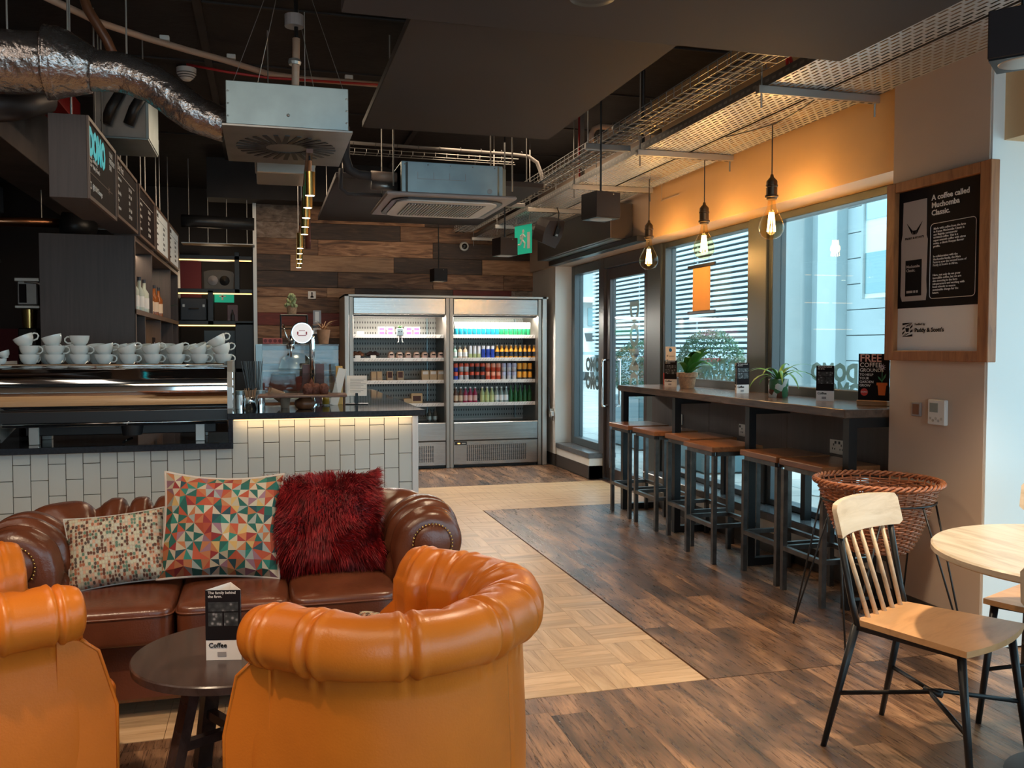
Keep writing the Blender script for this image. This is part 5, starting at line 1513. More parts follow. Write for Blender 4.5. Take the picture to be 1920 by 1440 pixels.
sw2 = thing('wall_switch_sign', 'small white square sign on the plank wall above the display case', 'sign', (.545, 10.83, 2.01))
G().bbox(-.045, .045, -.008, 0, -.045, .045, .002).o('plate', M_['print_white'], sw2)
G().box(-.018, .018, -.0095, -.008, -.03, -.012).box(-.006, .006, -.0095, -.008, -.012, .02).sphere((0, -.008, .025), .01, 8, 4, (1, .1, 1)).o('symbol', M_['print_black'], sw2)
cc = thing('dome_camera', 'white round dome camera on the plank wall', 'camera', (2.385, 10.83, 2.635))
G().lathe([(0, 0), (.055, 0), (.06, .02), (.05, .04), (.036, .045)], 24, M=Matrix.Rotation(R(90), 4, 'X')).o('housing', M_['white_plastic'], cc, smooth=True)
G().sphere((0, -.045, 0), .036, 16, 8, (1, .9, 1)).o('dome', mat('camera_dome', (.02, .02, .02), .08), cc, smooth=True)
fs = thing('fused_outlet', 'white wall outlet with hanging flex beside the fridge', 'outlet', (3.255, 9.99, .62))
G().bbox(-.03, .03, -.012, 0, -.05, .05, .003).o('plate', M_['alu'], fs); G().bbox(-.02, .012, -.05, -.012, -.035, .02, .004).o('plug', M_['white_plastic'], fs)
G().tube([(0, -.04, -.03), (.005, -.04, -.09), (-.02, -.03, -.05), (-.035, -.01, .1), (-.035, .0, .3)], .004, 6).o('flex', M_['black_plastic'], fs)

# ================================================================ BACK BAR UNIT AND MENU BOARDS
bb = thing('back_bar_unit', 'tall dark laminate back bar with open shelves under the menu boards', 'shelving unit', (-.95, 7.35, 0))
XD = .66
LM = M_['laminate']
G().bbox(-XD, 0, 0, .03, .0, 2.245, .002).o('end_panel', LM, bb)
G().bbox(-XD, 0, 3.5, 3.53, 0, 2.245, .002).o('end_panel', LM, bb)
for z in (2.215, 1.655, .95): G().bbox(-XD, 0, .03, 3.5, z, z + .03, .002).o('shelf', LM, bb)
G().bbox(-XD, -XD + .02, .03, 3.5, 0, 2.245, .001).o('back_panel', LM, bb)
G().bbox(-XD + .02, 0, .03, 3.5, 0, .95, .002).o('base_cabinet', LM, bb)
for y in (1.13, 2.72): G().bbox(-.60, -.005, y, y + .03, 1.685, 2.215, .002).o('divider', LM, bb)
for y in (.60, 1.75, 2.9): G().bbox(-.60, -.005, y, y + .03, .98, 1.655, .002).o('divider', LM, bb)
G().bbox(-.006, .004, 0, 3.53, 2.21, 2.245, .001).bbox(-.006, .004, 0, .03, 0, 2.21, .001).bbox(-.006, .004, 0, 3.5, 1.65, 1.69, .001).o('edging', M_['laminate_edge'], bb)
G().box(-.3, -.28, .64, 1.74, 1.648, 1.654).o('led_strip', M_['led_warm'], bb)
lamp('shelf_led', 'AREA', (-1.24, 7.35 + 1.2, 1.64), 2.2, (1, .6, .25), (0, 0, 0), .03, 1.0)
lamp('shelf_led', 'AREA', (-1.1, 8.9, 2.20), 4, (1, .8, .55), (0, 0, 0), .03, 2.0)
gb = [('clear_spirit_bottle', M_['clear'], M_['print_white']), ('amber_spirit_bottle', pm2('amber', (.28, .08, .02), .15), cream)]
import itertools
nb_ = 0
for y, kd in ((7.80, 0), (7.95, 0), (8.10, 0), (8.26, 0), (8.80, 1), (8.98, 1), (9.16, 1), (9.34, 1), (9.52, 1)):
    nb_ += 1
    drink(gb[kd][0], -.995 - .02 * (nb_ % 2), 1.686, y, ('clear spirit bottle, %s on the near upper shelf bay' if kd == 0 else 'amber spirit bottle, %s on the middle upper shelf bay') % ordn[(nb_ - 1) if kd == 0 else nb_ - 5],
          'spirit bottles on the back bar', [('body', [(0, 0), (.036, 0), (.038, .01), (.038, .17), (.014, .21), (.013, .26)], gb[kd][1] if kd else pm2('paleglass', (.55, .58, .5), .12)), ('label', [(.0386, .04), (.0386, .13)], gb[kd][2]), ('cap', [(.015, .26), (.015, .29), (0, .29)], blk)])
potted('shelf_plant', 'small leafy plant in a white pot in the far upper shelf bay', (-1.03, 10.35, 1.686), lambda t: G().lathe([(0, 0), (.04, 0), (.05, .09), (.045, .09), (0, .08)], 16).o('pot', M_['print_white'], t, smooth=True, angle=40),
       lambda t: [(lambda g: (blade(g, (0, 0, .08), q * 2.4, .16, 1.3, 1.6, .012, 6), g.o('leaf', M_['leaf_dark'], t)))(G()) for q in range(14)])
for q in range(4):
    s = thing('menu_card', 'dark handwritten card strip on the lower back bar shelf, %s from the near end' % ordn[q], 'card', (-.98, 7.6 + .45 * q + (.3 if q > 1 else 0), .985), group='dark cards on the lower shelf')
    G().bbox(-.01, 0, -.08, .08, 0, .5, .002).o('card', M_['print_black'], s)
    g = G()
    for j in range(9): g.box(.0005, .0015, -.03, .03 - .02 * (j % 2), .08 + j * .045, .095 + j * .045)
    g.o('print_lines', M_['grey_plastic'], s)

# menu boards (faces look towards +x)
def board(y0, y1, z0, z1, face, label, x=-.9, d=.19):
    t = thing('menu_board', label, 'menu board', (x, y0, z0), group='hanging menu boards over the back bar')
    w, h = y1 - y0, z1 - z0
    G().bbox(-d, -.012, 0, w, 0, h, .002).o('box', LM, t)
    for a in ((0, .022, 0, h), (w - .022, w, 0, h)): G().bbox(-.012, 0, a[0], a[1], a[2], a[3], .001).o('frame_strip', M_['laminate_edge'], t)
    for a in ((0, .022), (h - .022, h)): G().bbox(-.012, 0, .022, w - .022, a[0], a[1], .001).o('frame_strip', M_['laminate_edge'], t)
    G().box(-.0118, -.008, .022, w - .022, .022, h - .022).o('printed_face', M_[face], t)
    for yy in (.08, w - .12): G().tube([(-.1, yy, h), (-.1, yy, 3.49 - z0)], .006, 6).o('hanger_rod', M_['alu'], t)
    return t
def bt_text(t, b, s, y, z, m='print_white', bold=0, lsp=1.1): text(b, s, (-.0075, y, z), FX, M_[m], t, bold=bold, lsp=lsp)
b1 = board(5.28, 6.20, 2.20, 2.645, 'sign_black', 'hanging board with the turquoise DOMO name, nearest of the row', x=-.9, d=.20)
text("DOMO", .20, (-.0073, .045, .315), FX, M_["print_teal"], b1, bold=.012, sx=.80)
bt_text(b1, 'YOUR\nFRIENDLY\nBAR', .045, .70, .34, lsp=.9)
bt_text(b1, 'Fuelled by\nPaddy & Scott\'s', .034, .15, .215)
g = G()
for k in range(3):
    for j in range(3): g.prism([(.045 + .03 * k, .19 + .022 * j), (.06 + .03 * k, .19 + .022 * j), (.07 + .03 * k, .205 + .022 * j), (.055 + .03 * k, .205 + .022 * j)], -.008, -.0072, 'x')
g.o('printed_mark', M_['print_white'], b1)
G().box(-.008, -.0074, .04, .80, .152, .155).o('printed_rule', M_['laminate_edge'], b1)
g = G()
for a in range(8): g.prism([(.68 + .05 * math.cos(a * PI / 4), .155 + .03 * math.sin(a * PI / 4)), (.68 + .008 * math.cos(a * PI / 4 + .4), .155 + .008 * math.sin(a * PI / 4 + .4)), (.68 + .008 * math.cos(a * PI / 4 - .4), .155 + .008 * math.sin(a * PI / 4 - .4))], -.008, -.0074, 'x')
g.o('printed_star', M_['laminate_edge'], b1)
bt_text(b1, '@DOMOlounge', .045, .13, .085)
G().box(-.008, -.0074, .05, .10, .065, .105).o('printed_icon', M_['print_white'], b1); G().box(-.0074, -.0070, .06, .09, .073, .097).o('printed_icon_centre', M_['sign_black'], b1)
def price_board(y0, y1, title, face, lab, ink):
    t = board(y0, y1, 2.25, 2.655, face, lab, x=-.915)
    bt_text(t, title, .07, .06, .345, ink)
    w = y1 - y0
    for k in range(5):
        z = .27 - k * .048
        bt_text(t, ['Americano', 'Latte', 'Flat white', 'Tea', 'Espresso'][k], .036, .06, z, ink)
        bt_text(t, ['2.70  3.00', '3.10  3.40', '3.20', '2.40  2.60', '2.20  2.50'][k], .036, w * .58, z, ink)
    G().box(-.008, -.0074, .06, w - .1, .306, .309).o('printed_rule', M_[ink], t)
    return t
price_board(6.35, 7.30, 'Our Hot', 'sign_black', 'hanging black price board, second in the row from us', 'print_white')
t = price_board(7.42, 8.42, '', 'sign_black', 'hanging black price board, third in the row from us', 'print_white')
price_board(8.53, 9.56, 'Lunch', 'sign_white', 'hanging white price board, nearer of the two white ones', 'print_black')
price_board(9.68, 10.68, 'Drinks', 'sign_white', 'hanging white price board, farthest of the row', 'print_black')

# LED-lit divider shelf beyond the back bar
dv = thing('display_shelving', 'black open shelving with amber light strips beyond the back bar', 'shelving unit', (-.13, 10.9, 0))
BM = M_['black_metal']
for x0, x1, z0, z1 in ((-.20, -.145, 2.02, 2.50), (-.50, -.44, 1.65, 2.05), (-.20, -.0, 0, 1.68), (-.86, -.82, 0, 2.5), (-.0, .012, 0, 2.5)): G().bbox(x0, x1, 0, .3, z0, z1, .002).o('upright', BM, dv)
for z in (2.41, 2.025, 1.655, 1.1, .6): G().bbox(-.86, 0, 0, .3, z - .0, z + .045, .002).o('shelf', BM, dv)
for x0, x1, z in ((-.82, -.2, 2.405), (-.145, -.01, 2.405), (-.82, -.50, 2.02), (-.44, -.01, 2.02), (-.82, -.2, 1.65)):
    G().box(x0, x1, -.004, .004, z - .012, z).o('led_strip', M_['led_warm'], dv)
G().box(-.86, 0, .30, .31, 0, 1.15).o('back_panel', BM, dv)
rd = thing('retro_radio', 'old black radio speaker with arched top on the lit shelving', 'radio', (-.51, 10.98, 2.071))
g = G(); P = [(-.16, 0), (.16, 0), (.165, .19)] + [(.165 * math.cos(R(a)), .19 + .035 * math.sin(R(a))) for a in range(15, 180, 15)] + [(-.165, .19)]
g.prism(P, 0, .12, 'y').o('case', mat('radio_case', (.09, .065, .04), .4), rd)
for x_ in (-.065, .065): G().lathe([(.058, .0), (.055, .006), (.02, .004), (.018, .01), (0, .012)], 24, M=Matrix.Translation((x_, 0, .10)) @ Matrix.Rotation(R(90), 4, 'X')).o('speaker_cone', M_['grey_plastic' if x_ < 0 else 'black_plastic'], rd, smooth=True)
sc2 = thing('suitcase', 'dark blue vintage suitcase on the lit shelving', 'suitcase', (-.79, 10.98, 1.701))
G().bbox(-.15, .15, 0, .15, 0, .27, .012).o('case', mat('case_navy', (.02, .025, .035), .5), sc2)
G().tube([(-.05, -.005, .14), (-.05, -.03, .14), (.05, -.03, .14), (.05, -.005, .14)], .008, 6).o('carry_handle', M_['black_plastic'], sc2)
for x_ in (-.11, .11): G().box(x_ - .012, x_ + .012, -.006, 0, .16, .19).o('latch', M_['alu'], sc2)
bq = thing('framed_bottle_picture', 'dark framed picture of a bottle on the lit shelving', 'picture', (-.36, 11.0, 1.701))
G().bbox(-.06, .06, 0, .02, 0, .19, .003).o('frame', mat('frame_redbrown', (.08, .03, .03), .4), bq); G().lathe([(0, 0), (.022, 0), (.022, .07), (.008, .1), (.008, .13), (0, .13)], 12, c=(0, -.02, .003)).o('bottle', M_['black_plastic'], bq)
ex2 = thing('exit_sign', 'green exit sign seen through the lit shelving', 'sign', (-.50, 11.9, 2.08))
G().bbox(-.11, .13, 0, .02, -.12, .02, .002).o('sign_panel', M_['exit_green'], ex2)
G().box(-.02, .0, -.002, 0, -.09, -.02).box(-.05, .03, -.002, 0, -.05, -.035).o('symbol', M_['print_white'], ex2)
mr_ = thing('wall_panel', 'dark navy framed poster at the foot of the lit shelving', 'poster', (-.55, 10.96, 1.15))
G().bbox(-.13, .25, 0, .02, 0, .44, .003).o('panel', mat('navy_panel', (.015, .03, .045), .4), mr_)
struct(G().box(-1.6, -.10, 12.6, 12.7, 0, 3.5).o('wall_rear', mat('grey_room_paint', (.05, .042, .04), .8)))
struct(G().box(-1.5, -.80, 12.5, 12.6, 1.9, 2.6).o('trim_10', mat('maroon_paint', (.20, .03, .04), .7)))
lamp('rear_room_lamp', 'POINT', (-.6, 11.9, 2.2), 3, (1, .75, .5), size=.2)

# far left: grinder and steam pipe
gr = thing('coffee_grinder', 'chrome and black coffee grinder with clear hopper at the far left', 'grinder', (-1.83, 8.0, .95))
G().bbox(-.07, .08, -.08, .1, .78, .98, .01).o('hopper', M_['galv_dark'], gr)
G().bbox(-.085, .095, -.09, .11, .97, 1.0, .004).o('hopper_lid', M_['alu'], gr); G().bbox(-.085, .095, -.09, .11, .755, .78, .004).o('hopper_base', M_['alu'], gr)
G().bbox(-.055, .0, -.083, -.080, .80, .95, .001).o('label', M_['print_black'], gr)
G().lathe([(0, .60), (.05, .60), (.06, .75), (0, .75)], 16).o('collar', M_['brass'], gr, smooth=True, angle=40)
G().bbox(-.07, .07, -.08, .12, .0, .60, .01).o('body', mat('grinder_black', (.03, .03, .03), .25, .6), gr)
pp = thing('water_pipe', 'slim white swan-neck pipe beside the grinder', 'pipe', (-1.70, 7.9, .95))
G().tube([(0, 0, 0), (0, 0, .90), (-.01, 0, .94), (-.05, 0, .96), (-.14, 0, .965)], [.011, .009, .008, .008, .008], 8).o('pipe', M_['alu'], pp, smooth=True)
ck = thing('worktop', 'dark rear worktop behind the coffee machine', 'counter', (-2.6, 7.6, 0))
G().bbox(-.6, .78, 0, .7, 0, .95, .01).o('worktop', M_['black_plastic'], ck)
dl = thing('dome_pendant', 'dim dome pendant lamp glowing at the far left', 'lamp', (-2.98, 11.2, 2.35))
G().lathe([(.0, .14), (.04, .13), (.13, .03), (.14, 0), (.13, 0)], 20).o('shade', M_['black_plastic'], dl, smooth=True); G().lathe([(0, .0), (.09, .0), (.09, .01), (0, .01)], 20).o('lamp_disc', M_['led_warm'], dl)
G().tube([(0, 0, .14), (0, 0, 1.14)], .005, 5).o('cord', M_['black_plastic'], dl)
# ================================================================ CEILING SERVICES
def raft(x0, x1, y0, y1, z, label, rods=()):
    t = thing('ceiling_raft', label, 'ceiling panel', ((x0 + x1) / 2, (y0 + y1) / 2, z), group='dark suspended ceiling rafts')
    w, h = (x1 - x0) / 2, (y1 - y0) / 2
    G().bbox(-w, w, -h, h, 0, .045, .003).o('panel', M_['raft'], t)
    for a, b in rods: G().tube([(a, b, .045), (a, b, 3.49 - z)], .005, 6).o('rod', M_['alu'], t)
    return t
raft(.66, 2.0, 4.12, 6.22, 2.9, 'dark square ceiling raft in the middle of the picture', ((-.5, .9), (.5, .9), (-.5, -.9), (.5, -.9)))
raft(.30, 2.545, .9, 3.575, 2.7, 'lowest dark ceiling raft along the top edge, with a downlight', ((-1, .9), (1, .9), (-1, -.9), (1, -.9)))
raft(.565, 2.32, 7.35, 9.85, 2.76, 'dark ceiling raft beyond the cassette unit, by the plank wall', ((-.8, 1), (.8, 1), (-.8, -1), (.8, -1)))
d = thing('downlight', 'round recessed downlight at the top edge of the picture', 'lamp', (1.19, 3.17, 2.699))
G().lathe([(.06, 0), (.085, -.004), (.088, 0), (.06, .02)], 28).o('bezel', M_['black_metal'], d, smooth=True); G().lathe([(0, .004), (.06, .004), (.06, .012), (0, .012)], 24).o('lens', M_['led_warm'], d)

lamp('raft_downlight', 'SPOT', (1.19, 3.17, 2.68), 70, WARM2, (0, 0, 0), .05, spot=100)
# supply-air diffuser box
db = thing('air_diffuser', 'square galvanised ceiling diffuser box with radial slots on the plate', 'air diffuser', (.125, 4.6, 2.475))
G().bbox(-.295, .295, 0, .84, .012, .222, .003).o('box', M_['galv'], db)
G().bbox(-.315, .315, -.01, .86, 0, .012, .002).o('plate', M_['galv_dark'], db)
for k in range(28):
    a = 2 * PI * k / 28 + .1; c, s_ = math.cos(a), math.sin(a)
    c2, s2 = math.cos(a + .45), math.sin(a + .45)
    p0 = Vector((.11 * c, .425 + .11 * s_, -.001)); p1 = Vector((.26 * math.cos(a + .12), .425 + .30 * math.sin(a + .12), -.001))
    G().bar(p0, p1, .024, .005).o('slot', M_['black_plastic'], db)
g = G()
for z in (.05, .11, .17): g.sphere((-.285, -.001, z), .005, 6, 4); g.sphere((.285, -.001, z), .005, 6, 4)
g.sphere((.0, -.004, .07), .008, 8, 5)
g.o('fixing', M_['alu'], db)
for x, xt in ((-.27, -.03), (-.19, .0), (.20, .02), (.285, .08)):
    G().tube([(x, .1 if abs(x) > .25 else .7, .222), (xt, .45, 1.0)], .002, 4).o('suspension_wire', M_['alu'], db)
cp = thing('drain_pipe', 'tan drain pipe dropping to the diffuser box', 'pipe', (.17, 4.95, 2.70))
G().tube([(0, 0, 0), (.01, 0, .34)], .02, 12).o('pipe', M_['tan_pipe'], cp, smooth=True); G().lathe([(.03, .20), (.035, .215), (.03, .23)], 12).o('clip', M_['alu'], cp)
G().lathe([(0, .40), (.05, .40), (.05, .46), (0, .46)], 16).o('rose', M_['grey_plastic'], cp); G().tube([(.01, 0, .34), (.01, 0, .79)], .012, 6).o('hanger', M_['black_metal'], cp)

# foil duct
def foil():
    m, nt, b = _bsdf('crinkled_foil')
    b.inputs['Metallic'].default_value = .92; b.inputs['Roughness'].default_value = .26; b.inputs['Base Color'].default_value = (.40, .36, .35, 1)
    v = coords(nt, (1, 1, 1), False)
    n = _n(nt, 'ShaderNodeTexVoronoi'); n.inputs['Scale'].default_value = 34; n.feature = 'F1'
    n2 = _n(nt, 'ShaderNodeTexNoise'); n2.inputs['Scale'].default_value = 26; n2.inputs['Detail'].default_value = 4
    mx = mix(nt, .5, n.outputs['Color'], n2.outputs['Color'])
    nt.links.new(v, n.inputs['Vector']); nt.links.new(v, n2.inputs['Vector'])
    bu = _n(nt, 'ShaderNodeBump'); bu.inputs['Strength'].default_value = 1.0; bu.inputs['Distance'].default_value = .03
    nt.links.new(mx, bu.inputs['Height']); nt.links.new(bu.outputs[0], b.inputs['Normal'])
    return m
FO = foil()
fd = thing('foil_duct', 'crinkled silver foil air duct bending down to the diffuser box', 'duct', (-1.2, 5.1, 2.8))
def duct(pts, nm, n=26):
    g = G(); rings = []
    P = []
    for i in range(len(pts) - 1):
        a, b = pts[i], pts[i + 1]; m_ = 8
        for k in range(m_): P.append([a[j] + (b[j] - a[j]) * k / m_ for j in range(4)])
    P.append(list(pts[-1]))
    for _ in range(3):
        Q = [P[0]] + [[(P[i-1][j] + P[i][j] * 2 + P[i+1][j]) / 4 for j in range(4)] for i in range(1, len(P) - 1)] + [P[-1]]
        P = Q
    for i, p in enumerate(P):
        t = Vector(P[min(i+1, len(P)-1)][:3]) - Vector(P[max(i-1, 0)][:3]); t.normalize()
        u = t.cross(Vector((0, 1, 0))).normalized(); w = u.cross(t)
        rings.append(g.ring([Vector(p[:3]) + (u * math.cos(2*PI*k/n) + w * math.sin(2*PI*k/n)) * (p[3] * (1 + .035 * noise.noise((k * .9, i * .5, 2)) + (.012 if i % 3 == 0 else 0))) for k in range(n)]))
    for i in range(len(rings) - 1): g.bridge(rings[i], rings[i+1])
    g.face(rings[0]); g.face(rings[-1])
    g.o(nm, FO, fd, smooth=True)
duct([(-.9, 0, .03, .155), (-.3, 0, .035, .155), (.16, 0, .05, .155)], 'wide_section')
duct([(.14, 0, .055, .185), (.20, 0, .055, .178), (.36, 0, .03, .115)], 'taper_collar')
duct([(.34, 0, .032, .105), (.50, 0, .035, .10), (.66, 0, -.02, .098), (.84, 0, -.15, .10), (1.02, 0, -.215, .085)], 'narrow_section')
for x, z in ((-.04, .19), (.24, .2), (.52, .13)): G().tube([(x, 0, z), (x, 0, .69)], .005, 6).o('hanger_rod', M_['alu'], fd)
d2 = thing('lower_duct', 'dark round duct running under the foil duct at the left edge', 'duct', (-2.0, 5.6, 2.78))
G().tube([(-.5, 0, 0), (.1, 0, -.02), (.42, 0, -.05), (.62, .1, .0), (.75, .3, .1)], .10, 18).o('duct', mat('dark_duct', (.09, .075, .075), .45, .6), d2, smooth=True)
gbx = thing('duct_plenum', 'galvanised plenum box behind the foil duct', 'duct box', (-1.08, 6.5, 2.80))
G().bbox(0, .33, 0, .55, 0, .34, .004).o('box', M_['galv_dark'], gbx)
G().bbox(-.01, .34, -.012, .56, -.012, .0, .002).bbox(.325, .345, -.012, .56, 0, .34, .002).o('flange', M_['galv'], gbx)
for x in (.10, .24): G().tube([(x - .02, -.03, .08), (x + .02, -.05, .18), (x + .08, -.02, .30), (x + .05, .1, .45)], .035, 12).o('flexible_hose', M_['black_plastic'], gbx, smooth=True)
for x in (.02, .3): G().tube([(x, .1, .34), (x, .1, .72)], .005, 6).o('hanger_rod', M_['alu'], gbx)
rb = thing('red_beam', 'red painted steel beam glimpsed under the duct at upper left', 'beam', (-1.45, 6.9, 3.1))
G().bbox(-.09, .09, -.4, 1.2, 0, .012, .002).bbox(-.01, .01, -.4, 1.2, .012, .3, .002).o('beam', M_['red_pipe'], rb)
cbm = thing('concrete_beam', 'pale boxed beam running back along the upper left', 'beam', (-2.02, 8.5, 2.9))
G().bbox(-.22, .22, -5.5, 4.0, 0, .6, .004).o('beam', mat('beam_paint', (.16, .13, .12), .8, noise_=(3, .2)), cbm)
gp = thing('copper_duct', 'coppery horizontal pipe with a black elbow above the back bar', 'pipe', (-2.4, 9.5, 2.59))
G().tube([(-1.0, 0, 0), (.55, 0, 0)], .045, 14).o('pipe', M_['copper'], gp, smooth=True)
G().tube([(.53, 0, -.02), (.66, 0, -.03), (.74, .1, -.05)], .13, 18).o('elbow', M_['black_plastic'], gp, smooth=True)
for x in (-.1, .35): G().tube([(x, 0, .045), (x, 0, .9)], .005, 6).o('hanger_rod', M_['alu'], gp)
cs_ = thing('carrier_strut', 'metal strut and black cable bundle above the lit shelving', 'cable tray', (-1.0, 10.6, 2.75))
G().tube([(.12, 0, .05), (.3, .0, .05), (.9, 0, .04)], .07, 12).o('lagged_pipe', M_['black_plastic'], cs_, smooth=True)
G().box(.12, .9, -.05, .2, -.20, -.19).o('tray', M_['galv_dark'], cs_)
for x in (.2, .4, .6, .82): G().tube([(x, 0, -.2), (x, 0, .74)], .005, 6).o('hanger_rod', M_['alu'], cs_)

# smoke detector, conduits
sd = thing('smoke_detector', 'white ribbed smoke detector under the ceiling', 'smoke detector', (-.545, 7.2, 3.40))
G().lathe([(0, 0), (.03, .002), (.05, .02), (.07, .05), (.072, .09), (0, .09)], 24).o('body', M_['white_plastic'], sd, smooth=True, angle=30)
g = G()
for z, r in ((.02, .052), (.035, .062), (.05, .072)): g.tube([(r*math.cos(2*PI*k/20), r*math.sin(2*PI*k/20), z) for k in range(20)], .003, 4, closed=True)
g.o('slot_ring', M_['black_plastic'], sd)
tcn = thing('conduit', 'tan conduit sweeping across the dark ceiling', 'pipe', (0, 6.5, 3.35))
G().tube([(-1.2, -1.0, 0), (-.94, -.59, 0), (-.71, -.38, 0), (-.47, -.2, 0), (-.245, -.05, 0), (.035, .18, 0), (.26, .24, 0), (.95, .24, 0)], .021, 10).o('pipe', M_['tan_pipe'], tcn, smooth=True)
for x, y in ((-.2, -.02), (.62, .24), (-.6, -.29)): G().bbox(x - .03, x + .03, y - .02, y + .02, .02, .05, .004).o('clip', M_['white_plastic'], tcn)
rpp = thing('sprinkler_pipe', 'thin red pipe running beside the tan conduit', 'pipe', (0, 6.55, 3.3))
G().tube([(-.50, .1, .06), (-.23, 0, 0), (.03, .06, 0), (1.1, .01, 0)], .009, 8).o('pipe', M_['red_pipe'], rpp, smooth=True)
drk = thing('dark_duct_leg', 'dark upright flexible hose between ceiling and foil duct', 'hose', (-.95, 5.5, 3.0))
G().tube([(.18, .2, -.05), (.10, .1, .15), (.0, .1, .32), (-.05, .1, .5)], .028, 10).o('hose', M_['brownwood'], drk, smooth=True)

# second unit and lagging below / beside diffuser
lu = thing('fan_coil_box', 'flat aluminium unit hanging under the diffuser plate', 'air unit', (-.04, 6.0, 2.52))
G().bbox(0, .37, 0, .45, 0, .075, .006).bbox(-.01, .38, -.015, .46, .075, .09, .003).o('casing', M_['alu'], lu)
for x in (.08, .26): G().tube([(x, .2, .09), (x, .2, .97)], .005, 6).o('hanger_rod', M_['alu'], lu)
# cassette air conditioner
ac = thing('cassette_air_conditioner', 'square cassette air conditioner with slatted grille and galvanised body', 'air conditioner', (1.36, 7.0, 2.5))
G().bbox(-.375, .40, -.40, .40, .03, .27, .004).o('body', M_['galv'], ac)
G().prism([(-.375, -.36), (-.33, -.42), (.35, -.42), (.44, -.33), (.44, .33), (.40, .40), (-.375, .40)], .03, .26).o('body_shell', M_['galv'], ac)
G().bbox(-.50, .48, -.51, .52, .0, .028, .01).o('fascia', M_['grey_plastic'], ac)
P = []
def rrect(a, b, r, n=6):
    Q = []
    for cx, cy, a0 in ((a - r, b - r, 0), (-a + r, b - r, 90), (-a + r, -b + r, 180), (a - r, -b + r, 270)):
        for k in range(n + 1): Q.append((cx + r * math.cos(R(a0 + 90 * k / n)), cy + r * math.sin(R(a0 + 90 * k / n))))
    return Q
G().prism([(x - .01, y) for x, y in rrect(.425, .445, .14)], -.012, .001).o('air_slot_ring', M_['black_plastic'], ac)
G().prism([(x - .01, y) for x, y in rrect(.385, .405, .12)], -.022, .001).o('front_panel', M_['white_plastic'], ac)
G().prism([(x - .01, y) for x, y in rrect(.30, .30, .01)], -.024, -.02).o('grille_recess', M_['black_plastic'], ac)
for k in range(26):
    x = -.30 + .58 * k / 25
    G().bbox(x - .004, x + .004, -.29, .29, -.030, -.023, .001).o('slat', M_['white_plastic'], ac)
g = G()
for k in range(5): g.sphere((-.35 + .17 * k, -.421, .245), .006, 6, 4)
for k in range(4): g.box(-.26 + .12 * k, -.255 + .12 * k, -.422, -.42, .14, .19)
g.box(-.26, .105, -.422, -.42, .138, .142)
g.lathe([(0, 0), (.02, 0), (.02, .003)], 14, M=Matrix.Translation((.29, -.42, .07)) @ Matrix.Rotation(R(90), 4, 'X'))
g.o('fixing', M_['galv_dark'], ac)
for x, y in ((-.42, -.3), (.5, -.3), (-.42, .38), (.5, .38)): G().tube([(x, y, .1), (x, y, .985)], .006, 6).o('hanger_rod', M_['alu'], ac)
lg = thing('lagged_pipes', 'black lagged and tan pipes feeding the cassette unit', 'pipe', (.6, 6.85, 2.70))
G().tube([(.0, 0, .35), (.0, 0, .12), (.03, 0, .03), (.10, 0, -.005), (.20, 0, -.01)], .035, 12).o('lagging', M_['foam_pipe'], lg, smooth=True)
G().tube([(-.03, .06, .05), (-.03, .06, -.10), (.02, .06, -.14), (.28, .06, -.14)], .016, 10).o('thin_lagging', M_['foam_pipe'], lg, smooth=True)
G().tube([(.19, 0, -.005), (.39, 0, -.01)], .038, 14).o('tan_sleeve', M_['tan_pipe'], lg, smooth=True)
G().tube([(.19, -.02, -.08), (.39, -.02, -.085)], .034, 14).o('grey_sleeve', M_['galv_dark'], lg, smooth=True)

# cable run across the room and its curve down
cr = thing('cable_ladder', 'bundle of cables strapped along a thin ladder across the room', 'cable tray', (1.5, 8.3, 3.2))
for k in range(4):
    o_ = .014 * k
    G().tube([(-.8, o_, .065), (.8, o_, .045), (.97, o_, .035), (1.06, o_, -.02), (1.10, o_, -.12), (1.13, o_, -.25)], .011, 6).o('cable', M_['cable'], cr, smooth=True)
g = G()
for z, y in ((.0, -.06), (-.03, .06), (.0, .1)): g.tube([(-.85, y, z), (.85, y, z - .015)], .0035, 5)
for k in range(16): g.tube([(-.8 + .106 * k, -.06, 0), (-.8 + .106 * k, -.06, -.03), (-.8 + .106 * k, .1, -.03)], .0025, 4)
g.o('wire_ladder', M_['alu'], cr)
g = G()
for k in range(9): g.tube([(-.7 + .2 * k + .03*math.cos(a*PI/4)*0, .02 + .035 * math.cos(a * PI / 4), .055 + .02 * math.sin(a * PI / 4)) for a in range(8)], .002, 4, closed=True)
g.o('cable_tie', M_['black_plastic'], cr)
vc = thing('cable_drop', 'vertical bundle of cables dropping to the wire tray', 'cable', (2.75, 7.6, 2.83))
for k in range(4): G().tube([(-.02 + .014 * k, 0, .67), (-.02 + .014 * k, 0, .3), (-.015 + .014 * k, 0, .10), (.03 + .02 * k, .0, .01), (.14 + .02 * k, -.02, .0)], .0085, 6).o('cable', M_['cable'] if k else M_['red_pipe'], vc, smooth=True)

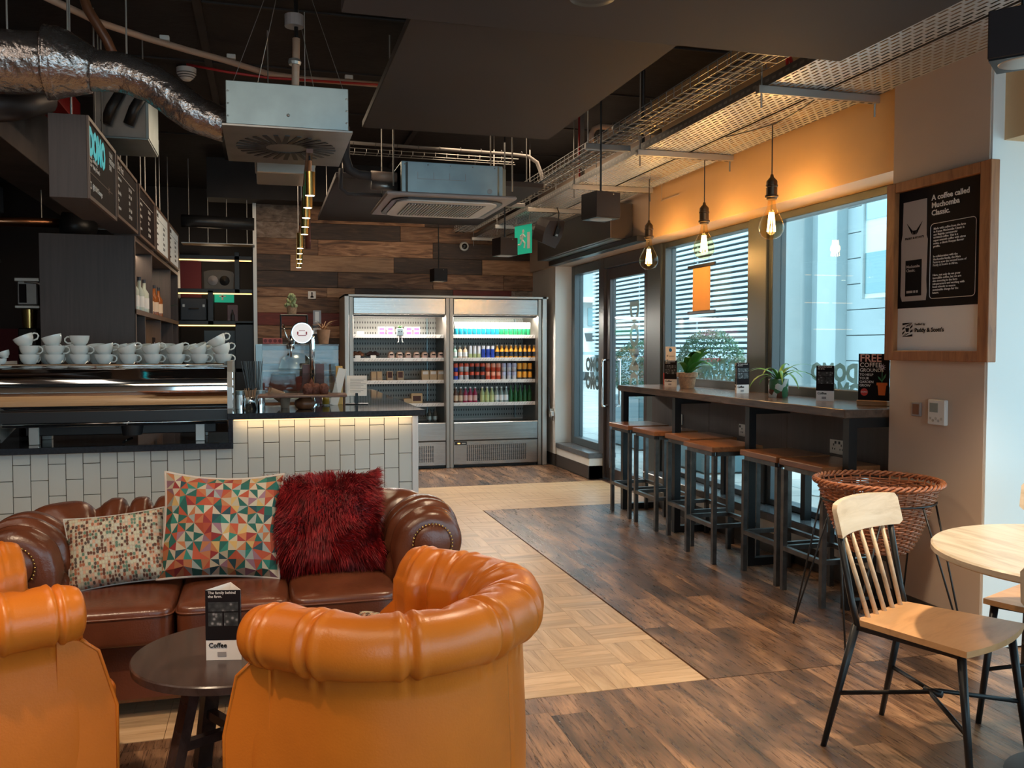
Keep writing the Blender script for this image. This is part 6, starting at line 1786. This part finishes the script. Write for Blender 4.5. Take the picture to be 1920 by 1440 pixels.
# perforated cable trays along the window wall
def perf():
    m = bpy.data.materials.new('perforated_steel'); m.use_nodes = True; nt = m.node_tree; b = nt.nodes['Principled BSDF']
    b.inputs['Metallic'].default_value = .55; b.inputs['Roughness'].default_value = .42; b.inputs['Base Color'].default_value = (.58, .62, .66, 1)
    v = coords(nt, (1, 1, 1), False)
    br = _n(nt, 'ShaderNodeTexBrick'); br.inputs['Scale'].default_value = 1; br.offset = .5
    sw_ = _n(nt, 'ShaderNodeMapping'); sw_.inputs['Rotation'].default_value = (0, 0, R(90)); nt.links.new(v, sw_.inputs[0]); nt.links.new(sw_.outputs[0], br.inputs['Vector'])
    br.inputs['Brick Width'].default_value = .072; br.inputs['Row Height'].default_value = .030; br.inputs['Mortar Size'].default_value = .0095; br.inputs['Mortar Smooth'].default_value = 0
    nt.links.new(br.outputs['Fac'], b.inputs['Alpha'])
    return m
PF_ = perf()
for k, (x0, x1, l) in enumerate(((2.52, 2.85, 'inner perforated steel cable tray, farther from the cream wall'), (2.87, 3.19, 'outer perforated steel cable tray, close to the cream wall'))):
    t = thing('cable_tray', l, 'cable tray', (x0, 1.4, 2.75), group='perforated cable trays above the window bar')
    w = x1 - x0
    G().add([(0, 0, 0), (w, 0, 0), (w, 10.0, 0), (0, 10.0, 0)], [(0, 1, 2, 3)]).o('perforated_base', PF_, t, fix=False)
    g = G()
    for xx in (0, w): g.box(xx - .0015, xx + .0015, 0, 10.0, 0, .05)
    g.o('side_flange', M_['galv_dark'], t)
    g = G()
    for xx in (-.002, w + .0005):
        for j in range(160): g.box(xx, xx + .0015, .06 + j * .062, .095 + j * .062, .018, .032)
    g.o('flange_slot', M_['alu'], t)['kind'] = 'stuff'
for k, y in enumerate((1.6, 4.15, 5.70, 7.05, 8.33, 9.6, 10.75)):
    t = thing('trapeze_bracket', 'slotted steel strut on threaded rods carrying the cable trays, ' + ordn[k] + ' from our end', 'bracket', (2.85, y, 2.705), group='trapeze brackets')
    G().bbox(-.385, .345, -.02, .02, 0, .042, .003).o('strut', M_['alu'], t)
    g = G()
    for j in range(13): g.box(-.34 + .052 * j, -.315 + .052 * j, -.006, .006, -.0015, .0)
    g.o('slot', M_['black_plastic'], t)
    for x in (-.36, .325): G().tube([(x, 0, -.07), (x, 0, .785)], .005, 6).o('threaded_rod', M_['galv_dark'], t)
# wire basket tray
wt = thing('wire_basket_tray', 'wire basket cable tray beside the perforated trays', 'cable tray', (2.235, 2.2, 2.80))
g = G()
L_ = 8.6; Wt = .22
for x, z in ((0, .06), (0, .03), (.0, 0), (.055, 0), (.11, 0), (.165, 0), (Wt, 0), (Wt, .03), (Wt, .06)): g.bar((x, 0, z), (x, L_, z), .0036)
for j in range(85):
    y = .05 + j * .1
    g.bar((0, y, 0), (Wt, y, 0), .0042); g.bar((0, y, 0), (0, y, .062), .0042); g.bar((Wt, y, 0), (Wt, y, .062), .0042)
w_ = g.o('wire_grid', M_['galv_dark'], wt); w_['kind'] = 'stuff'
for k in range(3):
    G().tube([(.05 + .05 * k, .1 + i_ * .86, .012 + .006 * math.sin(i_ * 1.7 + k)) if True else None for i_ in range(11)], .008, 5).o('cable', M_['cable'] if k % 3 else M_['black_plastic'], wt, smooth=True)
for y in (.9, 3.6, 6.2): G().bbox(-.1, Wt + .01, y, y + .04, -.045, -.005, .003).o('strut', M_['galv_dark'], wt); G().tube([(-.08, y + .02, -.04), (-.08, y + .02, .69)], .005, 6).o('threaded_rod', M_['alu'], wt)
t = thing('red_cable', 'red cables dropping into the perforated tray at the low raft edge', 'cable', (2.5, 3.95, 2.79))
for k in range(2): G().tube([(0 + .012 * k, 0, .25), (.0 + .012 * k, 0, .12), (.02 + .02 * k, .02, .05), (.08 + .04 * k, .1, -.01)], .009, 6).o('cable', M_['red_pipe'], t, smooth=True)
t = thing('orange_cable', 'orange cable loop over the wire tray farther back', 'cable', (2.34, 8.7, 2.84))
G().tube([(.0, 0, .0), (.06, 0, .07), (.14, .1, .06), (.2, .2, 0)], .01, 6).o('cable', mat('orange_cable', (.7, .12, .02), .5), t, smooth=True)
t = thing('bent_conduit', 'tan conduit elbow rising beside the wire tray', 'pipe', (2.36, 6.3, 2.85))
G().tube([(0, 0, 0), (0, 0, .13), (.02, 0, .17), (.06, 0, .19), (.35, 0, .19)], .02, 10).o('pipe', M_['tan_pipe'], t, smooth=True)
t = thing('sleeve_pipe', 'short grey pipe sleeve crossing the wire tray', 'pipe', (2.3, 5.72, 2.90))
G().tube([(0, 0, 0), (.35, .0, -.02)], .028, 12).o('pipe', M_['galv_dark'], t, smooth=True)
t = thing('cable_riser', 'black cable riser from ceiling to the wire tray', 'cable', (2.6, 5.9, 2.8))
G().tube([(0, 0, 0), (0, 0, .69)], .014, 8).o('riser', M_['black_plastic'], t)
g = thing('loop_cable', 'thin loop of cable hanging below the trays', 'cable', (2.87, 4.4, 2.745))
G().tube([(0, -.25, 0), (-.02, -.05, -.045), (-.02, .2, -.06), (0, .5, -.03), (0, .8, 0)], .004, 5).o('cable', M_['black_plastic'], g)

# cube spotlights
def cube_spot(x, y, z, s, top, label, rz=0, power=30, glow=True):
    t = thing('cube_spotlight', label, 'lamp', (x, y, z), rz, 'black cube spotlights')
    h = s * .9
    G().bbox(-s/2, s/2, -s/2, s/2, .004, h, .003).o('housing', mat('brown_black_coat', (.026, .018, .018), .55, spec=.3) if 'cubecoat' not in lib else lib['cubecoat'], t)
    G().prism([(-s/2 + .003, -s/2 + .003), (s/2 - .003, -s/2 + .003), (s/2 - .003, s/2 - .003), (-s/2 + .003, s/2 - .003)], -.002, .004).o('bottom_rim', M_['black_metal'], t)
    G().lathe([(s * .36, -.004), (s * .40, -.002), (s * .40, .0), (s * .30, .0)], 24).o('reflector_ring', M_['alu'], t, smooth=True)
    G().lathe([(0, -.0035), (s * .33, -.0035), (s * .33, -.002), (0, -.002)], 24).o('lens', M_['led_white'], t)
    G().tube([(0, 0, h), (0, 0, top - z)], .007, 8).o('stem', M_['black_metal'], t)
    G().sphere((s * .2, -s/2 - .002, h - .015), .005, 6, 4).o('screw', M_['alu'], t)
    lamp('spot', 'SPOT', (0, 0, -.02), power, (1, .80, .56), size=.04, spot=95, blend=.7, parent=t)
    return t
cube_spot(2.185, 5.65, 2.255, .19, 3.49, 'black cube spotlight on a rod below the cable tray, middle of the three far ones', R(12), 26)
cube_spot(2.176, 8.1, 2.25, .18, 3.49, 'smaller black cube spotlight below the trays, nearer the plank wall', R(12), 30)
cube_spot(2.02, 10.58, 2.18, .168, 3.49, 'black cube spotlight on a long rod over the fridges', R(8), 22)
cube_spot(2.45, 2.455, 2.349, .18, 2.70, 'big black cube spotlight at the top right corner of the picture', R(38), 110)
# golden cylinder pendants
gl = [(.240, 4.88), (.248, 5.31), (.258, 5.73), (.270, 6.16), (.283, 6.57), (.288, 7.50), (.300, 7.93), (.313, 8.42), (.333, 8.84), (.340, 9.32)]
proto = None
for k, (x, y) in enumerate(gl):
    l = 'slim gold cylinder pendant over the counter, %s from our end of the row' % ordn[k]
    if proto is None:
        proto = thing('gold_pendant', l, 'lamp', (x, y, 2.2), group='gold cylinder pendants in a row')
        G().lathe([(.022, .002), (.028, 0), (.028, .125), (.0, .125)], 20).o('cylinder', M_['brass'], proto, smooth=True, angle=40)
        G().lathe([(0, .001), (.0235, .001), (.0235, .004), (0, .004)], 20).o('lens', mat('pendant_glow', (1, .85, .55), .5, emit=14, ecol=(1, .85, .55)), proto)
        G().tube([(0, 0, .125), (0, 0, .185)], .010, 8).o('neck', M_['copper'], proto)
        G().tube([(0, 0, .185), (0, 0, .215)], .006, 6).o('cord', M_['black_plastic'], proto)
    else: dup(proto, (x, y, 2.2), 0, l)
for x, y in gl[::3]: lamp('pendant_light', 'SPOT', (x, y, 2.19), 9, (1, .78, .5), size=.03, spot=110)
lr = thing('lighting_rail', 'slim brown rail carrying the gold pendants', 'rail', (.285, 4.8, 2.42))
G().bar((-.048, 0, .0), (.06, 4.65, .0), .035, .022).o('rail', mat('rail_brown', (.09, .04, .03), .45, .4), lr)
for y in (1.0, 2.6, 4.4): G().tube([(-.045 + .1 * y / 4.65, y, .01), (-.045 + .1 * y / 4.65, y, 1.07)], .003, 5).o('wire', M_['alu'], lr)
cpst = thing('copper_riser', 'dull copper riser pipes behind the gold pendants', 'pipe', (.42, 9.0, 2.36))
G().tube([(0, 0, 0), (0, 0, 1.13)], .028, 10).o('pipe', mat('dull_copper', (.16, .06, .045), .5, .5), cpst, smooth=True)

# air curtain over the door, speaker, exit sign
at_ = thing('air_curtain', 'long dark steel air curtain housing above the entrance door', 'air curtain', (3.02, 7.55, 2.38))
G().bbox(0, .21, 0, 2.25, 0, .32, .004).o('housing', mat('curtain_steel', (.10, .085, .08), .35, .6), at_)
G().box(.03, .20, .06, 2.19, -.006, .0).o('outlet_slot', M_['galv'], at_)
G().bbox(-.002, .0, -.004, .012, 0, .32, .0005).o('edge_trim', M_['tan_pipe'], at_)
G().bbox(.12, .21, -.30, 2.2, -.06, -.008, .003).o('lower_fascia', M_['black_metal'], at_)
ex = thing('exit_sign', 'green running-man exit sign hanging below the trays', 'sign', (2.62, 9.0, 2.37), R(-70))
G().bbox(-.16, .14, 0, .008, 0, .30, .002).o('sign_panel', M_['exit_green'], ex)
G().bbox(-.17, .15, -.01, .018, .30, .315, .002).o('top_rail', M_['alu'], ex)
g = G(); g.sphere((.0, -.003, .235), .02, 10, 5, (1, .15, 1))
g.tube([(0, -.003, .21), (-.015, -.003, .15)], .016, 6).tube([(-.015, -.003, .15), (.03, -.003, .11), (.02, -.003, .06)], .010, 6).tube([(-.015, -.003, .15), (-.05, -.003, .10), (-.085, -.003, .10)], .010, 6).tube([(0, -.003, .205), (.04, -.003, .17)], .008, 6).tube([(0, -.003, .205), (-.045, -.003, .19), (-.05, -.003, .155)], .008, 6)
g.box(.07, .115, -.003, 0, .05, .22)
g.o('running_man', M_['print_white'], ex)
for x in (-.12, .1): G().tube([(x, 0, .315), (x, 0, .381)], .003, 5).o('hanger', M_['alu'], ex)
sk = thing('wall_speaker', 'curved dark loudspeaker tilted on a bracket beside the exit sign', 'speaker', (2.69, 8.35, 2.53), rot=(R(20), R(8), R(25)))
g = G(); P = [(-.10, -.12), (.08, -.14)] + [(.08 + .03 * math.sin(R(a)), -.14 + .28 * a / 180) for a in range(15, 180, 15)] + [(.08, .14), (-.10, .10)] + [(-.10 - .02 * math.sin(R(a)), .10 - .22 * a / 180) for a in range(30, 180, 30)]
g.prism(P, -.08, .08, 'y').o('cabinet', mat('speaker_coat', (.045, .032, .030), .5), sk)
G().bbox(.0, .05, -.10, -.08, -.03, .08, .003).o('bracket', M_['black_metal'], sk); G().bbox(.01, .04, -.104, -.10, -.02, .0, .001).o('terminal', M_['alu'], sk)
G().tube([(.02, -.1, .05), (.0, -.05, .2), (.0, 0, .24)], .006, 6).o('arm', M_['black_metal'], sk)
# ================================================================ THE STREET
st_ = mat('pavement', (.50, .48, .45), .8, noise_=(1.2, .08))
struct(G().box(3.76, 60, -8, 80, -.2, -.02).o('ground', st_))
sl = G()
for k in range(34):
    sl.box(3.8, 12.4, 2 + k * .9, 2.012 + k * .9, -.0205, -.018)
for k in range(9): sl.box(4.2 + k * .95, 4.212 + k * .95, 2, 32, -.0205, -.018)
struct(sl.o('trim_11', M_['grey_plastic']))
struct(G().box(-.1, -.0, 10.9, 13.2, 0, 3.5).o('wall_rear', M_['black_paint']))
pale = mat('pale_render', (.40, .46, .47), .8, noise_=(2, .04)); glz = mat('far_glazing', (.20, .32, .34), .12, .3); mull = mat('far_mullion', (.30, .37, .38), .5)
dkg = mat('far_dark', (.05, .07, .075), .5)
lvm = mat('louvre_white', (.62, .70, .72), .5)
lb = thing('louvred_building', 'long building across the street with white horizontal louvres', 'building', (12.5, 20.0, 0))
G().box(.25, 6, 0, 13, 0, 9).o('wall', dkg, lb)
G().box(-.1, 6, -.05, 13, 4.72, 9).o('upper_wall', pale, lb)
for k in range(23):
    z = 1.24 + k * .15
    G().bbox(-.06, .03, 0, 13, z, z + .078, .004).o('louvre', lvm, lb)
for y in (.0, 4.3, 8.6, 12.9): G().bbox(.02, .2, y, y + .1, 0, 4.72, .004).o('post', mull, lb)
G().box(.18, .24, 0, 13, 0, 1.2).o('shopfront', glz, lb)
for k, y in enumerate((1.2, 3.0, 5.2, 7.5)): G().bbox(.02, .10, y, y + .9, .95, 1.2, .004).o('shop_sign', M_['print_red'] if k % 2 else M_['print_white'], lb)
G().box(-1.0, .2, -.05, 13, 1.10, 1.2).o('canopy', pale, lb)
gb_ = thing('glass_building', 'pale stone and glass building opposite the nearest window', 'building', (11.6, 10.0, 0))
G().box(.9, 7, 0, 9.95, 0, 10).o('wall', pale, gb_)
G().bbox(.35, 1.2, 6.8, 7.5, 0, 10, .01).o('pier', pale, gb_); G().bbox(.1, 1.2, 8.5, 9.2, 0, 10, .01).o('pier', pale, gb_)
for k in range(9): G().bbox(.62, .92, 4.75, 6.8, .0 + k * .55, .535 + k * .55, .008).o('stone_course', pale, gb_)
G().bbox(-.1, .9, -1, 5.3, 2.35, 8, .01).o('glazed_bay', lvm, gb_)
for i in range(5):
    for j in range(4): G().box(-.115, -.1, -.9 + i * 1.24, .26 + i * 1.24, 2.45 + j * 1.0 + (.45 if j % 2 else 0), 3.0 + j * 1.0 + (.35 if j % 2 else .25)).o('window', mat('bay_glass', (.35, .47, .5), .1, .2) if (i + j) % 2 else glz, gb_)
for i in range(6): G().bbox(-.16, -.1, -.96 + i * 1.24, -.90 + i * 1.24, 2.35, 8, .004).o('mullion', mull, gb_)
G().box(.70, .88, -1, 4.6, 0, 2.33).o('ground_window', mat('ground_glass', (.36, .46, .46), .15), gb_)
for y in (-.6, 1.4, 3.0, 4.5): G().bbox(.60, .72, y, y + .12, 0, 2.33, .004).o('mullion', dkg, gb_)
G().bbox(-.05, .05, 9.5, 9.62, 0, 10, .01).o('downpipe', dkg, gb_)
fb = thing('far_building', 'hazy pale building at the far end of the street', 'building', (6, 48, 0))
G().box(0, 30, 0, 8, 0, 5.8).o('wall', pale, fb)
for k in range(8): G().box(.8 + k * 2.2, 2.4 + k * 2.2, -.05, 0, 2.6, 3.6).o('window', glz, fb)
G().box(0, 30, -.6, 0, 3.9, 4.2).o('canopy', M_['print_white'], fb)
for k in range(24): G().box(.2 + k, .25 + k, -.08, 0, 4.3, 5.7).o('fin', mull, fb)
vn = thing('white_van', 'white delivery van parked down the street', 'van', (12.9, 34.5, 0))
def vbody():
    g = G(); P = [(0, .35), (0, 1.0), (.6, 1.25), (1.3, 2.05), (1.6, 2.2), (5.2, 2.2), (5.3, .35)]
    rings = []
    for x, f in ((0, .94), (.12, 1), (1.78, 1), (1.9, .94)): rings.append(g.ring([(x, p[0] * 1.0, .35 + (p[1] - .35) * f) for p in P]))
    for i in range(3): g.bridge(rings[i], rings[i + 1])
    g.face(rings[0]); g.face(rings[-1]); return g
vbody().o('body', mat('van_white', (.8, .82, .84), .3), vn)
G().add([(.15, .66, 1.30), (1.75, .66, 1.30), (1.7, 1.22, 1.98), (.2, 1.22, 1.98)], [(0, 1, 2, 3)]).o('windscreen', dkg, vn, fix=False)
G().box(-.01, 0, 1.4, 2.2, 1.3, 1.85).o('side_window', dkg, vn)
for y in (.95, 4.2):
    for x in (.02, 1.68): G().lathe([(0, 0), (.33, 0), (.34, .03), (.34, .18), (0, .2)], 24, M=Matrix.Translation((x, y, .34)) @ Matrix.Rotation(R(90), 4, 'Y')).o('wheel', dkg, vn, smooth=True, angle=40)
def planter(x, y, label, h=.7, r=.5, top=1.55, w=.9, d=.55):
    t = thing('hedge_planter', label, 'plant', (x, y, 0), group='clipped bushes in planters outside')
    G().bbox(-d/2, d/2, -w/2, w/2, 0, h, .01).o('planter_box', mat('planter_teal', (.09, .16, .18), .4), t)
    g = G(); r2 = random.Random(int(x * 10 + y))
    for k in range(5200):
        a, b = r2.uniform(-1, 1), r2.uniform(0, 2 * PI); rr = r2.uniform(.72, 1.0) ** .5
        s_ = math.sqrt(1 - a * a)
        p = Vector((s_ * math.cos(b) * d * .72 * rr, s_ * math.sin(b) * w * .52 * rr, h - .04 + (top - h) * (.5 + .52 * a * rr)))
        u = Vector((r2.uniform(-1, 1), r2.uniform(-1, 1), r2.uniform(-.6, 1))).normalized(); v = u.orthogonal().normalized()
        L = .032
        g.add([p - v * .010, p + u * L * .5 - v * .012, p + u * L, p + u * L * .5 + v * .012], [(0, 1, 2, 3)])
    f = g.o('foliage', M_['leaf_dark'], t, fix=False); f['kind'] = 'stuff'
planter(5.15, 11.7, 'clipped bush in a teal planter outside the door', .70, top=1.52, w=1.1)
planter(4.95, 9.3, 'clipped bush in a planter outside the middle window', .66, top=1.62, w=.9)
# cafe chair and hoop outside
oc = thing('outdoor_chair', 'white metal cafe chair on the pavement outside', 'chair', (4.6, 6.7, 0), R(30))
G().bbox(-.2, .2, -.2, .2, .43, .45, .006).o('seat', M_['print_white'], oc)
for x in (-1, 1):
    for y in (-1, 1): G().tube([(x * .17, y * .17, .43), (x * .22, y * .22, -.02)], .01, 8).o('leg', M_['print_white'], oc)
G().tube([(-.19, .19, .44), (-.2, .24, .80), (.2, .24, .80), (.19, .19, .44)], .011, 8).o('back_hoop', M_['print_white'], oc)
hp = thing('bike_hoop', 'dark steel hoop barrier on the pavement outside the nearest window', 'barrier', (4.5, 5.1, 0))
G().tube([(0, -.3, -.02), (0, -.3, .52), (0, -.26, .60), (0, -.18, .64), (0, .5, .64), (0, .6, .58), (0, .62, .5), (0, .62, -.02)], .022, 10).o('hoop', dkg, hp, smooth=True)
G().tube([(0, -.3, .3), (0, .62, .3)], .014, 8).o('crossbar', dkg, hp)
tb = thing('outdoor_table', 'small white round table on the pavement outside', 'table', (5.2, 7.4, 0))
G().lathe([(0, .70), (.30, .70), (.30, .72), (0, .72)], 28).o('table_top', M_['print_white'], tb); G().lathe([(.2, -.02), (.2, -.01), (.02, .02), (.02, .70)], 16).o('pedestal', M_['alu'], tb)

# ---------------------------------------------------------------- lettering becomes plain mesh
bpy.context.view_layer.update()
dg = bpy.context.evaluated_depsgraph_get()
for o in [o for o in S.objects if o.type == 'FONT']:
    me = bpy.data.meshes.new_from_object(o.evaluated_get(dg))
    n = bpy.data.objects.new('tmp', me); COL.objects.link(n)
    n.parent = o.parent; n.location = o.location; n.rotation_euler = o.rotation_euler; n.scale = o.scale
    nm = o.name; bpy.data.objects.remove(o); n.name = nm
